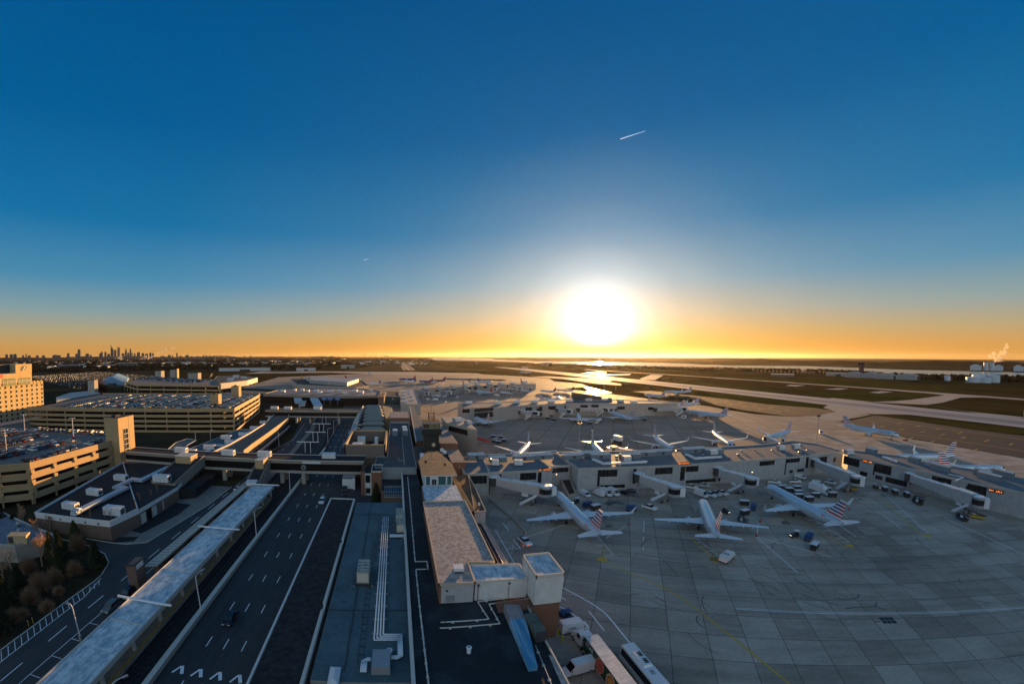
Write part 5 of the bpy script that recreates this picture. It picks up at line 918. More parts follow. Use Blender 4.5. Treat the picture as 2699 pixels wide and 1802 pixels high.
for k, (c, x, y, l_, lb) in enumerate((('C', 355, 1140, 2.8, 'white cube unit by the roof lamp of the near pier'), ('C', 558, 1140, 3.4, 'tall white unit on the first block of the near pier'), ('C', 1515, 1105, 3.5, 'white unit among louvre boxes at mid pier'), ('C', 2280, 1050, 4, 'white unit at the end of the long white duct'), ('D', 200, 1010, 4, 'low white unit near the far end of the main pier block'), ('D', 330, 1000, 4, 'bright white unit next to the red roof box'), ('D', 800, 1040, 5, 'cluster of white units at the pier bend'))):
    p = GP(c, x, y, 9.6); hvac(p.x, p.y, 8.75 if k < 6 else 8.4, l_, 2.2, 2.2, PR, lb, 'white units on the near pier roof')
for k, (pts, lb) in enumerate((((('C', 1225, 1110), ('C', 1310, 1145), ('C', 1680, 1130)), 'long white bent duct in the middle of the near pier roof'), ((('C', 2045, 1065), ('C', 2120, 1100), ('C', 2345, 1085)), 'long white bent duct farther out on the near pier roof'), ((('D', 1110, 1080), ('D', 1215, 1115)), 'short white duct on the turned pier end'), ((('D', 1690, 1225), ('D', 1815, 1250), ('D', 1745, 1280)), 'thin white zigzag duct on the turned pier end'))):
    P_ = [GP(*q, 9.5) for q in pts]; o = P_[0].copy(); o.z = 8.8 if k < 2 else 8.35; t = thing('roof_duct', lb, 'duct', o); k_ = MB()
    for a_, b_ in zip(P_[:-1], P_[1:]): k_.wall(a_ - o, b_ - o, .35, 1.1 if k < 3 else .6, 1.1 if k < 3 else .5)
    k_.build('trunk', m_pipe, t); k_ = MB()
    for a_, b_ in zip(P_[:-1], P_[1:]):
        for f_ in (.15, .5, .85): q = a_.lerp(b_, f_) - o; k_.box(q.x - .5, q.x + .5, q.y - .1, q.y + .1, 0, .35)
    k_.build('support', m_dgrey, t)
rn = random.Random(5)
for k in range(16):
    f_ = (k + .5) / 16; x = 74 + 126 * f_; y = 145.5 + rn.uniform(1, 15) - 22 * f_; s_ = rn.uniform(.5, .9); t = thing('roof_fan', 'small dark fan or vent on the near pier roof, %s counting outwards' % ordn(k), 'roof vent', (x, y, 8.85)); MB().tube((0, 0, 0), (0, 0, .7 * s_), .8 * s_, 10).build('base', m_dgrey, t); MB().tube((0, 0, .7 * s_), (0, 0, 1.2 * s_), 1.0 * s_, 10, 0, .7 * s_).build('hood', m_grey, t)
# second pier
B0 = [(54, 315.5), (82, 315.5), (104.5, 325.5), (153, 333.5), (190, 322), (228, 312), (252, 309), (254, 318), (232, 336), (200, 352), (158, 366), (104, 352), (54, 346)]
t = pier_block('second pier behind the shadowed ramp with grey panels and square dark windows', B0, 10.6, [(0, [('C', 62, 663, 128, 695)]), (1, [('C', 168, 655, 338, 682), ('C', 170, 692, 330, 708), ('C', 168, 708, 335, 738)]), (2, [('C', 500, 650, 578, 680), ('C', 405, 655, 416, 690), ('C', 622, 645, 678, 680), ('C', 720, 640, 770, 680), ('C', 622, 700, 690, 725), ('C', 715, 697, 768, 725), ('C', 822, 637, 892, 668), ('C', 965, 632, 978, 700)]), (3, [('C', 1105, 626, 1172, 655), ('C', 1203, 624, 1268, 660)]), (4, [('C', 1425, 640, 1500, 665)]), (5, [('C', 1705, 645, 1778, 668)])], m_pier2)
k = 0
for c, x, y, lb in (('C', 120, 610, 'first from the terminal'), ('C', 380, 615, 'second from the terminal'), ('C', 545, 605, 'third from the terminal'), ('C', 700, 602, 'fourth from the terminal'), ('C', 850, 600, 'fifth from the terminal'), ('C', 1010, 590, 'sixth from the terminal'), ('C', 1180, 585, 'seventh from the terminal'), ('C', 1320, 580, 'eighth from the terminal'), ('C', 1460, 590, 'ninth from the terminal'), ('C', 1580, 605, 'tenth from the terminal')):
    p = GP(c, x, y, 11.5); hvac(p.x, p.y, 10.7, 6, 3, 2.4, R(-12), 'pale unit on the second pier roof, ' + lb, 'units on the second pier roof')
p = GP('C', 1140, 575, 11); t = thing('pier_gable', 'sunlit slatted gable rising behind the second pier roof', 'gable', (p.x, p.y, 10.6)); MB().add([(-11, 0, 0), (26, -8, 0), (26, -4, 0), (-11, 6, 0), (-11, 0, 7), (26, -8, 1.5), (26, -4, 1.5), (-11, 6, 7)], [(0, 1, 5, 4), (1, 2, 6, 5), (2, 3, 7, 6), (3, 0, 4, 7), (4, 5, 6, 7)]).build('wall', m_dgrey, t); MB().add([(-11, -.1, 7.1), (26, -8.1, 1.6), (26, -4, 1.6), (-11, 6, 7.1)], [(0, 1, 2, 3)]).build('roof', m_sill, t)
# third pier
C0 = [(24, 524), (59, 524), (93, 557), (130, 590), (172, 607), (220, 608), (226, 628), (170, 640), (124, 650), (84, 590), (50, 556), (24, 556)]
pier_block('third pier far back with pale panels and small dark windows', C0, 8.2, [(0, [('4', 360, 745, 462, 780)]), (1, [('4', 567, 737, 630, 770), ('4', 710, 728, 778, 760), ('4', 806, 722, 872, 755)]), (2, [('4', 1058, 708, 1130, 742), ('4', 1165, 702, 1225, 737), ('4', 1275, 690, 1285, 740)]), (3, [('4', 1315, 687, 1375, 718), ('4', 1480, 683, 1540, 722)]), (4, [('4', 1645, 672, 1700, 702)])], m_pier2)
for k in range(9):
    f_ = k / 8; x = 40 + 165 * f_; y = 540 + 80 * math.sin(f_ * 1.5); hvac(x, y, 8.3, 7, 4, 2.6, R(20), 'grey unit on the third pier roof, %s from the terminal' % ordn(k), 'units on the third pier roof')
# far terminal blocks
t = flat_building('far_terminal', 'far terminal hall with a tan cornice and cluttered roof behind the walkways', 'terminal', [(-150, 440), (-90, 430), (-53, 424), (-18, 430), (-18, 480), (-42, 520), (-99, 528), (-150, 500)], 9.6, m_sbg, m_purp, .6, .5, m_sb)
MB().wall((.0, -.6), (60, -10.6), 7.6, 9.6, .5).wall((60, -10.6), (97, -16.6), 7.6, 9.6, .5).wall((97, -16.6), (132, -10.6), 7.6, 9.6, .5).build('cornice', m_sb, t)
rn = random.Random(9)
for k in range(12): hvac(-135 + k * 9.5, 465 + rn.uniform(-18, 28), 9.7, rn.uniform(4, 8), 3.5, 2.4, rn.uniform(-.3, .3), 'pale unit on the far terminal roof, %s from the left' % ordn(k), 'units on the far terminal roof')
t = flat_building('warehouse_hall', 'long grey hall with a stepped roof beside the ramp far left of the pier', 'hall', [(-150, 600), (-55, 545), (-40, 580), (-60, 700), (-180, 790), (-205, 760)], 9.5, m_concg, m_roofd, .4)
MB().prism([(12, 30), (80, -30), (88, 60), (-10, 150)], 9.6, 15).build('clerestory', m_ribg, t)
t = flat_building('metal_hall', 'grey ribbed metal hall behind the far garage', 'hall', [(-285, 610), (-270, 700), (-285, 800), (-350, 880), (-400, 850), (-310, 640)], 9, ribbed('hall_siding', (.27, .28, .29), 3, .6, 'XY'), m_concroof, .4)
t = flat_building('teal_block', 'small block with a teal front and round emblem behind the hall', 'building', [(-11.8, 430), (3, 430), (3, 482), (-12, 482)], 9, M('teal_panel', (.01, .06, .065), .4, var=.1), m_roofd, .4); em = MB().tube((8.4, -.3, 6), (8.4, -.05, 6), 1.1, 16).build('emblem', m_grey, t)
t = thing('brick_shaft', 'dark brick shaft left of the teal block', 'stair tower', (-17, 376, 0)); MB().box(0, 5.5, 0, 40, 0, 13).build('wall', m_brick2, t); MB().box(-.3, 5.8, -.3, 40, 13, 13.8).build('cap', m_brick, t)
t = flat_building('clutter_roof', 'block with sunlit cluttered roof between the piers and the hall', 'building', [(4, 360), (22, 355), (24, 520), (6, 520)], 9, m_concg, m_oldroof, .3)
for k in range(8): hvac(9 + (k % 2) * 7, 372 + k * 17, 9.05, 3.5, 3, 1.8, 0, 'small unit on the sunlit cluttered roof, %s from the front' % ordn(k), 'units on the sunlit cluttered roof')
for i, (x, y, l_, w_, h_) in enumerate(((-120, 640, 10, 6, 3), (-100, 600, 8, 5, 3), (-150, 690, 12, 6, 3), (-85, 640, 7, 5, 3), (-110, 700, 9, 6, 3), (-75, 585, 8, 5, 3), (-170, 740, 9, 5, 3))): hvac(x, y, 9.55, l_, w_, h_, .5, 'grey unit on the long far hall roof, %s from the front' % ordn(i), 'units on the long far hall')
for i, (x, y) in enumerate(((-295, 680), (-310, 720), (-300, 760), (-330, 790), (-345, 830))): hvac(x, y, 9.05, 12, 6, 4, .6, 'unit on the ribbed metal hall roof, %s from the front' % ordn(i), 'units on the metal hall')
t = thing('service_wall', 'low curved concrete wall between the service road and the nearest airliner', 'wall', (*BAR[0], -.1)); k = MB()
for a_, b_ in zip(BAR[:-1], BAR[1:]): k.wall((a_[0] - BAR[0][0], a_[1] - BAR[0][1]), (b_[0] - BAR[0][0], b_[1] - BAR[0][1]), 0, 1.0, .45)
k.build('wall', m_concg, t)
for x0, y0, x1, y1, lb in ((-129, 487, -105, 408, 'left'), (-112, 495, -77, 372, 'right')):
    t = thing('covered_walkway', 'frosted covered walkway descending to the second bridge, %s one' % lb, 'walkway', (x0, y0, 0)); d = Vector((x1 - x0, y1 - y0)); n = Vector((d.y, -d.x)).normalized() * -4
    MB().add([(0, 0, 9.6), (n.x * 2, n.y * 2, 9.6), (d.x + n.x * 2, d.y + n.y * 2, 5.5), (d.x, d.y, 5.5), (0, 0, 7), (n.x * 2, n.y * 2, 7), (d.x + n.x * 2, d.y + n.y * 2, 3), (d.x, d.y, 3)], [(0, 1, 2, 3), (4, 5, 1, 0), (5, 6, 2, 1), (6, 7, 3, 2), (7, 4, 0, 3)]).build('roof', m_frost, t); MB().box(d.x * .5 + n.x - .5, d.x * .5 + n.x + .5, d.y * .5 + n.y - .5, d.y * .5 + n.y + .5, 0, 5).build('post', m_concg, t)
t = thing('walkway_shelter', 'short striped shelter roof left of the right walkway', 'shelter', (-92, 385, 0)); MB().add([(-7, 24, 6), (-1, 24, 6.6), (7, -20, 6.6), (1, -20, 6), (-7, 24, 5.4), (-1, 24, 6), (7, -20, 6), (1, -20, 5.4)], [(0, 1, 2, 3), (0, 3, 7, 4), (3, 2, 6, 7), (1, 5, 6, 2)]).build('roof', m_strip, t); MB().box(-3, -2, 0, 1, 0, 5.6).build('post', m_concg, t)
m_blue = M('road_sign_blue', (.015, .12, .42), .5, var=.06)
for k, (x, lb) in enumerate(((-76.5, 'left'), (-70, 'middle'), (-62, 'right'))):
    t = thing('road_sign', 'big blue overhead road sign, %s of three beyond the second bridge' % lb, 'sign', (x, 421, 0), 0, 'blue overhead road signs'); MB().box(-2.9, 2.9, -.1, .1, 5.6, 8.9).build('panel', m_blue, t); MB().box(-2.6, 2.6, -.14, -.11, 7.9, 8.1).box(-2.0, 1.6, -.14, -.11, 6.6, 6.85).build('lettering', m_white, t); MB().tube((0, .3, 0), (0, .3, 8.6), .2, 8).build('post', m_grey, t)
t = thing('road_sign', 'small blue overhead sign far left beyond the second bridge', 'sign', (-205, 470, 0)); MB().box(-5, 5, -.1, .1, 5, 9).build('panel', m_blue, t); MB().tube((-4, .3, 0), (-4, .3, 8.6), .25, 8).build('post', m_grey, t)
t = thing('overpass', 'dark elevated road curving behind the second bridge', 'bridge', (-150, 540, 0)); MB().prism([(-60, -20), (0, -40), (0, -28), (-60, -6)], 4, 5.6).build('deck', m_concg, t); MB().wall((-60, -20), (0, -40), 5.6, 6.8, .4).build('barrier', m_concg, t); MB().box(-32, -30, -30, -20, 0, 4).build('pillar', m_concg, t)
t = thing('blue_warehouse', 'bright blue-white fabric roofed shed left of the far garage', 'shed', (-560, 650, 0)); MB().add([(0, 0, 0), (48, 20, 0), (-70, 190, 0), (-118, 170, 0), (0, 0, 5), (48, 20, 5), (-70, 190, 5), (-118, 170, 5), (24, 10, 15), (-94, 180, 15)], [(0, 1, 5, 8, 4), (4, 8, 9, 7), (8, 5, 6, 9), (1, 2, 6, 5), (0, 4, 7, 3)]).build('shell', M('fabric_blue', (.16, .30, .46), .6, var=.1), t); MB().box(16, 32, 6, 14, 0, 4).build('door', m_dgrey, t)
t = thing('ramp_roof', 'curved low building with pale sunlit roof beside the dark pylon', 'building', (-400, 385, 0)); MB().prism([(0, 0), (-32, 57), (-26, 93), (20, 60), (31, -29)], 0, 6).build('wall', M('wall_bluegrey', (.14, .2, .25), .7), t); MB().poly([(0, 0), (-32, 57), (-26, 93), (20, 60), (31, -29)], 6.05).build('roof', m_fascia, t)
# jet bridges
m_jet = ribbed('jet_bridge_panel', (.38, .38, .38), .95, .72, 'XY', .6, .35, .2, .1)
def jetbridge(label, a, b, head, z=4.4, nsec=3, wid=2.6, group='jet bridges'):
    """a: rotunda at the pier, b: cab at the aircraft, head: direction the cab faces"""
    a = Vector(a); b = Vector(b); d = b - a; L_ = d.length; rz = math.atan2(d.y, d.x); t = thing('jet_bridge', label, 'jet bridge', (a.x, a.y, -.1), rz, group)
    MB().tube((0, 0, 0), (0, 0, z), .45, 10).build('column', m_grey, t); MB().tube((0, 0, z - .2), (0, 0, z + 3.0), 1.9, 16).build('rotunda', m_dgrey, t); MB().tube((0, 0, z + 3.0), (0, 0, z + 3.2), 2.2, 16).build('rotunda_roof', m_hvac, t)
    x = 1.6
    for k in range(nsec):
        x1 = 1.6 + (L_ - 3.4) * (k + 1) / nsec; w_ = wid / 2 + .16 * k; h1 = 2.7 + .28 * k
        s_ = MB().box(x, x1 + .2, -w_, w_, z - .05 - .1 * k, z + h1).build('tunnel', m_jet, t); MB().box(x, x1 + .18, -w_ + .1, w_ - .1, z + h1, z + h1 + .07).build('roof', m_hvac, s_)
        rr = MB()
        for q in range(int((x1 - x) / .95)): rr.box(x + q * .95, x + q * .95 + .22, -w_ + .05, w_ - .05, z + h1 + .08, z + h1 + .22)
        if rr.v: rr.build('roof_rib', m_hvac, s_)
        MB().box(x1 - .1, x1 + .3, -w_ - .12, w_ + .12, z - .2 - .1 * k, z + h1 + .12).build('collar', m_grey, t); x = x1
    MB().tube((L_, 0, z - .2), (L_, 0, z + 3.3), 2.3, 18).build('cab', m_grey, t); MB().tube((L_, 0, z + 3.3), (L_, 0, z + 3.6), 2.4, 18, 0, 1.6).build('cab_roof', m_hvac, t); MB().tube((L_, 0, z + .8), (L_, 0, z + 2.6), 2.34, 18).build('cab_window', m_glass, t)
    h = head - rz; c_ = MB(h, (L_, 0, 0)); c_.box(1.6, 3.4, -1.7, 1.7, z - .1, z + 3.0); c_.build('canopy', m_hvac, t); MB(h, (L_, 0, 0)).box(3.41, 3.5, -1.4, 1.4, z + .1, z + 2.7).build('opening', m_black, t)
    xw = L_ - 4.5; c_ = MB().box(xw - .4, xw + .4, -.4, .4, .8, z - .3).box(xw - .35, xw + .35, -1.9, 1.9, .5, .95); c_.build('lift_leg', m_grey, t)
    for s_ in (-1, 1): MB().tube((xw, s_ * 1.5 - .25, .55), (xw, s_ * 1.5 + .25, .55), .55, 12).build('wheel', m_rubber, t)
    st = MB(); 
    for k in range(12): st.box(xw + 1.8 - k * .48, xw + 2.3 - k * .48, -3.3, -2.3, z - .4 - k * .36, z - .3 - k * .36)
    st.wall((xw + 2.3, -3.3), (xw - 3.6, -3.3), z - .3, z + .6, .06, 0, .0, .9); st.wall((xw + 2.3, -2.3), (xw - 3.6, -2.3), z - .3, z + .6, .06, 0, .0, .9); st.build('stairs', m_pipe, t)
    MB().box(xw - 4, xw - 1.5, -1.3, 1.3, z - 1.6, z - .3).build('equipment_box', m_hvac, t); return t
jetbridge('ribbed jet bridge reaching the nearest airliner', (36.4, 142.6), (51.2, 128.0), R(8)); jetbridge('empty jet bridge pointing at the airliner facing away in the middle', (93.2, 134.8), (96.0, 116.0), R(-25), 4.2); jetbridge('jet bridge meeting the nose of the airliner lettered near the right', (130.6, 131.0), (131.2, 113.4), R(12), 4.2)
jetbridge('dark long jet bridge left of the pier bend with no aircraft', (184, 121.5), (172.8, 94.0), R(-60), 4.2, 4); jetbridge('long jet bridge along the turned pier end at the right edge', (199.2, 84), (187.2, 52.0), R(-60), 4.2, 4)
for k, (a, b, hd, lb) in enumerate((((104, 325), (113, 313), 0, 'jet bridge with stairs on the second pier, near its left part'), ((140, 330), (146, 318), R(-40), 'jet bridge at the airliner seen from behind'), ((160, 330), (183, 323), R(-20), 'long tan jet bridge left of the airliner at mid second pier'), ((192, 321), (185, 318.5), R(190), 'short jet bridge at the nose of the mid-pier airliner'), ((228, 311), (254, 303), R(0), 'long jet bridge to the airliner at the end of the second pier'))): jetbridge(lb, a, b, hd, 4.2, 2)
for k, (c, xa, ya, xb, yb) in enumerate((('4', 335, 790, 450, 830), ('4', 650, 770, 800, 820), ('4', 1000, 745, 1080, 790), ('4', 1560, 735, 1500, 765), ('4', 1800, 720, 1890, 745))):
    a = GP(c, xa, ya, 4); b = GP(c, xb, yb, 3); jetbridge('jet bridge on the third pier, %s from the terminal' % ordn(k), a.xy, b.xy, R(-30), 4.0, 2)
for k, (c, x, y) in enumerate((('C', 1100, 1010), ('C', 1380, 1030), ('D', 140, 920), ('D', 2000, 1200))):
    pass
b_ = GP('D', 120, 935, 4); jetbridge('jet bridge behind the near pier touching the airliner with parked belt trucks', (200, 150), (210, 172), R(60), 4.0, 2); jetbridge('jet bridge behind the near pier beside the bright-nosed airliner', (118, 163), (108, 180), R(170), 4.0, 2)
# ------------------------------------------------------------ aircraft
m_fus = M('aircraft_silver', (.52, .60, .66), .26, .5, .35, var=.04, sc_=.3)
m_wing = M('wing_white', (.60, .62, .64), .35, .5, .05, var=.06, sc_=.5)
m_tred = M('tail_red', (.42, .02, .025), .4, .4, var=.06); m_tblue = M('tail_blue', (.02, .05, .20), .4, .4, var=.06); m_twhite = M('tail_white', (.62, .63, .66), .4, .4, var=.04)
m_eng = M('engine_cowl', (.52, .54, .57), .3, .5, .3, var=.05); m_navy = M('livery_navy', (.015, .025, .13), .3, .5, var=.05); m_title = M('title_grey', (.13, .16, .20), .5, var=0)
m_darktail = M('tail_dark', (.035, .03, .045), .4, var=.1)
def fuselage(L_, r, zc, mats, seg=20, tail_cols=None):
    st = [(0, .03, -.42), (.006, .22, -.40), (.018, .42, -.34), (.04, .66, -.22), (.075, .88, -.08), (.11, .98, -.01), (.15, 1, 0), (.3, 1, 0), (.5, 1, 0), (.66, 1, 0), (.74, .95, .05), (.82, .80, .18), (.89, .58, .38), (.95, .36, .55), (.985, .2, .66), (1, .12, .70)]
    mb = MB(); vs = []; fs = []
    for (t, k, dz) in st:
        for i in range(seg): a = 2 * math.pi * i / seg; vs.append((r * k * math.cos(a), L_ / 2 - L_ * t, zc + r * dz + r * k * math.sin(a)))
    for j in range(len(st) - 1):
        for i in range(seg): fs.append((j * seg + i, j * seg + (i + 1) % seg, (j + 1) * seg + (i + 1) % seg, (j + 1) * seg + i))
    fs.append(tuple(range(seg))); fs.append(tuple(range((len(st) - 1) * seg, len(st) * seg))[::-1]); mb.add(vs, fs)
    return mb
def slab_wing(mb, root_le, root_c, tip_le, tip_c, tr, tt, mi=0):
    """a tapered lifting surface between two chords (root and tip leading-edge points), thickness tr, tt"""
    def sec(le, c, th):
        x, y, z = le; return [(x, y, z), (x, y - c * .12, z + th * .45), (x, y - c * .4, z + th * .5), (x, y - c, z), (x, y - c * .4, z - th * .4), (x, y - c * .12, z - th * .4)]
    a = sec(root_le, root_c, tr); b = sec(tip_le, tip_c, tt)
    return mb.add(a + b, [(i, (i + 1) % 6, 6 + (i + 1) % 6, 6 + i) for i in range(6)] + [(5, 4, 3, 2, 1, 0), (6, 7, 8, 9, 10, 11)], mi)
def airliner(name, label, L_, span, r=1.98, zc=3.55, livery='flag', winglet=True, title=None, ttail=False, fus=None):
    t = thing(name, label, 'airliner', (0, 0, -.1)); hs = span / 2; fm = fus or m_fus; top = zc + r
    f = fuselage(L_, r, zc, fm).build('fuselage', fm, t, True)
    w_ = MB(); nL = L_ / 2
    cw = MB()
    cw.add([(-1.0, nL - L_ * .040, zc + r * .36), (1.0, nL - L_ * .040, zc + r * .36), (1.35, nL - L_ * .062, zc + r * .66), (-1.35, nL - L_ * .062, zc + r * .66), (-1.62, nL - L_ * .085, zc + r * .30), (-1.4, nL - L_ * .078, zc + r * .62), (1.62, nL - L_ * .085, zc + r * .30), (1.4, nL - L_ * .078, zc + r * .62)], [(0, 1, 2, 3), (0, 3, 5, 4), (1, 6, 7, 2)])
    cw.build('cockpit_window', m_glass, f)
    for s_ in (-1, 1):
        for k in range(int(L_ * .62 / .82)):
            y = nL - L_ * .14 - k * .82; x = s_ * (r + .012); 
            w_.add([(x * .985, y, zc + .28), (x * .985, y - .3, zc + .28), (x * .955, y - .3, zc + .68), (x * .955, y, zc + .68)], [(0, 1, 2, 3)])
    w_.build('window_row', m_title, f)
    ry = nL - L_ * .40; rc = 6.6 * L_ / 40; kx = hs * .34; sw = .50
    for s_ in (-1, 1):
        g = MB(); slab_wing(g, (s_ * 1.0, ry, zc - r * .55), rc, (s_ * kx, ry - kx * sw, zc - r * .55 + kx * .08), rc * .62, .95, .55)
        slab_wing(g, (s_ * kx, ry - kx * sw, zc - r * .55 + kx * .08), rc * .62, (s_ * hs, ry - hs * sw, zc - r * .55 + hs * .095), rc * .22, .55, .16)
        wg = g.build('wing', m_wing, t)
        for q in (.42, .58, .74): MB().tube((s_ * hs * q, ry - hs * q * sw - rc * (.62 - .4 * (q - .34) / .66) * .5, zc - r * .55 + hs * q * .09 - .25), (s_ * hs * q, ry - hs * q * sw - rc * (.62 - .4 * (q - .34) / .66) - .7, zc - r * .55 + hs * q * .09 - .2), .22, 6, 0, .08).build('flap_fairing', m_wing, wg)
        if winglet:
            g = MB(); slab_wing(g, (s_ * hs, ry - hs * sw, zc - r * .55 + hs * .095), rc * .22, (s_ * (hs + .75), ry - hs * sw - 1.5, zc - r * .55 + hs * .095 + 2.3), rc * .09, .16, .08); g.build('winglet', m_wing, wg)
        if not ttail:
            e = MB(); ex, ey, ez = s_ * kx, ry - kx * sw + 3.0, zc - r * .55 - .95
            pr = [(.0, .92), (.25, 1.08), (1.4, 1.1), (2.9, .9), (3.8, .62), (4.3, .4)]; vs = []; fs = []; n = 14
            for (dy, rr) in pr:
                for i in range(n): a = 2 * math.pi * i / n; vs.append((ex + rr * math.cos(a), ey - dy, ez + rr * math.sin(a)))
            for j in range(len(pr) - 1):
                for i in range(n): fs.append((j * n + i, j * n + (i + 1) % n, (j + 1) * n + (i + 1) % n, (j + 1) * n + i))
            fs.append(tuple(range((len(pr) - 1) * n, len(pr) * n))[::-1]); e.add(vs, fs); en = e.build('engine', m_eng, t, True)
            MB().tube((ex, ey - .25, ez), (ex, ey - .3, ez), .9, 14).build('fan', m_dgrey, en); MB().box(ex - .15, ex + .15, ey - 4.2, ey - 1.0, ez + .8, ez + 1.4).build('pylon', m_wing, en)
        else:
            en = MB().tube((s_ * (r + .95), nL - L_ * .70, zc + .5), (s_ * (r + .95), nL - L_ * .82, zc + .5), .75, 12, 0, .55).build('engine', m_eng, t, True); MB().box(min(s_ * r * .7, s_ * (r + .4)), max(s_ * r * .7, s_ * (r + .4)), nL - L_ * .80, nL - L_ * .73, zc + .4, zc + .55).build('pylon', m_wing, en)
        th = hs * .38; ty = nL - L_ * .885; tz = zc + r * .42
        if ttail: ty, tz, th = nL - L_ * .955, top + 5.2, hs * .32
        g = MB(); slab_wing(g, (s_ * .3, ty, tz), 4.2 * L_ / 40, (s_ * th, ty - th * .56, tz + th * .07), 1.6 * L_ / 40, .34, .12); g.build('tailplane', m_wing, t)
        MB().tube((s_ * 2.9 - .3, ry - rc * .78, .55), (s_ * 2.9 + .3, ry - rc * .78, .55), .55, 12).tube((s_ * 2.9, ry - rc * .78, .5), (s_ * 2.7, ry - rc * .78, zc - r * .5), .14).build('main_gear', m_rubber, t)
    MB().tube((-.35, nL - L_ * .13, .4), (.35, nL - L_ * .13, .4), .4, 12).tube((0, nL - L_ * .13, .4), (0, nL - L_ * .13, zc - r * .8), .1).build('nose_gear', m_rubber, t)
    # fin with its own stripes
    fh = 6.3 if not ttail else 5.2; y0 = nL - L_ * .80; c0 = 6.6 * L_ / 40; y1 = nL - L_ * .935; c1 = 2.6 * L_ / 40; zb = zc + r * .75; fin = MB(); nb = 12
    mats = {'flag': [m_tred, m_tblue, m_twhite], 'red': [m_tred, m_tred, m_tred], 'dark': [m_darktail] * 3, 'blue': [m_tblue, m_tblue, m_tblue], 'white': [m_twhite, m_twhite, m_twhite], 'redblue': [m_tred, m_navy, m_tred], 'yellow': [m_yell] * 3, 'grey': [m_title] * 3}[livery]
    def fp(u, v, s_):   # u along chord 0..1, v up 0..1
        y = (y0 + (y1 - y0) * v) - (c0 + (c1 - c0) * v) * u; th = (.32 * (1 - v) + .1) * (1 - abs(2 * u - .7) * .6); return (s_ * max(.03, th / 2), y, zb + fh * v)
    for s_ in (-1, 1):
        for j in range(nb):
            v0, v1 = j / nb, (j + 1) / nb
            cut = .66 if livery == 'flag' else .5
            sl = .10 if livery == 'flag' else 0
            us = [0, .25, cut, .8, 1]
            for q in range(4):
                front = q < 2
                if livery == 'flag': mi = 2 if j % 2 == 1 else (0 if (j < 3 or not front) else 1)
                else: mi = 0 if front else 1
                qd = [fp(us[q], v0, s_), fp(us[q + 1], v0, s_), fp(us[q + 1], v1, s_), fp(us[q], v1, s_)]
                qd = [(x, y, z - sl * (k_ in (1, 2)) * us[q + 1] * 9 * sl - sl * (k_ in (0, 3)) * us[q] * 9 * sl) if True else 0 for k_, (x, y, z) in enumerate(qd)]
                fin.add(qd if s_ > 0 else qd[::-1], [(0, 1, 2, 3)], mi)
    ca = [fp(0, 1, -1), fp(0, 1, 1), fp(1, 1, 1), fp(1, 1, -1)]; fin.add(ca, [(0, 1, 2, 3)], 2)
    fin.add([fp(0, 0, -1), fp(0, 0, 1), fp(0, 1, 1), fp(0, 1, -1)], [(0, 1, 2, 3)], 2); fin.add([fp(1, 0, -1), fp(1, 0, 1), fp(1, 1, 1), fp(1, 1, -1)], [(3, 2, 1, 0)], 2)
    fin.build('tail_fin', mats, t)
    dors = MB(); dors.add([(0, y0 + 3.6, top - .1), (.14, y0 - .6, zb + .2), (-.14, y0 - .6, zb + .2), (0, y0 - .9, zb + 1.5)], [(0, 1, 3), (0, 3, 2), (1, 2, 3)]); dors.build('dorsal_fillet', fm, t)
    if livery == 'flag':
        for s_ in (-1, 1):
            b = MB(); pts = []
            for (ty_, ang_) in ((.80, .62), (.815, .15), (.915, -.05), (.885, .62)):
                k_ = .82 - (ty_ - .81) * 3.4; rr = r * k_ + .03; dz = r * (.17 + (ty_ - .81) * 2.9); pts.append((s_ * rr * math.cos(ang_), nL - L_ * ty_, zc + dz + rr * math.sin(ang_)))
            b.add(pts if s_ > 0 else pts[::-1], [(0, 1, 2, 3)]); b.build('fuselage_stripe', m_tred, f)
    if title:
        vs, fs = text_mesh(title, 2.35); mx = max(v[0] for v in vs)
        for s_ in (-1, 1):
            k = MB(); P_ = []
            for (x, y, z) in vs: a = .36 + y / r * .95; P_.append((s_ * (r + .03) * math.cos(a), nL - L_ * .225 - s_ * -x * 1.0 if False else nL - L_ * .235 + s_ * x, zc + (r + .03) * math.sin(a)))
            k.add(P_, fs); k.build('title_lettering', m_title, f)
    return t
def place(proto, c0, c1, label, tail=None, L_=None, head=None, z=(3.5, 4.3)):
    """stand an aircraft with its nose at photo point c0 and tail at c1 (or tail plus heading)"""
    if c1 is not None and c0 is not None:
        a = GP(*c0, z[0]) if len(c0) == 3 else G(*c0, z[0]); b = GP(*c1, z[1]) if len(c1) == 3 else G(*c1, z[1]); d = (a - b).xy; mid = (a.xy + b.xy) / 2; rz = math.atan2(d.y, d.x) - math.pi / 2
    return proto.put((mid.x, mid.y, -.1), rz, label)
def at_tail(proto, c1, head_deg, L_, label):
    """head_deg: compass-like heading, clockwise from +Y"""
    b = GP(*c1, 4.3); h = R(head_deg); d = Vector((math.sin(h), math.cos(h))); m_ = b.xy + d * L_ / 2
    return proto.put((m_.x, m_.y, -.1), -h, label)
def at_nose(proto, c0, head_deg, L_, label):
    b = GP(*c0, 3.5); h = R(head_deg); d = Vector((math.sin(h), math.cos(h))); m_ = b.xy - d * L_ / 2
    return proto.put((m_.x, m_.y, -.1), -h, label)
AG = 'striped-tail airliners at the piers'
big = Proto(airliner('airliner', 'x', 44.0, 34.5, title='American')); mid = Proto(airliner('airliner', 'x', 39.5, 34.3, r=1.9, zc=3.3, title='American')); sml = Proto(airliner('airliner', 'x', 33.8, 34.0, winglet=False))
for p in (big, mid, sml): p.t[0]['group'] = AG
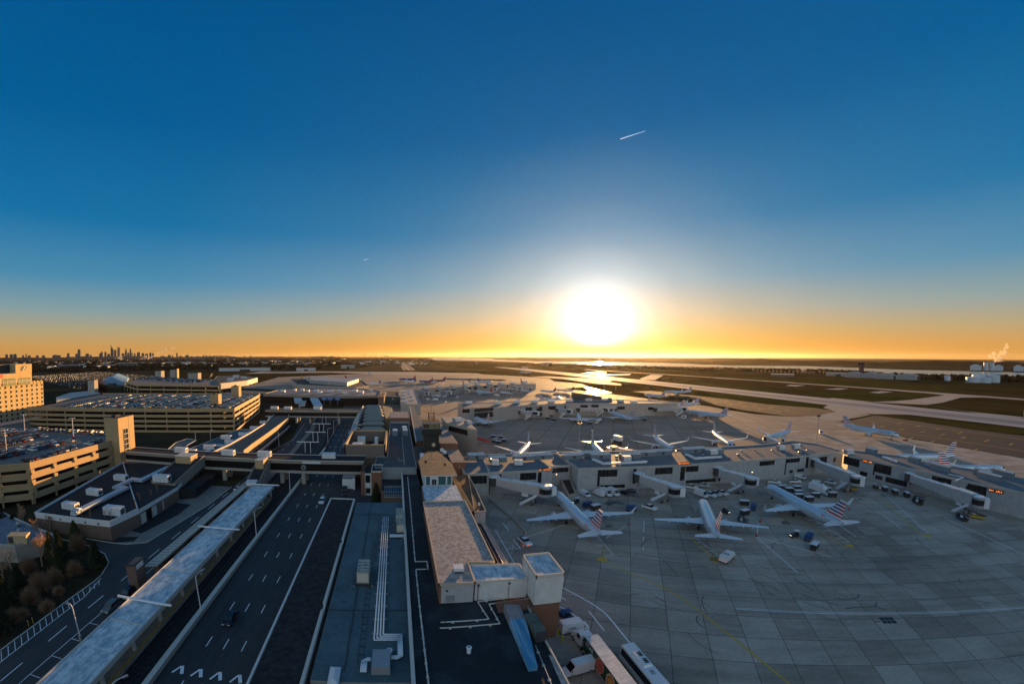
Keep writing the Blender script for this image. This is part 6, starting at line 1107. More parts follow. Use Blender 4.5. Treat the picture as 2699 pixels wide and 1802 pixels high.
at_tail(mid, ('G', 1285, 250), 3.6, 39.5, 'silver airliner nosed to the ribbed jet bridge, nearest the terminal'); place(sml, ('N', 930, 575), ('N', 1192, 1165), 'short silver airliner standing alone between two jet bridges'); at_tail(big, ('H', 750, 165), 16.4, 44, 'long silver airliner lettered along its side beside the parked baggage carts')
at_tail(sml, ('C', 655, 965), -150, 33.8, 'airliner half hidden behind the near pier roof, closest to the terminal'); at_tail(mid, ('C', 1200, 948), -165, 39.5, 'airliner behind the near pier with a glowing sunlit wing'); at_tail(mid, ('C', 1750, 892), -160, 39.5, 'airliner behind the near pier with its tail to the sunlit ramp edge'); at_tail(big, ('6', 752, 1395), -152, 44, 'airliner behind the near pier, just left of the roof equipment frame')
place(mid, ('D', 40, 925), ('D', 290, 852), 'airliner side-on with sparkling nose behind the pier bend'); place(big, ('D', 1250, 893), ('D', 740, 805), 'blue-lit airliner being pushed back on the ramp by a tug'); at_tail(mid, ('D', 1742, 1072), -57, 39.5, 'airliner with tall striped tail behind the turned pier end'); at_nose(mid, ('S', 1980, 420), 125, 39.5, 'airliner cut off by the right edge of the view')
at_nose(sml, ('C', 165, 737), -8, 33.8, 'small airliner at the terminal corner of the second pier behind a white truck'); place(mid, ('C', 1080, 702), ('C', 1112, 770), 'white-backed airliner seen tail-on at the second pier'); place(big, ('C', 1350, 690), ('C', 1596, 760), 'airliner angled left at the middle of the second pier'); place(big, ('6', 380, 1082), ('6', 960, 1150), 'side-on airliner at the tip of the second pier')
place(big, ('C', 1720, 620), ('C', 2040, 652), 'airliner behind the tip of the second pier, nearer one'); place(mid, ('6', 50, 950), ('6', 470, 958), 'airliner behind the tip of the second pier, farther one'); place(big, ('5', 1750, 815), ('5', 2080, 855), 'airliner taxiing on the sunlit ramp towards the left'); place(mid, ('6', 35, 770), ('6', 392, 772), 'airliner on the taxiway behind the first taxiing one')
at_tail(mid, ('5', 125, 908), 62, 39.5, 'airliner with a glinting roof between second and third pier'); at_tail(sml, ('5', 398, 852), -166, 33.8, 'airliner pointing at the viewer behind the second pier'); at_tail(sml, ('5', 915, 815), -140, 33.8, 'airliner silhouetted on the golden wet ramp')
redt = Proto(airliner('airliner', 'x', 37, 32, livery='red', winglet=False)); place(redt, ('4', 1200, 772), ('4', 1452, 793), 'white airliner with a red tail at the third pier'); at_tail(redt, ('4', 1890, 625), 40, 37, 'airliner whose red tail shows over the third pier roof')
rj = Proto(airliner('regional_jet', 'x', 33, 25, r=1.4, zc=2.6, livery='dark', winglet=True, ttail=True, fus=m_twhite)); rj.t[0]['group'] = 'dark-tailed regional jets'
place(rj, ('4', 1560, 762), ('4', 1785, 790), 'white regional jet right of the red-tailed airliner'); at_nose(rj, ('4', 1900, 740), -6, 33, 'white regional jet in the middle of the third pier row'); place(rj, ('5', 110, 742), ('5', 420, 765), 'regional jet with dark high tail near the tip of the third pier'); place(rj, ('5', 402, 735), ('5', 650, 745), 'regional jet with raised dark tail at the end of the third pier row')
bl = Proto(airliner('airliner', 'x', 38, 34, livery='redblue', winglet=True, fus=m_navy)); at_tail(bl, ('4', 535, 618), -40, 38, 'dark blue airliner with red tail on the distant ramp, left one'); at_tail(bl, ('4', 735, 600), -60, 38, 'dark blue airliner with red tail on the distant ramp, right one'); at_tail(bl, ('4', 270, 580), -70, 38, 'dark blue airliner partly hidden behind a white one')
wh = Proto(airliner('airliner', 'x', 38, 34, livery='blue', winglet=False, fus=m_twhite)); at_tail(wh, ('4', 275, 622), -35, 38, 'white airliner with dark tail left of the dark blue ones'); place(wh, ('3', 1590, 645), ('3', 1800, 660), 'white airliner by the far grey hall'); at_tail(wh, ('4', 1085, 640), 40, 38, 'airliner whose dark tail rises over the third pier, left one'); at_tail(wh, ('4', 1220, 620), 60, 38, 'airliner whose dark tail rises over the third pier, right one'); at_tail(wh, ('4', 1005, 660), 30, 30, 'airliner with just the tail tip showing over the third pier'); at_nose(wh, ('4', 2010, 405), 150, 38, 'white airliner touching down on the far runway'); at_tail(wh, ('4', 1880, 475), 100, 33, 'dark airliner rolling on the far taxiway')
at_tail(wh, ('3', 1585, 490), 150, 38, 'sunlit white airliner beyond the far halls'); at_tail(redt, ('3', 1225, 570), 60, 37, 'airliner with only a red tail showing behind the far hall'); yw = Proto(airliner('airliner', 'x', 37, 34, livery='yellow', winglet=False, fus=m_yell)); at_tail(yw, ('3', 545, 575), 100, 37, 'yellow airliner peeking out at the left end of the far hall')
# ------------------------------------------------------------ vehicles
def paint(n, c, rough=.3): return M('paint_' + n, c, rough, .5, .1, var=.03)
m_tail = emit('tail_lamp', (.9, .04, .03), .6); m_head = emit('headlamp', (1, .93, .8), .5)
CARC = {'white': (.62, .63, .64), 'silver': (.36, .37, .39), 'grey': (.13, .135, .145), 'black': (.016, .017, .02), 'dark blue': (.022, .045, .10), 'red': (.38, .025, .02), 'dark red': (.12, .018, .018), 'beige': (.33, .28, .20)}
PAINT = {k: paint(k.replace(' ', '_'), v) for k, v in CARC.items()}
def profile(mb, pts, x0, x1, ins=0., mi=0):
    """extrude a side profile (y, z) across the car's width; ins narrows the upper points"""
    zm = max(p[1] for p in pts); zl = min(p[1] for p in pts); n = len(pts)
    def X(x, z): return x * (1 - ins * (z - zl) / (zm - zl))
    mb.add([(X(x0, z), y, z) for y, z in pts] + [(X(x1, z), y, z) for y, z in pts], [tuple(range(n)), tuple(range(n, 2 * n))[::-1]] + [(i, n + i, n + (i + 1) % n, (i + 1) % n) for i in range(n)], mi); return mb
def wheels(t, ys, hw, r=.33, w_=.22):
    for y in ys:
        for s_ in (-1, 1):
            wl_ = MB().tube((s_ * hw - w_ / 2 * s_, y, r), (s_ * hw + w_ / 2 * s_, y, r), r, 12).build('wheel', m_rubber, t); MB().tube((s_ * (hw + w_ / 2 - .01), y, r), (s_ * (hw + w_ / 2 + .02), y, r), r * .6, 10).build('rim', m_grey, wl_)
def car(kind, colour, simple=False):
    t = thing('parked_car', 'x', 'car'); p = PAINT[colour]
    if kind == 'sedan': body = [(2.35, .3), (2.4, .62), (2.25, .78), (1.1, .95), (-1.7, 1.0), (-2.3, .95), (-2.4, .6), (-2.3, .3)]; cab = [(1.1, .95), (.35, 1.42), (-.9, 1.44), (-1.75, 1.0)]
    elif kind == 'suv': body = [(2.3, .35), (2.35, .75), (2.2, .98), (1.1, 1.1), (-2.2, 1.12), (-2.35, 1.0), (-2.35, .35)]; cab = [(1.15, 1.1), (.5, 1.68), (-1.9, 1.7), (-2.2, 1.12)]
    else: body = [(2.7, .4), (2.75, .85), (2.6, 1.08), (1.3, 1.16), (-2.7, 1.16), (-2.75, .4)]; cab = [(1.2, 1.16), (.6, 1.8), (-.7, 1.82), (-.95, 1.16)]
    hw = .9 if kind == 'sedan' else .96
    if simple:
        k = MB(); profile(k, body, -hw, hw); profile(k, cab, -hw * .94, hw * .94, .16, 1); k.add([(-hw * .74, cab[1][0] - .08, cab[1][1] + .015), (hw * .74, cab[1][0] - .08, cab[1][1] + .015), (hw * .74, cab[2][0] + .05, cab[2][1] + .015), (-hw * .74, cab[2][0] + .05, cab[2][1] + .015)], [(3, 2, 1, 0)], 0)
        for y in (1.45, -1.45):
            for s_ in (-1, 1): k.tube((s_ * (hw - .2), y, .33), (s_ * (hw + .02), y, .33), .33, 8, 2)
        me = k.mesh('parked_car', [p, m_glass, m_rubber]); o = bpy.data.objects.new('parked_car', me); COL.objects.link(o); bpy.data.objects.remove(t); return tag(o, 'x', 'car')
    b = MB(); profile(b, body, -hw, hw, .05); b.build('body', p, t)
    c_ = MB(); profile(c_, cab, -hw * .93, hw * .93, .17); c_.build('window', m_glass, t)
    f0, f1 = cab[1], cab[2]; MB().add([(-hw * .775, f0[0] - .05, f0[1] + .02), (hw * .775, f0[0] - .05, f0[1] + .02), (hw * .775, f1[0] + .05, f1[1] + .02), (-hw * .775, f1[0] + .05, f1[1] + .02), (-hw * .79, f0[0] - .05, f0[1] - .07), (hw * .79, f0[0] - .05, f0[1] - .07), (hw * .79, f1[0] + .05, f1[1] - .07), (-hw * .79, f1[0] + .05, f1[1] - .07)], [(3, 2, 1, 0), (0, 1, 5, 4), (1, 2, 6, 5), (2, 3, 7, 6), (3, 0, 4, 7)]).build('roof', p, t)
    if kind == 'pickup': MB().add([(-.8, -1.15, 1.17), (.8, -1.15, 1.17), (.8, -2.6, 1.17), (-.8, -2.6, 1.17)], [(3, 2, 1, 0)]).build('load_bed', m_black, t)
    wheels(t, (1.45, -1.45) if kind != 'pickup' else (1.7, -1.7), hw - .12)
    for s_ in (-1, 1):
        MB().box(s_ * hw * .72 - .2, s_ * hw * .72 + .2, body[1][0] - .06, body[1][0] + .02, body[1][1] - .08, body[1][1] + .08).build('headlight', m_hvac, t); MB().box(s_ * hw * .8 - .14, s_ * hw * .8 + .14, body[-2][0] - .03, body[-2][0] + .05, .72, .92).build('tail_light', m_red, t)
    return t
CP = {}
def get_car(kind, colour, simple=False):
    k = (kind, colour, simple)
    if k not in CP: CP[k] = Proto(car(kind, colour, simple))
    return CP[k]
rn = random.Random(11)
KW = {'sedan': 'car', 'suv': 'SUV', 'pickup': 'pickup'}
COLS = ['white', 'white', 'silver', 'silver', 'grey', 'grey', 'black', 'black', 'black', 'dark blue', 'dark red', 'beige']
# near garage roof: each row runs along the slope of the photo rows
rows = [([(-134, 112), (-133.3, 152)], 14, 'row along the sunlit parapet'), ([(-150, 106), (-146.5, 148)], 15, 'second row from the sunlit parapet'), ([(-155.6, 106), (-152, 146)], 15, 'third row from the sunlit parapet'), ([(-171, 108), (-167.5, 152)], 15, 'fourth row from the sunlit parapet'), ([(-176.5, 108), (-173, 152)], 15, 'fifth row from the sunlit parapet'), ([(-192, 112), (-189, 158)], 15, 'sixth row from the sunlit parapet'), ([(-198, 114), (-195, 156)], 13, 'row farthest from the sunlit parapet'), ([(-142, 168), (-186, 165)], 16, 'back row below the long garage')]
for ri, (ab, n, lb) in enumerate(rows):
    a, b = Vector(ab[0]), Vector(ab[1]); d = (b - a).normalized()
    for k in range(n):
        if rn.random() < (.18 if ri != 7 else .06): continue
        p = a.lerp(b, k / (n - 1)); kind = rn.choice(('sedan', 'suv', 'suv', 'sedan', 'pickup')); col = 'red' if (ri == 7 and k == 4) else rn.choice(COLS)
        get_car(kind, col).put((p.x + rn.uniform(-.25, .25), p.y, 14.42), math.atan2(d.y, d.x) + (0 if rn.random() < .6 else math.pi) + rn.uniform(-.03, .03), '%s %s, %s in the %s, near garage' % (col, KW[kind], ordn(k), lb), 'cars on the near garage roof')
# long garage roof: rows run away from the viewer; the largest ones are individuals, the rest one mass
ux = Vector((-141, -31)).normalized(); uy = Vector((-.164, .986)); O2 = Vector((-113.5, 265.5)); cnt = 0; rest = MB(); lst = []
for r_ in range(20):
    off = 4.5 + (r_ // 2) * 15.2 + (r_ % 2) * 5.3
    if off > 136: break
    for k in range(36):
        u = 3 + k * 2.75; p = O2 + ux * off + uy * u
        if k in (12, 13) or (r_ in (4, 5) and k < 9 and k > 4) or rn.random() < .07: continue
        if p.y > 352 + off * -.06: continue
        lst.append(((p - Vector((0, 0))).length, p, r_, k))
for k in range(40):
    p = O2 + ux * (3 + k * 3.1) + uy * 1.2
    if rn.random() < .2: continue
    lst.append((p.length, p, -1, k))
lst.sort(key=lambda q: q[0]); NI = 170
for i, (d_, p, r_, k) in enumerate(lst):
    col = rn.choice(COLS); kind = rn.choice(('sedan', 'suv')); rz = math.atan2(ux.y, ux.x) + math.pi / 2 + (math.pi if rn.random() < .5 else 0) if r_ >= 0 else math.atan2(uy.y, uy.x) + math.pi / 2
    rz = math.atan2(ux.y, ux.x) - math.pi / 2 + (math.pi if rn.random() < .5 else 0) if r_ >= 0 else math.atan2(uy.y, uy.x) - math.pi / 2
    if i < NI:
        get_car(kind, col, True).put((p.x, p.y, 15.92), rz, ('%s %s, %s from the front in the %s row, long garage roof' % (col, KW[kind], ordn(k), ordn(r_))) if r_ >= 0 else '%s %s on the long garage roof, %s from the orange corner along the front parapet' % (col, KW[kind], ordn(k)), 'cars on the long garage roof')
    else:
        mi = {'white': 0, 'silver': 1, 'grey': 2, 'black': 3, 'dark blue': 3, 'dark red': 4, 'beige': 1}[col]; c = MB(rz, (p.x, p.y, 15.92)); c.taper(-.9, .9, -2.3, 2.3, .25, .95, .03, .05, mi); c.taper(-.82, .82, -1.7, 1.2, .95, 1.5, .14, .5, 5, mi); rest.add(c.v, c.f); rest.m[-len(c.m):] = c.m
tag(rest.build('parked_cars', [PAINT['white'], PAINT['silver'], PAINT['grey'], PAINT['black'], PAINT['dark red'], m_glass]), 'mass of small parked cars filling the back of the long garage roof', 'cars', None, 'stuff')
# far lots as masses
def mass(n, f, label, name='parked_cars', z=0.):
    k = MB()
    for i in range(n):
        x, y, rz = f(i); mi = rn.choice((0, 1, 2, 3, 3, 4)); c = MB(rz, (x, y, z)); c.taper(-.9, .9, -2.3, 2.3, .25, .95, .03, .05, mi); c.taper(-.82, .82, -1.7, 1.2, .95, 1.5, .14, .5, 5, mi); k.add(c.v, c.f); k.m[-len(c.m):] = c.m
    tag(k.build(name, [PAINT['white'], PAINT['silver'], PAINT['grey'], PAINT['black'], PAINT['dark blue'], m_glass]), label, 'cars', None, 'stuff')
mass(900, lambda i: (-540 - (i // 40) * 22 + rn.uniform(-1, 1) - (i % 40) * 2.0, 570 + (i % 40) * 10 + (i // 40) * 14, .4), 'wide parking lot full of small cars left of the brown tree')
mass(170, lambda i: (-300 - (i % 34) * 5 + rn.uniform(-.5, .5), 560 + (i // 34) * 14 + (i % 34) * 2.6, -.7), 'parked cars on the far garage roof', z=13.42)
mass(120, lambda i: (115 + (i % 40) * 3.1 + rn.uniform(-.5, .5), 905 - (i % 40) * 1.6 + (i // 40) * 9, .4), 'parked cars and vans by the distant ramp edge')
for k, (c, x, y, kind, col, lb) in enumerate((('2', 960, 715, 'suv', 'white', 'left of a pair on the open deck of the far garage'), ('2', 1020, 712, 'sedan', 'silver', 'right of a pair on the open deck of the far garage'), ('2', 1085, 780, 'sedan', 'white', 'alone on the open deck behind the long garage'), ('2', 1395, 785, 'sedan', 'silver', 'alone on the open deck near the stair tower'), ('2', 1210, 720, 'suv', 'black', 'in the dark cluster on the far open deck'), ('2', 1270, 725, 'suv', 'grey', 'in the cluster on the far open deck'))):
    p = GP(c, x, y, 0); get_car(kind, col, True).put((p.x, p.y, 0), .4, '%s %s ' % (col, KW[kind]) + lb)
# road cars
for (x, y, kind, col, rz, lb) in ((-33.2, 67.1, 'sedan', 'black', math.pi - .0, 'lone dark car on the wide road'), (-59.6, 64.2, 'suv', 'grey', math.pi, 'grey SUV parked beside the frosted canopy'), (-59.3, 70, 'suv', 'black', math.pi, 'black SUV parked ahead of the grey one by the brick stair tower'), (-26.6, 137, 'suv', 'white', math.pi, 'white car with roof sign on the wide road before the sky bridge'), (-20.2, 151, 'suv', 'black', math.pi, 'dark SUV at the kerb under the sky bridge'), (-18.8, 141, 'suv', 'black', math.pi, 'black van-like car by the shelter before the glass roof'), (-30.8, 232, 'sedan', 'silver', math.pi, 'silver car on the wide road, nearest beyond the lane bars'), (-31.4, 247, 'suv', 'black', math.pi, 'black SUV on the wide road beyond the silver car'), (-31.9, 268, 'suv', 'silver', math.pi, 'silver SUV farther up the wide road'), (-62.6, 147, 'sedan', 'white', 0, 'white car under the sky bridge on the station road'), (-60.8, 158, 'suv', 'white', 0, 'white SUV just beyond under the sky bridge'), (-29, 342, 'suv', 'red', math.pi, 'red vehicle under the second sky bridge'), (-70.6, 212, 'suv', 'black', 0, 'dark car at the kerb of the gravel-roofed building'), (-70.2, 205, 'sedan', 'white', 0, 'white car at the kerb of the gravel-roofed building')):
    get_car(kind, col).put((x, y, -.09), rz, lb)
# vans, trucks, buses
def van(name, label, loc, rz, mat=None, txt=None, L_=5.8, high=True, group=None):
    m = mat or m_vanw; t = thing(name, label, 'van', (*loc, -.1), rz, group); h = 2.55 if high else 2.0; y = L_ / 2
    b = MB(); profile(b, [(y, .45), (y, .95), (y - .75, 1.2), (y - 1.55, h - .12), (y - 1.9, h), (-y + .15, h), (-y, h - .25), (-y, .4)], -.98, .98, .08); b.build('body', m, t)
    MB().add([(-.86, y - .80, 1.24), (.86, y - .80, 1.24), (.80, y - 1.50, h - .22), (-.80, y - 1.50, h - .22)], [(0, 1, 2, 3)]).build('windscreen', m_glass, t).location = (0, .05, .02)
    for s_ in (-1, 1):
        x = s_ * .945; MB().add([(x, y - 1.0, 1.25), (x, y - 2.1, 1.25), (x * .97, y - 2.1, h - .5), (x * .97, y - 1.55, h - .45)], [(0, 1, 2, 3) if s_ > 0 else (3, 2, 1, 0)]).build('side_window', m_glass, t); MB().box(x - .1, x + .14, y - 1.15, y - 1.0, 1.2, 1.5).build('mirror', m_black, t); MB().box(s_ * .7 - .2, s_ * .7 + .2, y - .02, y + .04, .75, .95).build('headlight', m_hvac, t); MB().box(s_ * .84 - .08, s_ * .84 + .08, -y - .03, -y + .02, .9, 1.4).build('tail_light', m_red, t)
    MB().box(-.99, .99, -y - .04, y + .05, .32, .5).build('bumper', m_dgrey, t); wheels(t, (y - 1.15, -y + 1.2), .86, .36, .24)
    if txt:
        for s_ in (-1, 1): lay_text('lettering', txt, .75, Matrix.Translation((s_ * .985, -.9, 1.42)) @ Matrix.Rotation(R(90) * s_, 4, 'Z') @ Matrix.Rotation(R(90), 4, 'X'), m_navy, t)
    return t
m_vanw = paint('van_white', (.62, .63, .64), .35)
van('delivery_van', 'white lettered van parked against the brick base of the white tower', (33.4, 62.6), R(-90) + .06, txt='OTIS'); van('delivery_van', 'white high-roofed van nosed in beside the long produce trailer', (29.8, 51.6), R(90) + .12)
VG = 'white vans in a row below the near pier'
van('van', 'white van at the left of the row below the near pier', (70.3, 135.5), R(186), group=VG, L_=5.4, high=False); van('van', 'white van seen from its rear doors in the row below the near pier', (75.6, 134.6), R(12), group=VG, L_=5.2); van('van', 'white high-roofed van third along the row below the near pier', (78.6, 134.2), R(188), group=VG); van('van', 'white van with roof ladder, last of the row below the near pier', (81.6, 133.8), R(188), group=VG); van('van', 'white high van beside the pickups in front of the second jet bridge', (113.2, 121), R(190), group=VG)
van('van', 'small white van near the box truck by the pier bend', (172.6, 120.6), R(190), L_=5, high=False); van('van', 'white van left of the dark jet bridge', (170.8, 110), R(200), L_=5, high=False)
for (x, y, kind, col, rz, lb) in ((88.4, 131.5, 'pickup', 'grey', 3.3, 'grey pickup at the right end of the van row'), (86.2, 133, 'sedan', 'black', 3.3, 'black car between van row and pickup'), (89.8, 134, 'sedan', 'dark blue', 3.3, 'dark blue car half hidden behind the grey pickup'), (86.2, 116.5, 'pickup', 'white', 3.6, 'white pickup driving across the apron below the second jet bridge'), (116.2, 130.5, 'pickup', 'white', 3.7, 'white pickup nearest the strip window of the near pier'), (122.4, 130.2, 'pickup', 'silver', 3.9, 'silver pickup right of the strip window of the near pier'), (116.9, 120, 'pickup', 'white', 3.3, 'white pickup next to the high van, first of three'), (119.6, 120, 'pickup', 'silver', 3.3, 'silver pickup in the middle of the three by the high van'), (122.6, 119.6, 'pickup', 'white', 3.4, 'white pickup last of the three by the high van'), (155.2, 121, 'pickup', 'white', 3.9, 'white pickup behind the lettered airliner'), (164.4, 117.4, 'pickup', 'white', 4.2, 'white crew pickup behind the box truck'), (178, 108.6, 'suv', 'white', 3.3, 'small white car under the dark jet bridge'), (35.6, 101.8, 'pickup', 'white', 3.35, 'white pickup with red tail lights on the service road')):
    get_car(kind, col).put((x, y, -.1), rz, lb)
t = thing('lamp_pair', 'glowing red tail lamps of the pickup on the service road', 'lamp', (35.0, 98.9, .65), .2); 
for s_ in (-1, 1): MB().box(s_ * .75 - .14, s_ * .75 + .14, -.06, .06, 0, .25).build('lamp', m_tail, t)
def box_truck(label, x, y, rz, L_=8.5):
    t = thing('box_truck', label, 'truck', (x, y, -.1), rz); b = MB(); profile(b, [(L_ / 2, .5), (L_ / 2, 1.2), (L_ / 2 - .9, 1.35), (L_ / 2 - 1.4, 2.3), (L_ / 2 - 2.2, 2.35), (L_ / 2 - 2.2, .5)], -1.05, 1.05); b.build('cab', m_vanw, t); MB().add([(-.9, L_ / 2 - .92, 1.42), (.9, L_ / 2 - .92, 1.42), (.9, L_ / 2 - 1.36, 2.22), (-.9, L_ / 2 - 1.36, 2.22)], [(0, 1, 2, 3)]).build('windscreen', m_glass, t).location = (0, .03, .02)
    MB().box(-1.2, 1.2, -L_ / 2, L_ / 2 - 2.35, .9, 3.4).build('cargo_box', m_hvac, t); MB().box(-1.0, 1.0, -L_ / 2 - .05, -L_ / 2 - .01, 1.1, 3.2).build('roller_door', m_dgrey, t); MB().box(-.5, .5, -L_ / 2, L_ / 2 - 2, .5, .88).build('chassis', m_black, t); wheels(t, (L_ / 2 - 1.1, -L_ / 2 + 1.6), .95, .45, .3); return t
box_truck('white box truck parked among baggage carts behind the lettered airliner', 161.6, 103, R(205) - .5, 9.5); box_truck('white box truck between carts on the third-pier ramp', 46, 466, R(60)); box_truck('white catering truck beside the small airliner at the second pier', 70, 290, R(-10))
# long semi-trailer with fruit pictures
t = thing('semi_truck', 'white semi truck hauling a long dark green trailer with food pictures', 'truck', (33.6, 49.4, -.1), R(1.5))
MB().box(-1.25, 1.25, -8.5, 6.3, 1.1, 3.98).build('trailer_side', M('trailer_green', (.016, .045, .018), .4, var=.35, sc_=.7), t)
MB().box(-1.28, 1.28, -8.55, 6.35, 3.985, 4.08).build('trailer_roof', patch('tarp_roof', (.36, .42, .46), (.56, .60, .62), .5, .1, .6, .6, (1, 2, 1), seams=(4, 1.2, .05, .75)), t); MB().box(-1.27, 1.27, -8.5, 6.32, 1.0, 1.12).build('trailer_rail', m_sill, t)
fr = MB().tube((-1.27, .2, 2.55), (-1.25, .2, 2.55), 1.25, 28).build('fruit_slice', M('grapefruit', (.42, .05, .035), .5, var=.25, sc_=3), t); MB().tube((-1.262, .2, 2.55), (-1.24, .2, 2.55), 1.36, 28).build('rind', M('rind', (.55, .32, .2), .5, var=.1), fr)
fs_ = MB()
for k in range(9): a = k * math.pi * 2 / 9; fs_.add([(-1.28, .2 + .12 * math.cos(a + .4), 2.55 + .12 * math.sin(a + .4)), (-1.28, .2 + 1.1 * math.cos(a - .06), 2.55 + 1.1 * math.sin(a - .06)), (-1.28, .2 + 1.1 * math.cos(a + .0), 2.55 + 1.1 * math.sin(a))], [(0, 1, 2)])
fs_.build('segment_line', m_sill, fr)
bw = MB().tube((-1.265, -3.6, 2.3), (-1.25, -3.6, 2.3), 1.45, 28).build('bowl', M('bowl_pale', (.5, .42, .32), .5, var=.1), t); MB().tube((-1.275, -3.6, 2.35), (-1.255, -3.6, 2.35), 1.15, 24).build('bowl_food', M('food_orange', (.42, .16, .03), .5, var=.4, sc_=4), bw)
fs_ = MB(); rq = random.Random(3)
for k in range(14): a = rq.uniform(0, 6.28); q = rq.uniform(.1, .9); fs_.ball((-1.275, -3.6 + q * math.cos(a), 2.35 + q * math.sin(a)), .02, .17, .15, 0, 7, 4)
fs_.build('food_piece', M('food_yellow', (.6, .42, .1), .5, var=.2), bw)
lv = MB()
for k in range(60): y = rq.uniform(1.6, 5.6); z = rq.uniform(1.3, 3.0); a = rq.uniform(0, 3.1); l_ = rq.uniform(.1, .4); lv.add([(-1.262, y, z), (-1.262, y + l_ * math.cos(a), z + l_ * math.sin(a)), (-1.262, y + l_ * .5 * math.cos(a + .5), z + l_ * .5 * math.sin(a + .5))], [(0, 1, 2)])
lv.build('herb_print', M('herb_green', (.06, .16, .03), .5, var=.3), t)
lay_text('trailer_lettering', 'STAR', 1.25, Matrix.Translation((-1.27, 4.2, 3.15)) @ Matrix.Rotation(R(-90), 4, 'Z') @ Matrix.Rotation(R(90), 4, 'X'), m_white, t)
b = MB(); profile(b, [(11.6, .5), (11.6, 1.4), (11.3, 1.7), (9.9, 1.95), (9.4, 2.95), (7.4, 3.0), (7.4, .6)], -1.15, 1.15, .06); b.build('cab', m_vanw, t); MB().add([(-.95, 9.86, 2.0), (.95, 9.86, 2.0), (.9, 9.42, 2.88), (-.9, 9.42, 2.88)], [(0, 1, 2, 3)]).build('windscreen', m_glass, t).location = (0, .04, .02)
MB().box(-1.17, -1.1, 8.2, 9.3, 1.9, 2.7).box(1.1, 1.17, 8.2, 9.3, 1.9, 2.7).build('side_window', m_glass, t); MB().box(-1.0, 1.0, 7.36, 7.4, 2.1, 2.8).build('back_window', m_glass, t); MB().tube((-1.0, 7.2, .9), (-1.0, 7.2, 3.6), .09).tube((1.0, 7.2, .9), (1.0, 7.2, 3.6), .09).build('exhaust_stack', m_grey, t); MB().box(-.5, .5, 5, 11, .55, 1.0).build('chassis', m_black, t)
for s_ in (-1, 1): MB().box(s_ * 1.45 - .12, s_ * 1.45 + .12, 9.6, 9.75, 2.1, 2.7).build('mirror', m_sill, t)
wheels(t, (10.6, 7.6, 6.4, -5.8, -7.1), 1.0, .5, .34)
t = thing('bus', 'white bus with dark windows and twin roof fans parked beside the trailer', 'bus', (39.4, 46.9, -.1), R(1))
MB().taper(-1.28, 1.28, -6.1, 6.1, .4, 3.1, .05, .04).build('body', m_vanw, t); MB().taper(-1.2, 1.2, -6.0, 6.0, 3.1, 3.2, .12, .1).build('roof', m_vanw, t)
MB().box(-1.30, -1.24, -5.6, 5.7, 1.45, 2.75).box(1.24, 1.30, -5.6, 5.7, 1.45, 2.75).build('side_window', m_glass, t); MB().box(-1.1, 1.1, 6.0, 6.12, 1.5, 2.8).build('rear_window', m_glass, t)
for y0, y1 in ((-5, -2.2), (-1.2, 1.6), (2.6, 4.6)): MB().box(-1.315, -1.285, y0, y1, .5, 1.4).build('side_panel', m_hvac, t)
pod = MB().taper(-.85, .85, -.6, 3.6, 3.2, 3.5, .15, .25).build('roof_pod', m_vanw, t)
for y0 in (.1, 1.9):
    f = MB().box(-.1, .62, y0, y0 + 1.2, 3.505, 3.53).build('fan_grille', m_black, pod); k = MB()
    for i in range(2):
        for j in range(2): k.tube((.08 + i * .36, y0 + .32 + j * .55, 3.53), (.08 + i * .36, y0 + .32 + j * .55, 3.55), .09, 8)
    k.build('fan', m_sill, f)
MB().box(-.35, .35, -2.4, -1.4, 3.2, 3.26).build('roof_hatch', m_grey, t); wheels(t, (3.6, -3.6), 1.1, .48, .3)
MB().wall((-1.2, 6.2), (-2.0, 7.4), .6, 1.0, .15).build('bike_rack', m_grey, t)
# ramp equipment
m_cartb = paint('cart_blue', (.018, .05, .16), .5); m_cartd = paint('cart_dark', (.02, .022, .03), .5)
def cart(label, x, y, rz, m=None, roof=None, group='covered baggage carts'):
    t = thing('baggage_cart', label, 'baggage cart', (x, y, -.1), rz, group); MB().box(-.85, .85, -1.6, 1.6, .45, .6).build('bed', m_dgrey, t); MB().box(-.85, .85, -1.6, -1.5, .6, 1.9).box(-.85, .85, 1.5, 1.6, .6, 1.9).box(-.8, .8, -.04, .04, .6, 1.9).build('end_panel', m or m_cartd, t); MB().box(-.8, .8, -1.45, 1.45, .61, 1.75).build('curtain', m or m_cartd, t); MB().box(-.95, .95, -1.7, 1.7, 1.9, 2.0).build('roof', roof or m_cartb, t)
    for s_ in (-1, 1):
        for y_ in (-1.1, 1.1): MB().tube((s_ * .7 - .08, y_, .25), (s_ * .7 + .08, y_, .25), .25, 10).build('wheel', m_rubber, t)
    MB().tube((0, 1.6, .5), (0, 2.5, .35), .05).build('tow_bar', m_dgrey, t); return t
def tug(label, x, y, rz, m=None, roof=None):
    t = thing('tug', label, 'tractor', (x, y, -.1), rz, 'baggage tugs'); MB().taper(-.75, .75, -1.5, 1.5, .3, 1.05, .05, .1).build('body', m or m_cartd, t); MB().box(-.7, .7, -1.4, 0, 1.95, 2.05).build('roof', roof or m_hvac, t); c = MB()
    for x_ in (-.62, .62):
        for y_ in (-1.3, -.1): c.tube((x_, y_, 1.0), (x_, y_, 1.95), .05, 6)
    c.build('cab_frame', m_dgrey, t); MB().box(-.5, .5, -1.2, -.6, 1.0, 1.5).build('seat', m_black, t); wheels(t, (1.0, -1.0), .66, .35, .22); MB().box(-.4, .4, 1.46, 1.54, .7, .85).build('headlight', m_head, t); return t
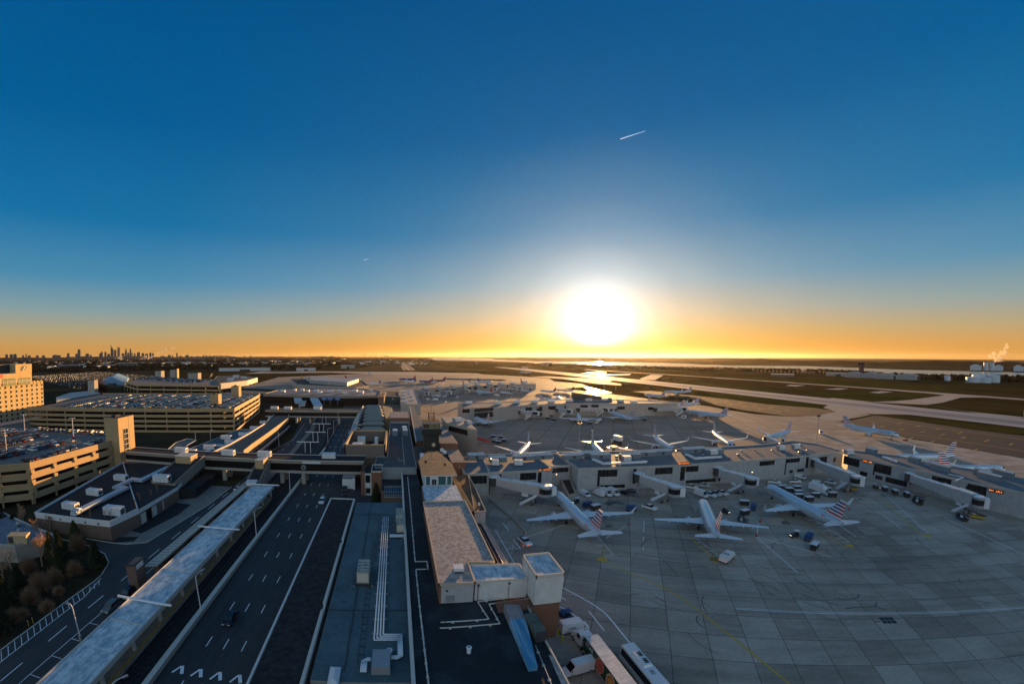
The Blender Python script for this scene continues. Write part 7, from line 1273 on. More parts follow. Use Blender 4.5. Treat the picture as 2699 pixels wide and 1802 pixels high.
cpx = [('Q', 470, 1190, 1.9, m_cartb, 'blue cart behind the dark tug on the open apron'), ('Q', 560, 1330, 1.9, m_cartd, 'dark cart closest to the viewer on the open apron'), ('N', 1600, 800, 1.6, m_cartd, 'dark cart beside the orange-roofed tug'), ('N', 1730, 720, 2.2, m_cartb, 'blue cart near the engine of the lettered airliner'), ('N', 1590, 650, 1.0, m_cartd, 'dark cart left of the blue one behind the belt loader'), ('M', 1510, 560, 2.0, m_cartb, 'blue cart beside the nearest airliner'), ('M', 1640, 600, 1.8, m_cartd, 'dark cart trailing the blue one beside the nearest airliner'), ('M', 2190, 620, 1.2, m_cartb, 'single cart by the right wingtip of the nearest airliner')]
for i, (x, y) in enumerate(((750, 450), (840, 520), (290, 420), (170, 450), (310, 490), (320, 545), (480, 590), (580, 530), (60, 410))): cpx.append(('Q', x, y, 1.1, m_cartd, 'cart in the cluster by the box truck, %s' % ['behind its rear door', 'at its rear right', 'left of its cab', 'far left of its cab', 'in the middle row', 'next in the middle row', 'nearest the lettered airliner', 'alone right of the middle row', 'at the left end by the fuselage'][i]))
for i, (x, y) in enumerate(((1650, 430), (1810, 480), (1990, 520))): cpx.append(('Q', x, y, 2.4, m_cartd, 'dark cart under the turned pier end, %s from the left' % ordn(i)))
for i, (x, y) in enumerate(((340, 920), (365, 945), (395, 925), (350, 960), (430, 955), (380, 970))): cpx.append(('C', x, y, 1.2, m_cartd, 'cart in the cluster on the shadowed ramp, %s from the left' % ordn(i)))
for i, (x, y) in enumerate(((1190, 800), (1675, 765), (820, 752), (870, 765), (845, 730))): cpx.append(('C', x, y, .6, m_cartd, 'cart by the second pier aircraft, %s' % ['beside the long tanker', 'behind the mid-pier tail', 'at the pier wall, left', 'at the pier wall, right', 'at the pier wall, rear'][i]))
for c, x, y, rz, m, lb in cpx: p = GP(c, x, y, 0); cart(lb, p.x, p.y, rz, m, m_hvac if m is m_cartd else m_cartb)
p = GP('Q', 250, 1140); tug('dark tug leading two carts on the open apron', p.x, p.y, 1.4); p = GP('N', 1310, 770); tug('tug with an orange roof and a bright lamp between two airliners', p.x, p.y, 3.2, None, m_conc); p = GP('M', 1330, 500); tug('dark tug beside the nose of the nearest airliner', p.x, p.y, 2.0); p = GP('Q', 1520, 395); tug('tug with bright lamps under the turned pier end', p.x, p.y, 3.4); p = GP('D', 1300, 945); tug('pushback tug at the nose wheel of the blue-lit airliner', p.x, p.y, 0, m_red, m_dgrey); tug('blue-roofed tug tucked beside the brick base of the white tower', 33.4, 67.2, .3, m_cartb, m_cartb)
def belt(label, x, y, rz, m=None):
    t = thing('belt_loader', label, 'belt loader', (x, y, -.1), rz); MB().box(-1, 1, -3.2, 2.2, .4, 1.0).build('chassis', m or m_yellv, t); MB().add([(-.5, -4, 1.0), (.5, -4, 1.0), (.5, 4.2, 2.6), (-.5, 4.2, 2.6), (-.5, -4, 1.25), (.5, -4, 1.25), (.5, 4.2, 2.85), (-.5, 4.2, 2.85)], [(3, 2, 1, 0), (4, 5, 6, 7), (0, 1, 5, 4), (1, 2, 6, 5), (2, 3, 7, 6), (3, 0, 4, 7)]).build('belt', m_dgrey, t); MB().box(.55, 1.0, -.4, .8, 1.0, 1.7).build('cab', m_hvac, t); wheels(t, (1.4, -2.2), .85, .36, .24); return t
m_yellv = paint('vehicle_yellow', (.42, .27, .03), .5)
p = (GP('N', 1410, 880) + GP('N', 1740, 970)) / 2; belt('long dark belt loader beside the alone-standing airliner', p.x, p.y, R(150), m_dgrey); p = GP('Q', 1110, 420); belt('yellow belt loader under the dark jet bridge', p.x, p.y, 1.2); p = GP('S', 1330, 1440); belt('belt loader with yellow chassis below the right-edge jet bridge', p.x, p.y, .4); p = GP('6', 570, 1190); belt('yellow belt loader under the tip-of-pier airliner', p.x, p.y, 1)
for c, x, y, rz, lb in (('S', 160, 1150, 2.5, 'dark loader with a white barrel under the turned pier'), ('S', 1080, 1480, 2.4, 'dark blue loader at the right edge of the apron'), ('Q', 2180, 590, 2.4, 'long dark loader beside the turned pier windows')): p = GP(c, x, y); belt(lb, p.x, p.y, rz, m_cartd)
p = GP('N', 1340, 1500); t = thing('service_truck', 'white service truck with red lamps parked on the yellow gate mark', 'truck', (84.2, 76.6, -.1), R(-68)); MB().box(-1.1, 1.1, -2.9, 1.4, .7, 2.2).build('tank_body', m_vanw, t); b = MB(); profile(b, [(2.9, .5), (2.9, 1.2), (2.4, 1.35), (2.05, 2.1), (1.5, 2.15), (1.5, .5)], -1.05, 1.05); b.build('cab', m_vanw, t); MB().add([(-.9, 2.42, 1.42), (.9, 2.42, 1.42), (.85, 2.1, 2.05), (-.85, 2.1, 2.05)], [(0, 1, 2, 3)]).build('windscreen', m_glass, t); MB().box(-.8, .8, -1.4, -.6, 2.21, 2.35).build('hatch', m_grey, t); MB().box(-1.0, -.8, -2.96, -2.9, .9, 1.1).box(.8, 1.0, -2.96, -2.9, .9, 1.1).build('tail_light', m_tail, t); wheels(t, (1.9, -1.8), .95, .45, .28)
def tanker(label, x, y, rz):
    t = thing('fuel_tanker', label, 'truck', (x, y, -.1), rz); MB().tube((0, -5.5, 2), (0, 3.4, 2), 1.25, 14).build('tank', m_wing, t, True); MB().box(-1.2, 1.2, 3.7, 5.8, .6, 2.7).build('cab', m_vanw, t); MB().box(-1.0, 1.0, 5.8, 5.85, 1.6, 2.5).build('windscreen', m_glass, t); MB().box(-.6, .6, -5.4, 5.4, .5, .9).build('chassis', m_black, t); wheels(t, (4.8, -2.8, -4.2), 1.0, .5, .32)
p = GP('C', 1265, 785); tanker('long white fuel tanker below the tail-on airliner', p.x, p.y, R(135)); p = GP('4', 590, 865); tanker('white tanker on the third-pier ramp', p.x, p.y, R(60))
t = thing('lift_truck', 'tall white high-lift truck with orange-lit box behind the near pier', 'truck', (*GP('C', 1430, 975, 0).xy, -.1), R(10)); MB().box(-1.2, 1.2, -4, 3.2, .6, 1.0).build('chassis', m_dgrey, t); MB().box(-1.3, 1.3, -3.6, 2.6, 2.6, 5.4).build('cargo_box', m_hvac, t); MB().box(-1.1, 1.1, 3.0, 4.4, .6, 2.6).build('cab', m_vanw, t); MB().wall((-1, -3), (-1, 2), 1, 2.7, .15).wall((1, -3), (1, 2), 1, 2.7, .15).build('scissor_lift', m_dgrey, t); wheels(t, (3.2, -2.4), 1.0, .45, .3)
for c, x, y, lb in (('4', 455, 905, 'white van on the third-pier ramp at left'), ('4', 700, 860, 'white truck by the small tanker on the third-pier ramp'), ('4', 900, 875, 'white high truck in the middle of the third-pier ramp'), ('4', 1530, 845, 'white van below the regional jets'), ('C', 360, 545, 'white van at the edge of the third-pier shadow'), ('C', 2010, 745, 'white van on the sunlit ramp by the second pier'), ('6', 300, 1190, 'striped white van below the tip-of-pier airliner'), ('7', 370, 1425, 'white van driving on the sunlit ramp'), ('4', 365, 655, 'pale truck on the distant ramp'), ('4', 1430, 1150, 'white truck behind the small airliner')): p = GP(c, x, y); van('van', lb, (p.x, p.y), rn.uniform(0, 3))
t = thing('traffic_barrier', 'red barrier blocks in a row on the shadowed ramp', 'barrier', (*GP('C', 245, 940).xy, -.1), R(115)); MB().taper(-6, 6, -.5, .5, 0, 1.1, .1, .2).build('block', m_red, t)
for c, x, y, lb in (('N', 1840, 905, 'red cone by the right wingtip of the alone-standing airliner'), ('N', 1785, 1125, 'red cone on the white line below the wingtip'), ('M', 2160, 830, 'red cone right of the nearest airliner tail'), ('Q', 1100, 720, 'red cone behind the lettered airliner'), ('H', 15, 125, 'red cone at the start of the white apron line')): p = GP(c, x, y); t = thing('traffic_cone', lb, 'cone', (p.x, p.y, -.1)); MB().tube((0, 0, .05), (0, 0, .9), .28, 8, 0, .06).build('cone', m_red, t); MB().box(-.35, .35, -.35, .35, 0, .05).build('base', m_black, t)
for x, y, lb in ((30.0, 62.0, 'yellow bollard touching the brick tower base'), (30.1, 60.0, 'yellow bollard just below the first one')): t = thing('bollard', lb, 'bollard', (x, y, -.1)); MB().tube((0, 0, 0), (0, 0, 1.4), .14, 10).ball((0, 0, 1.4), .14, .14, .1, 0, 10, 4).build('post', M('bollard_yellow', (.62, .50, .02), .5, var=.1), t); MB().tube((0, 0, 1.05), (0, 0, 1.15), .145, 10).build('band', m_black, t)
# a marshaller by the alone-standing airliner
def person(label, x, y, z, top, legs, rz=0.):
    me = bpy.data.meshes.new('person'); J = [(0, 0, .95), (.10, 0, .93), (.12, .02, .50), (.12, 0, .08), (.12, .14, .05), (-.10, 0, .93), (-.12, .04, .50), (-.13, .02, .08), (-.13, .16, .05), (0, 0, 1.2), (0, 0, 1.42), (.2, 0, 1.42), (.27, .02, 1.15), (.25, .12, .93), (-.2, 0, 1.42), (-.28, .02, 1.15), (-.24, .14, .95), (0, .01, 1.55), (0, .03, 1.68), (0, .02, 1.76)]
    E_ = [(0, 1), (1, 2), (2, 3), (3, 4), (0, 5), (5, 6), (6, 7), (7, 8), (0, 9), (9, 10), (10, 11), (11, 12), (12, 13), (10, 14), (14, 15), (15, 16), (10, 17), (17, 18), (18, 19)]; Rr = [.16, .11, .075, .055, .05, .11, .075, .055, .05, .17, .14, .08, .06, .045, .08, .06, .045, .06, .105, .07]
    me.from_pydata(J, E_, []); o = bpy.data.objects.new('person', me); COL.objects.link(o); md = o.modifiers.new('skin', 'SKIN'); o.modifiers.new('sub', 'SUBSURF').levels = 1
    for v, r_ in zip(me.skin_vertices[0].data if me.skin_vertices else bpy_skin(o), Rr): v.radius = (r_, r_)
    me.materials.append(legs); o.location = (x, y, z); o.rotation_euler = (0, 0, rz); tag(o, label, 'person')
    MB().taper(-.24, .24, -.17, .19, .95, 1.46, .03, .03).build('vest', top, o); MB().ball((0, .01, 1.73), .125, .13, .1, 0, 10, 5).build('hat', m_dgrey, o)
def bpy_skin(o):
    bm = bmesh.new(); bm.from_mesh(o.data); L_ = bm.verts.layers.skin.verify(); bm.verts.ensure_lookup_table(); bm.verts[0][L_].use_root = True; bm.to_mesh(o.data); bm.free(); return o.data.skin_vertices[0].data
p = GP('N', 875, 760); person('person in a yellow-green vest and dark trousers standing by the aircraft nose', p.x, p.y, -.1, M('vest_lime', (.45, .55, .05), .7, var=.1), m_cartd, 2.5)
# floodlight masts and lit lamps on the piers
def mast(label, x, y, h, lit=False):
    t = thing('floodlight_mast', label, 'floodlight mast', (x, y, -.1), 0, 'floodlight masts on the ramps'); MB().tube((0, 0, 0), (0, 0, h), .22, 8, 0, .12).build('mast', m_grey, t); MB().box(-1.3, 1.3, -.15, .15, h, h + .25).build('crossbar', m_dgrey, t)
    for s_ in (-.9, .9): MB().box(s_ - .35, s_ + .35, -.4, .3, h + .25, h + 1.0).build('lamp_head', m_dgrey, t)
mast('floodlight mast at the far end of the near pier', 213, 141, 22); mast('floodlight mast at the tip of the second pier', 236, 330, 22)
for c, x, y, lb in (('C', 1420, 500, 'middle one on the sunlit ramp'), ('5', 1125, 760, 'one against the golden wet ramp'), ('5', 685, 740, 'one by the dark regional tail'), ('C', 500, 590, 'one behind the second pier roof'), ('4', 1750, 880, 'one left of the glinting airliner'), ('C', 1090, 1060, 'one on the near pier roof')): p = GP(c, x, y); mast('floodlight mast, ' + lb, p.x, p.y, 16)
for c, x, y, h, lb in (('C', 317, 1103, 10.5, 'on the near pier roof by the white cube'), ('C', 1950, 1030, 10.5, 'on the near pier roof at its middle'), ('C', 895, 1240, 6.5, 'inside the recessed pier link'), ('N', 1480, 165, 5.5, 'left one above the third jet bridge'), ('N', 1718, 140, 5.5, 'right one above the third jet bridge'), ('D', 185, 965, 10, 'on the pier roof below the bright-nosed airliner'), ('Q', 1350, 250, 5.5, 'at the head of the dark jet bridge'), ('4', 265, 685, 10, 'on the third pier roof, leftmost'), ('4', 690, 660, 10, 'behind the third pier roof, left'), ('4', 965, 648, 10, 'behind the third pier roof, middle'), ('4', 735, 930, 12, 'twin on the second pier roof, left'), ('4', 1530, 912, 12, 'twin on the second pier roof, right'), ('4', 905, 492, 9, 'by the far runway, left'), ('4', 1107, 496, 9, 'by the far runway, right'), ('4', 1657, 523, 9, 'by the far runway, rightmost')):
    p = GP(c, x, y, h); t = thing('lit_lamp', 'small glowing lamp ' + lb, 'lamp', p, 0, 'glowing lamps along the piers'); MB().ball((0, 0, 0), .16 if h < 9 else .3, .16 if h < 9 else .3, .16, 0, 8, 5).build('lamp_bulb', m_lampw, t); MB().tube((0, 0, -.3), (0, 0, -max(1.0, h - 8.6) if h > 9 else -1.0), .07, 6).build('stem', m_dgrey, t)
# ------------------------------------------------------------ the far distance: skyline, smoke, hangars, woods, contrails
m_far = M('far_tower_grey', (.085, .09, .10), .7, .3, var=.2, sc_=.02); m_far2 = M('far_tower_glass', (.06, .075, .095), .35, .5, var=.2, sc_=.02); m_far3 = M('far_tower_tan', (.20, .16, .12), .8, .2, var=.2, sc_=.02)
HZ = 941.0
def at_far(px, D): d = ray(px, HZ); k = math.hypot(d.x, d.y); return Vector((d.x / k * D, d.y / k * D))
def tower(label, pl, pr, ptop, D, kind='flat', m=None):
    """a far building between photo columns pl and pr, its top at row ptop, standing at distance D"""
    p = at_far((pl + pr) / 2, D); a = at_far(pl, D); b = at_far(pr, D); w_ = (a - b).length; h = CAMH + (ray((pl + pr) / 2, ptop).z / math.hypot(*ray((pl + pr) / 2, ptop).xy)) * D; h = max(h, 8)
    t = thing('skyline_tower' if h > 70 else 'city_block', label, 'skyscraper' if h > 70 else 'building', (p.x, p.y, -.3), math.atan2(b.y - a.y, b.x - a.x), 'buildings of the far skyline'); m = m or rn.choice((m_far, m_far, m_far2)); k = MB(); d = max(18, min(w_ * .8, 55)); w2 = w_ / 2
    if kind == 'spire': k.box(-w2, w2, 0, d, 0, h * .72).taper(-w2 * .8, w2 * .4, 0, d, h * .72, h * .84, 3, 3).box(-w2, -w2 * .55, 2, d * .5, h * .72, h * .99)
    elif kind == 'point': k.box(-w2, w2, 0, d, 0, h * .66).taper(-w2, w2, 0, d, h * .66, h * .86, w2 * .55, d * .3).taper(-w2 * .45, w2 * .45, d * .3, d * .7, h * .86, h, w2 * .4, d * .19)
    elif kind == 'dome': k.box(-w2, w2, 0, d, 0, h * .78).taper(-w2, w2, 0, d, h * .78, h * .92, w2 * .25, d * .15).taper(-w2 * .75, w2 * .75, d * .15, d * .85, h * .92, h, w2 * .5, d * .2)
    elif kind == 'slot': k.box(-w2, w2, 0, d, 0, h * .86).box(-w2, -w2 * .35, 0, d, h * .86, h).box(w2 * .3, w2, 0, d, h * .86, h * .97)
    elif kind == 'step': k.box(-w2, w2, 0, d, 0, h * .62).box(-w2 * .7, w2 * .9, 0, d, h * .62, h)
    else: k.box(-w2, w2, 0, d, 0, h * .93).box(-w2 * .55, w2 * .6, d * .2, d * .8, h * .93, h)
    o = k.build('tower_body', m, t)
    if kind == 'spire': MB().tube((-w2 * .78, d * .3, h * .98), (-w2 * .78, d * .3, h * 1.10), 3, 5, 0, .8).build('spire', m_dgrey, t)
    g = MB(); n = int(h / 22)
    for i in range(n): g.box(-w2 * .9, w2 * .9, -.9, -.25, 6 + i * 20, 14 + i * 20)
    if g.v and kind in ('flat', 'step', 'slot') and h > 70: g2_ = MB().box(-w2 * .9, w2 * .9, -.9, -.25, 6, h * .6); g2_.build('window_band', m_far2, t)
SK = [(80, 125, 195, 'flat'), (148, 200, 195, 'flat'), (205, 258, 190, 'flat'), (335, 375, 210, 'step'), (395, 415, 190, 'flat'), (430, 475, 212, 'flat'), (555, 600, 212, 'flat'), (640, 700, 214, 'step'), (810, 905, 205, 'flat'), (905, 940, 207, 'flat'), (1030, 1078, 180, 'step'), (1165, 1200, 185, 'flat'), (1200, 1246, 117, 'flat'), (1322, 1380, 185, 'flat'), (1385, 1420, 205, 'step'), (1535, 1560, 180, 'flat'), (1558, 1592, 157, 'flat'), (1615, 1648, 157, 'flat'), (1650, 1710, 190, 'step'), (1712, 1760, 55, 'spire'), (1765, 1803, 125, 'flat'), (1817, 1855, 78, 'slot'), (1880, 1925, 180, 'flat'), (1932, 1966, 100, 'point'), (1970, 2003, 170, 'flat'), (2005, 2032, 110, 'dome'), (2034, 2052, 170, 'flat'), (2065, 2100, 180, 'step'), (2112, 2170, 165, 'step'), (2190, 2230, 180, 'flat'), (2245, 2290, 185, 'flat'), (2310, 2340, 168, 'flat')]
SK2 = [(135, 178, 175, 'flat'), (188, 240, 190, 'step'), (255, 285, 170, 'flat'), (292, 328, 180, 'flat'), (415, 500, 222, 'step'), (540, 590, 205, 'flat'), (605, 622, 205, 'flat'), (672, 697, 172, 'slot'), (700, 770, 222, 'step'), (810, 870, 205, 'flat'), (900, 930, 222, 'flat'), (970, 1030, 225, 'step'), (1087, 1108, 207, 'flat'), (1127, 1147, 207, 'flat'), (1190, 1203, 205, 'step'), (1240, 1256, 222, 'flat'), (1360, 1374, 218, 'flat'), (1455, 1472, 216, 'flat'), (1510, 1600, 230, 'step'), (1720, 1745, 226, 'flat'), (1818, 1834, 212, 'flat')]
kk = {'spire': 'tallest tower with a spire on the far skyline', 'point': 'pointed tower on the far skyline', 'dome': 'round-topped tower on the far skyline', 'slot': 'tower with a notched top on the far skyline'}
for i, (a, b, y, kd) in enumerate(SK): tower(kk[kd] if kd in kk else 'dark block on the far skyline, %s from the left edge' % ordn(i), *[PX('1', q, y)[0] for q in (a, b)], PX('1', 0, y)[1], 10500 + (i * 37 % 7) * 160, kd)
for i, (a, b, y, kd) in enumerate(SK2): tower('notched tower right of the smoke plume' if kd == 'slot' else 'hazy block right of the main skyline, %s towards the right' % ordn(i), *[PX('2', q, y)[0] for q in (a, b)], PX('2', 0, y)[1], 8200 + (i * 53 % 9) * 200, kd, m_far3 if i in (4, 5, 6, 8, 9, 11) else None)
# suspension bridge, cable-stayed bridge, cranes
def far_thing(name, label, cat, px, D, bf):
    p = at_far(px, D); t = thing(name, label, cat, (p.x, p.y, 0), math.atan2(p.y, p.x) - math.pi / 2); bf(t); return t
def susp(t):
    for x in (-143, 143):
        MB().box(x - 9, x - 4, -5, 5, 0, 118).box(x + 4, x + 9, -5, 5, 0, 118).box(x - 8, x + 8, -5, 5, 108, 117).box(x - 8, x + 8, -5, 5, 60, 66).build('tower', m_far, t)
    k = MB(); pts = [(-420, 0, 46)] + [(-143 + 286 * i / 12, 0, 52 + 62 * (2 * i / 12 - 1) ** 2) for i in range(13)] + [(420, 0, 46)]; k.path(pts, 1.6, 5).build('cable', m_far, t); MB().box(-700, 700, -5, 5, 42, 46).build('deck', m_far, t)
    for x in (-600, -450, -300, 0, 300, 450, 600): MB().box(x - 3, x + 3, -4, 4, 0, 42).build('pier', m_far, t)
far_thing('suspension_bridge', 'distant suspension bridge with two towers on the horizon', 'bridge', 977, 10300, susp)
def arch(t):
    MB().path([(-560, 0, 4), (-330, 0, 16), (-150, 0, 38), (0, 0, 52), (150, 0, 40), (420, 0, 22), (640, 0, 6)], 4, 5).build('deck', m_far, t)
    for x, h in ((-60, 60), (70, 58)): MB().box(x - 6, x + 6, -6, 6, -.2, h).build('pylon', m_conc, t)
    MB().path([(-150, 0, 38), (-60, 0, 66), (70, 0, 62), (170, 0, 40)], 2.5, 5).build('truss', m_far, t)
    for x in (-420, -300, -210, 200, 300, 420): MB().box(x - 3, x + 3, -3, 3, 0, 30 - abs(x) * .05).build('pier', m_far, t)
far_thing('road_bridge', 'long humped bridge right of the skyline with a sunlit pylon', 'bridge', 582, 4300, arch)
def gantry_crane(t): MB().box(-40, -34, -3, 3, 0, 62).box(10, 16, -3, 3, 0, 62).box(-70, 40, -3, 3, 58, 66).box(-24, -10, -4, 4, 50, 60).build('frame', M('crane_red', (.25, .05, .02), .6), t)
far_thing('harbour_crane', 'distant reddish harbour crane on the horizon', 'crane', 1019, 8200, gantry_crane)
def stack(t): MB().tube((0, 0, 0), (0, 0, 90), 4, 8, 0, 2.5).build('shaft', m_far, t)
for px_, D, lb in ((1330, 9000, 'thin smokestack beyond the golden river'), (763, 7000, 'thin mast on the horizon, left'), (816, 7000, 'thin mast on the horizon, right'), (889, 7800, 'short stack on the dark wooded hill, left'), (906, 7800, 'short stack on the dark wooded hill, right')): far_thing('smokestack', lb, 'chimney', px_, D, stack)
# steam and smoke as clustered puffs
def steam_mat(name, c, dens):
    m, nt, b = new_mat(name); nt.nodes.remove(b); out = nt.nodes['Material Output']
    v = nd(nt, 'ShaderNodeVolumePrincipled'); v.inputs['Color'].default_value = (*c, 1); v.inputs['Density'].default_value = dens; v.inputs['Anisotropy'].default_value = .3
    nt.links.new(v.outputs[0], out.inputs['Volume']); return m
m_steam = steam_mat('steam', (.95, .93, .92), .016); m_smoke = steam_mat('smoke', (.82, .80, .80), .03)
def plume(label, pts, D, m, seed, name='steam_plume'):
    """puffs along photo points (px, py, radius in photo pixels) at distance D"""
    rq = random.Random(seed); k = MB(); sc_ = D / 1075
    first = at_far(pts[0][0], D)
    for (x0, y0, r0), (x1, y1, r1) in zip(pts[:-1], pts[1:]):
        n = max(3, int(math.hypot(x1 - x0, y1 - y0) / max(1.0, (r0 + r1) * .28)))
        for i in range(n):
            f = i / n; r_ = (r0 + (r1 - r0) * f); px_ = x0 + (x1 - x0) * f + rq.gauss(0, r_ * .45); py_ = y0 + (y1 - y0) * f + rq.gauss(0, r_ * .4); d = ray(px_, py_); q = D / math.hypot(d.x, d.y) * rq.uniform(.994, 1.006); rr = r_ * sc_ * rq.uniform(.4, .8); c = (d.x * q - first.x, d.y * q - first.y, max(CAMH + d.z * q, rr * .5)); k.ball(c, rr, rr, rr * rq.uniform(.7, .95), 0, 10, 6)
    o = k.build(name, m, None, True); o.location = (first.x, first.y, 0); tag(o, label, 'smoke')
plume('slanting grey smoke plume right of the far skyline', [(407, 934, 1.2), (418, 928, 2.5), (432, 923, 4), (447, 919, 4.5), (462, 918, 2.5)], 9000, m_smoke, 1, 'smoke_plume')
plume('low white steam cloud below the tallest skyline towers', [(300, 947, 3), (312, 942, 5), (325, 944, 3.5)], 7800, m_steam, 2); plume('low white steam below the slanting smoke plume', [(368, 946, 2.5), (385, 943, 4), (402, 941, 3.5)], 7600, m_steam, 3); plume('small white steam puff above the far garage roof', [(553, 994, 1.8), (558, 987, 3), (562, 981, 2)], 700, steam_mat('light_steam', (.95, .93, .92), .12), 4)
plume('tall curling steam column at the right over the river', [(2632, 956, 8), (2640, 946, 9), (2622, 944, 5), (2606, 938, 4), (2640, 930, 9), (2648, 922, 7), (2652, 911, 4.5), (2654, 907, 3.5)], 5600, m_steam, 5)
# hangars, old tower, tanks on the river side
p0 = Vector((1200, 700)); 
for i, (x, y, l_) in enumerate(((1207, 690, 42), (1219, 645, 46), (1210, 600, 48), (1235, 550, 52))):
    t = thing('hangar', 'grey arched hangar below the dark tower by the river, %s from the left' % ordn(i), 'hangar', (x, y, -.2), R(-76), 'arched hangars in a row'); ar = [(-l_ / 2 + l_ * k / 10, 10.5 + 4.5 * math.sin(math.pi * k / 10)) for k in range(11)]; pr = [(-l_ / 2, 0)] + ar + [(l_ / 2, 0)]; n = len(pr)
    MB().add([(a, -16, z) for a, z in pr] + [(a, 18, z) for a, z in pr], [tuple(range(n)), tuple(range(n, 2 * n))[::-1]] + [(j, j + 1, n + j + 1, n + j) for j in range(n - 1)]).build('shell', m_fascia, t); MB().box(-l_ * .42, l_ * .42, -16.3, -16.05, 0, 9.5).build('door', m_grey, t); MB().box(l_ / 2, l_ / 2 + 5, -10, 14, 0, 9).build('side_annex', m_dgrey, t)
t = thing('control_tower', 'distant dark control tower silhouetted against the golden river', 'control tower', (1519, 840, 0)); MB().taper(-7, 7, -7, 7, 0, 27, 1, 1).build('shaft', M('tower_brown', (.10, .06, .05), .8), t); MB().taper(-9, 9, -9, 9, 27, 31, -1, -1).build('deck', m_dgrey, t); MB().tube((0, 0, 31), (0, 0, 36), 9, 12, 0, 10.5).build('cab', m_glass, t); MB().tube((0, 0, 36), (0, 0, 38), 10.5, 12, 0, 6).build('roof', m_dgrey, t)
m_tank = M('tank_white', (.52, .56, .60), .5, .4, var=.06)
for i, (c, x0, x1, yb, yt) in enumerate((('8', 1510, 1690, 632, 550), ('8', 1600, 1765, 625, 512), ('8', 1695, 1845, 637, 562), ('8', 1820, 1980, 632, 518), ('8', 1140, 1215, 603, 535))):
    a = GP(c, x0, yb); b = GP(c, x1, yb); m_ = (a + b) / 2; r_ = (a - b).length / 2; d = ray(*PX(c, (x0 + x1) / 2, yt)); h = CAMH + d.z / math.hypot(d.x, d.y) * m_.xy.length
    t = thing('storage_tank', 'white round storage tank by the river at right, %s' % ['front left', 'rear left', 'front middle', 'big right one', 'small one standing apart'][i], 'tank', (m_.x, m_.y + r_ * .3, -.2), 0, 'white storage tanks'); MB().tube((0, 0, 0), (0, 0, h), r_, 28, 0, None, False).build('shell', m_tank, t); MB().tube((0, 0, h), (0, 0, h + 1.2), r_, 28, 0, r_ * .3).build('roof', m_tank, t)
for i, (x0, x1, yt) in enumerate(((2557, 2588, 962), (2592, 2606, 958.5), (2608, 2622, 958.5), (2622, 2645, 961), (2672, 2699, 961))):
    D = 2700; a = at_far(x0, D); b = at_far(x1, D); m_ = (a + b) / 2; w_ = (a - b).length; h = 24 if i in (1, 2) else 17; t = thing('plant_building', 'pale plant building across the river under the steam, %s from the left' % ordn(i), 'factory', (m_.x, m_.y, 0), math.atan2(b.y - a.y, b.x - a.x))
    (MB().tube((0, 0, 0), (0, 0, h + 12), w_ / 2, 16, 0, w_ * .46) if i in (1, 2) else MB().box(-w_ / 2, w_ / 2, 0, 30, 0, h + 4).box(-w_ * .3, w_ * .2, 4, 20, h + 4, h + 9)).build('shell', m_tank, t)
for i, (x, y, w_, h, m__, lb) in enumerate(((-1560, 1594, 108, 18, m_ribg, 'blue-grey ribbed slab left of the hotel block group'), (-1382, 1790, 42, 24, m_ribg, 'grey half of the far pair of apartment slabs'), (-1345, 1812, 70, 24, m_conc, 'yellow-lit half of the far pair of apartment slabs'), (-210, 1742, 60, 14, m_fascia, 'low pale hangar with arched orange end beyond the cross runway'), (-590, 2275, 250, 12, m_conc, 'long low sunlit warehouse in the middle distance'), (-560, 1430, 190, 10, m_hvac, 'long white truck depot before the woods'), (-330, 1450, 70, 9, m_hvac, 'short white truck depot before the woods'), (-1900, 3000, 700, 10, m_hvac, 'very long white-roofed warehouse below the skyline'), (-1250, 2700, 380, 10, m_fascia, 'long pale warehouse below the smoke plume'), (-1800, 2250, 160, 9, m_fascia, 'pale low warehouse left of the apartment slabs'), (1000, 780, 60, 7, m_dgrey, 'low dark shed before the woods at right'), (1240, 760, 70, 8, m_concg, 'low grey shed left of the arched hangars'))):
    t = thing('warehouse', lb, 'building', (x, y, -.2), math.atan2(y, x) - math.pi / 2); MB().box(-w_ / 2, w_ / 2, 0, 40, 0, h).build('wall', m__, t); MB().box(-w_ / 2 - 1, w_ / 2 + 1, -1, 41, h, h + 1).build('roof', m_fascia, t)
    if h > 15: MB().box(-w_ * .45, w_ * .45, -.35, -.06, 3, h - 3).build('window_band', m_far2, t)
    else: MB().box(-w_ * .1, w_ * .1, -.3, -.06, 0, h * .6).build('door', m_dgrey, t)
# small lit or pale buildings sprinkled over the far plain
k = MB(); rq = random.Random(21)
for i in range(620):
    D = rq.choice((rq.uniform(2300, 4200), rq.uniform(3000, 7800))); p = at_far(rq.uniform(-20, 1130), D); a = rq.uniform(0, 3); w_ = rq.uniform(7, 26) * (D / 4000); c = MB(a, (p.x, p.y, -.3)); c.taper(-w_, w_, -8, 8, 0, rq.uniform(5, 11), 0, 0, rq.choice((0, 0, 1, 2, 2)), 1); k.add(c.v, c.f); k.m[-len(c.m):] = c.m
tag(k.build('distant_buildings', [m_hvac, m_far3, m_far]), 'countless small buildings scattered over the far plain below the skyline', 'buildings', None, 'stuff')
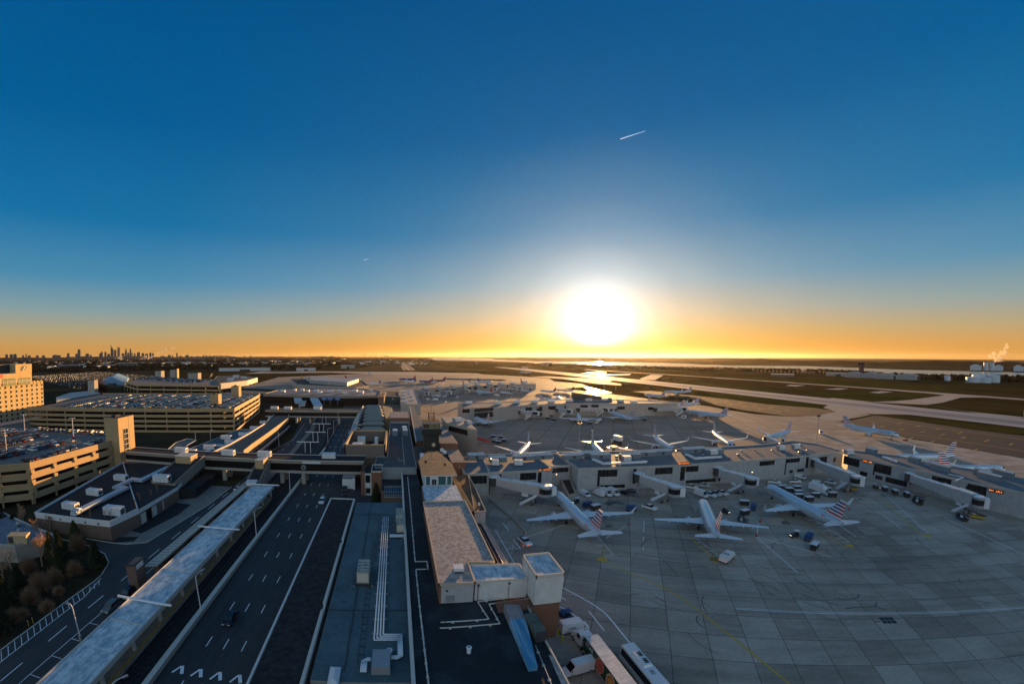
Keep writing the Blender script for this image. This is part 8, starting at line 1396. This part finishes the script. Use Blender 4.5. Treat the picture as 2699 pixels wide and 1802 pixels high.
# far woods: rough low canopy bands, and hills beyond the river
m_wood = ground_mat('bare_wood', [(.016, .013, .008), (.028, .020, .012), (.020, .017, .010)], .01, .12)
def wood_band(k, a, b, dep, h, step, seed):
    rq = random.Random(seed); a = Vector(a); b = Vector(b); L_ = (b - a).length; n = int(L_ / step); d = (b - a).normalized(); nn = Vector((-d.y, d.x))
    for i in range(n):
        for j in range(max(1, int(dep / (step * 1.3)))):
            q = a + d * (i + rq.random()) * step + nn * (j + rq.random()) * step * 1.3; r_ = step * rq.uniform(.45, .95); hh = h * rq.uniform(.55, 1.15); k.ball((q.x, q.y, hh * .5), r_, r_, hh * .55, 0, 6, 4)
k = MB()
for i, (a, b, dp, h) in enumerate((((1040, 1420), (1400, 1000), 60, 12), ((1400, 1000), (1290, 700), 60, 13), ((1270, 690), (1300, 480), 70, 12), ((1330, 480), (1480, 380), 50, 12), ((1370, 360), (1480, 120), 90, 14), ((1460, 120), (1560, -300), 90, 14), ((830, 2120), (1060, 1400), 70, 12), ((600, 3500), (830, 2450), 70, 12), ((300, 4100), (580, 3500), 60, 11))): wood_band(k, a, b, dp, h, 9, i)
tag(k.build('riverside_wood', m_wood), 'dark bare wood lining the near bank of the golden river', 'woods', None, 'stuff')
k = MB()
for i in range(1500):
    D = 1700 * (6.2 ** random.Random(i * 7 + 1).random()); rq = random.Random(i); p = at_far(rq.uniform(-60, 1130), D)
    if -330 < p.x < 450 and p.y < 3900: continue
    s_ = D / 3000; k.ball((p.x, p.y, 2), 32 * s_ * rq.uniform(.5, 1.6), 20 * s_, rq.uniform(6, 13), 0, 7, 4)
tag(k.build('far_wood', m_wood), 'brown bare woods spread over the far plain', 'woods', None, 'stuff')
hl = MB()
def ridge(k, px0, px1, D, h, seed):
    rq = random.Random(seed); n = 90; prev = None; ph = [rq.uniform(0, 6) for _ in range(4)]
    vs = []; 
    for i in range(n + 1):
        p = at_far(px0 + (px1 - px0) * i / n, D); f = i / n; hh = h * (.72 + .15 * math.sin(f * 9 + ph[0]) + .1 * math.sin(f * 23 + ph[1]) + .05 * math.sin(f * 61 + ph[2]) + .03 * math.sin(f * 131 + ph[3])) * min(1, 8 * f + .2, 8 * (1 - f) + .2); q = p * 1.16; r_ = p * 1.5
        vs += [(p.x, p.y, -.3), (q.x, q.y, max(hh, 0)), (r_.x, r_.y, -.3)]
    k.add(vs, [(3 * i, 3 * i + 3, 3 * i + 4, 3 * i + 1) for i in range(n)] + [(3 * i + 1, 3 * i + 4, 3 * i + 5, 3 * i + 2) for i in range(n)])
ridge(hl, 1880, 2760, 3900, 38, 1); ridge(hl, 1300, 2000, 6500, 36, 2); ridge(hl, -80, 420, 14500, 112, 4); ridge(hl, 330, 900, 15000, 84, 6); ridge(hl, 840, 920, 7600, 64, 5)
struct('hills', hl, m_wood, True)
tg = thing('oil_tank_group', 'x', 'x') if False else None
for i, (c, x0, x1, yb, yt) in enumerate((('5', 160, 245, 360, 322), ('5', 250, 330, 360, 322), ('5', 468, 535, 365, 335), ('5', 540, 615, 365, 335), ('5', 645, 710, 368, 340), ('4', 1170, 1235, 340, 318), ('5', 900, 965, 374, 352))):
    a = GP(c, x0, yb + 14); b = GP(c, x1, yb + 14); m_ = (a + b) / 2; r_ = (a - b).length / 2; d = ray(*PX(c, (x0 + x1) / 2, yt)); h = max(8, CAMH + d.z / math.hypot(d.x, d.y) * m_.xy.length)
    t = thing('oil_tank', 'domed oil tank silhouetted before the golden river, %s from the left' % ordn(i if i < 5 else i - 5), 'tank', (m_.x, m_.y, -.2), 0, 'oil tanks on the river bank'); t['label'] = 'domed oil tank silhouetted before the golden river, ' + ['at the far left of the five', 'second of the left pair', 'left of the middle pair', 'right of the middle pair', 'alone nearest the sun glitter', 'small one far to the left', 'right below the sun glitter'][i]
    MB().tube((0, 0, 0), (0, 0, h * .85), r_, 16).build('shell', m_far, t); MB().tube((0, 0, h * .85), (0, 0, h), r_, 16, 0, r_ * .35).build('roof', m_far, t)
# contrails high above
m_con, nt, b = new_mat('contrail_ice'); b.inputs['Base Color'].default_value = (.9, .9, .9, 1); b.inputs['Roughness'].default_value = 1; b.inputs['Emission Color'].default_value = (.8, .88, .95, 1); b.inputs['Emission Strength'].default_value = .0
tb = nd(nt, 'ShaderNodeBsdfTranslucent'); tb.inputs[0].default_value = (.5, .52, .55, 1); ad = nd(nt, 'ShaderNodeAddShader'); nt.links.new(b.outputs[0], ad.inputs[0]); nt.links.new(tb.outputs[0], ad.inputs[1]); nt.links.new(ad.outputs[0], nt.nodes['Material Output'].inputs[0])
for (x0, y0), (x1, y1), alt, w0, w1, lb in (((1635, 367), (1700, 346), 9500, 9, 2.5, 'bright short vapour trail high right of the sun'), ((958, 686), (972, 682), 9500, 7, 3, 'faint tiny vapour trail above the horizon at left')):
    a = G(x0, y0, CAMH - 0) if False else (lambda d: Vector((d.x, d.y, d.z)) * ((alt - CAMH) / d.z) + Vector((0, 0, CAMH)))(ray(x0, y0)); c_ = (lambda d: Vector((d.x, d.y, d.z)) * ((alt - CAMH) / d.z) + Vector((0, 0, CAMH)))(ray(x1, y1)); k = MB(); n = 10
    for i in range(n): k.tube(a.lerp(c_, i / n) - a, a.lerp(c_, (i + 1) / n) - a, w0 + (w1 - w0) * i / n, 7, 0, w0 + (w1 - w0) * (i + 1) / n)
    o = k.build('contrail', m_con); o.location = a; tag(o, lb, 'contrail')
# ------------------------------------------------------------ trees
m_bark = M('bark', (.36, .24, .16), .9, .15, var=.25, sc_=2); m_twig = M('bare_twig', (.44, .27, .16), .9, .15, var=.25, sc_=1.5)
m_btrunk = M('dark_bark', (.05, .04, .03), .9, .15, var=.25, sc_=2)
m_con1 = M('conifer_green', (.055, .062, .022), .85, .15, var=.4, sc_=1.2); m_con2 = M('conifer_dark', (.030, .036, .016), .85, .15, var=.4, sc_=1.2); m_bush = M('dry_bush', (.32, .18, .10), .9, .1, var=.35, sc_=2)
def bare_tree(label, x, y, h, spread, seed, upright=.75, dens=1.0, m=None, z=-.1):
    rq = random.Random(seed); t = thing('bare_tree', label, 'tree', (x, y, z)); tr = MB(); cr = MB()
    def grow(p, d, l_, r_, lvl):
        q = p + d * l_; (tr if lvl < 2 else cr).tube(p, q, r_, 5 if lvl < 2 else 3, 0, r_ * .62, False)
        if lvl >= 5 or l_ < .16: return
        n = (4 if lvl == 0 else 3) + (1 if rq.random() < dens - .5 else 0)
        for i in range(n):
            u = Vector((rq.gauss(0, 1), rq.gauss(0, 1), rq.gauss(0, .5))).normalized(); nd_ = (d * upright + u * spread + Vector((0, 0, .18))).normalized(); f = rq.uniform(.45, 1) if i else 1; grow(p + d * l_ * f, nd_, l_ * rq.uniform(.55, .8), r_ * .58, lvl + 1)
    grow(Vector((0, 0, 0)), Vector((rq.uniform(-.06, .06), rq.uniform(-.06, .06), 1)).normalized(), h * .30, h * .022, 0)
    tr.build('trunk', m_bark, t); cr.build('crown', m or m_twig, t); return t
def conifer(label, x, y, h, r_, seed, m=None, z=-.1):
    rq = random.Random(seed); t = thing('conifer', label, 'tree', (x, y, z)); MB().tube((0, 0, 0), (0, 0, h * .9), h * .016, 6, 0, .03).build('trunk', m_btrunk, t); k = MB(); n = int(1900 * h / 9)
    for i in range(n):
        f = rq.random() ** .8; a = rq.uniform(0, 6.283); lump = 1 + .22 * math.sin(a * 3 + seed) + .12 * math.sin(f * 17 + a); q = r_ * (1.04 - f) ** .75 * lump * rq.uniform(.5, 1.0) + .05; zc = h * (.05 + .95 * f); s_ = rq.uniform(.3, .62) * (1.15 - f * .6); d = Vector((math.cos(a), math.sin(a), rq.uniform(-.5, .15))).normalized(); c = Vector((q * math.cos(a), q * math.sin(a), zc)); sd = Vector((-math.sin(a), math.cos(a), rq.uniform(-.4, .4))).normalized(); k.add([c - d * s_ * .6, c + sd * s_ * .42, c + d * s_, c - sd * s_ * .42 + Vector((0, 0, .12))], [(0, 1, 2, 3)])
    k.build('crown', m or m_con1, t); return t
def bush(label, x, y, h, r_, seed, m=None, z=-.1, name='shrub'):
    rq = random.Random(seed); t = thing(name, label, 'shrub', (x, y, z)); k = MB()
    for i in range(int(900 * r_ / 2)):
        a = rq.uniform(0, 6.283); el = math.asin(rq.uniform(0, 1)); l_ = rq.uniform(.5, 1.05); d = Vector((math.cos(a) * math.cos(el) * r_, math.sin(a) * math.cos(el) * r_, math.sin(el) * h)); p = d * l_ * rq.uniform(.3, .7); q = d * l_ + Vector((rq.gauss(0, .12), rq.gauss(0, .12), rq.gauss(0, .1))); k.tube(p, q, .022, 3, 0, .012, False)
    k.build('crown', m or m_bush, t); s_ = MB()
    for i in range(7): a = i * .9; s_.tube((0, 0, 0), (math.cos(a) * r_ * .4, math.sin(a) * r_ * .4, h * .6), .05, 4, 0, .02)
    s_.build('trunk', m_bark, t); return t
for c, x, y, h, sp, sd, lb in (('K', 210, 1310, 9.5, .85, 3, 'spreading bare tree with pale branches at the left edge'), ('K', 400, 600, 9, .38, 5, 'upright bare tree left of the garage column'), ('K', 340, 560, 9, .36, 6, 'tall upright bare tree farthest left before the garage'), ('K', 830, 640, 8, .42, 7, 'upright bare tree before the white parapet corner'), ('K', 690, 1180, 11, .42, 8, 'orange-lit bare tree in front of the low building'), ('K', 905, 1180, 6.5, .4, 9, 'slim bare tree right of the yellow-green conifer'), ('K', 1420, 700, 5, .4, 10, 'small bare tree against the station wall'), ('K', 640, 820, 9, .4, 13, 'bare tree whose tips cross the low roof'), ('K', 60, 1400, 7, .7, 14, 'bare tree cut by the left edge'), ('K', 700, 520, 6, .4, 15, 'bare tree at the foot of the garage column')):
    p = GP(c, x, y); bare_tree(lb, p.x, p.y, h, sp, sd)
for c, x, y, h, r_, sd, m, lb in (('K', 1040, 1250, 11, 2.3, 3, m_con2, 'tall dark conifer in the middle of the planting'), ('K', 860, 1080, 8, 2.2, 4, m_con1, 'yellow-green conifer beside the tall dark one'), ('K', 1580, 1190, 7, 2.2, 5, m_con2, 'dark cone-shaped conifer by the road bend'), ('K', 330, 1560, 6, 2.6, 7, m_con2, 'low dark conifer above the left dashes'), ('K', 1240, 760, 6, 1.9, 9, m_con1, 'green-topped conifer by the station wall'), ('K', 60, 620, 7, 3, 10, m_con2, 'dark conifer under the garage at far left'), ('K', 250, 640, 6, 2.6, 12, m_con2, 'dark conifer behind the low roof'), ('E', 60, 900, 8, 3.2, 13, m_con2, 'big dark conifer at the left edge above the hatching'), ('E', 10, 1080, 6, 2.6, 15, m_con2, 'dark conifer at the lower left edge')):
    p = GP(c, x, y); conifer(lb, p.x, p.y, h, r_, sd, m)
for c, x, y, h, r_, sd, lb in (('K', 1270, 900, 5.2, 3.1, 3, 'round orange-lit bare shrub before the station wall'), ('K', 660, 1560, 5, 3.2, 4, 'round grey-brown bare shrub with a lit top'), ('K', 480, 1280, 5, 2.8, 11, 'russet bare shrub in front of the tan rooftop unit'), ('K', 1220, 1300, 4.2, 2.6, 12, 'russet bare shrub left of the road bend'), ('E', 270, 830, 3.6, 2.9, 13, 'broad russet shrub left of the hatched lane'), ('K', 900, 1420, 4, 2.6, 14, 'brown bare shrub between the conifers and the hatching'), ('E', 120, 1000, 3, 2.6, 16, 'brown shrub near the lower left edge'), ('E', 420, 900, 2.4, 2.2, 5, 'low brown shrub by the hatched lane'), ('E', 520, 760, 2, 1.8, 6, 'small brown shrub right of the conifers'), ('E', 200, 960, 2, 2, 7, 'low dark shrub above the yellow posts')):
    p = GP(c, x, y); bush(lb, p.x, p.y, h, r_, sd)
p = GP('L', 770, 1568, 0); conifer('dark conifer standing beside the brick stair tower', -7.2, 137.5, 7.5, 2.0, 21, m_con2)
for i, (x, y) in enumerate(((-85.5, 96.8), (-83.6, 97.4), (-82.7, 101), (-84.5, 114), (-83.4, 119), (-84, 124), (-90, 95.5), (-93, 95.2), (-82.2, 108))): bare_tree('thin reddish bare sapling on the station roof, %s from the corner' % ordn(i), x, y, 3.2, .35, 40 + i, .8, .6, m_bush, 5.36)
p = GP('1', 1330, 690); bush('broad brown tree left of the dark pylon', -455, 520, 24, 24, 31, M('brown_leaf', (.11, .055, .03), .9, var=.3), name='brown_tree')
for x, y, lb in ((-70.3, 57.6, 'left of two yellow posts by the hatched lane'), (-70.4, 58.9, 'right of two yellow posts by the hatched lane')): pass
for i, (x, y) in enumerate(((255, 1010), (295, 985))): p = GP('E', x, y + 40); t = thing('marker_post', 'thin pale yellow post beside the hatched lane, %s' % ('left one', 'right one')[i], 'post', (p.x, p.y, -.1)); MB().tube((0, 0, 0), (0, 0, 1.3), .08, 8).build('post', m_yell, t); MB().tube((0, 0, 1.3), (0, 0, 1.36), .1, 8).build('cap', m_sill, t)
# individual bare trees along the river bank, big enough to see against the water
rt = None; rq = random.Random(77)
for i, (c, x, y, h) in enumerate([('6', 1380 + k * 62, 455 + k * 3, rq.uniform(9, 17)) for k in range(16)] + [('7', 20 + k * 66, 478 + k * 2, rq.uniform(9, 16)) for k in range(8)] + [('7', 1060 + k * 75, 500 + k * 5, rq.uniform(8, 15)) for k in range(14)] + [('8', 850 + k * 80, 545 + k * 4, rq.uniform(8, 15)) for k in range(9)]):
    p = GP(c, x, y + 14); lb = 'bare tree on the river bank, %s from the left along the golden water' % ordn(i)
    if rt is None: rt = Proto(bare_tree(lb, 0, 0, 12, .7, 99, .6, 1.3, m_bark)); rt.t[0]['group'] = 'bare trees along the river'
    rt.put((p.x, p.y, -.2), rq.uniform(0, 6), lb, None, h / 10)
# ------------------------------------------------------------ haze: thin air between camera and horizon
m_haze, nt, b = new_mat('haze_air'); nt.nodes.remove(b)
v = nd(nt, 'ShaderNodeVolumePrincipled'); v.inputs['Color'].default_value = (.96, .86, .72, 1); v.inputs['Density'].default_value = 0.000007; v.inputs['Anisotropy'].default_value = .7
nt.links.new(v.outputs[0], nt.nodes['Material Output'].inputs['Volume'])
tag(MB().box(-46000, 46000, -44000, 48000, -1.5, 340).build('haze', m_haze), kind='stuff')
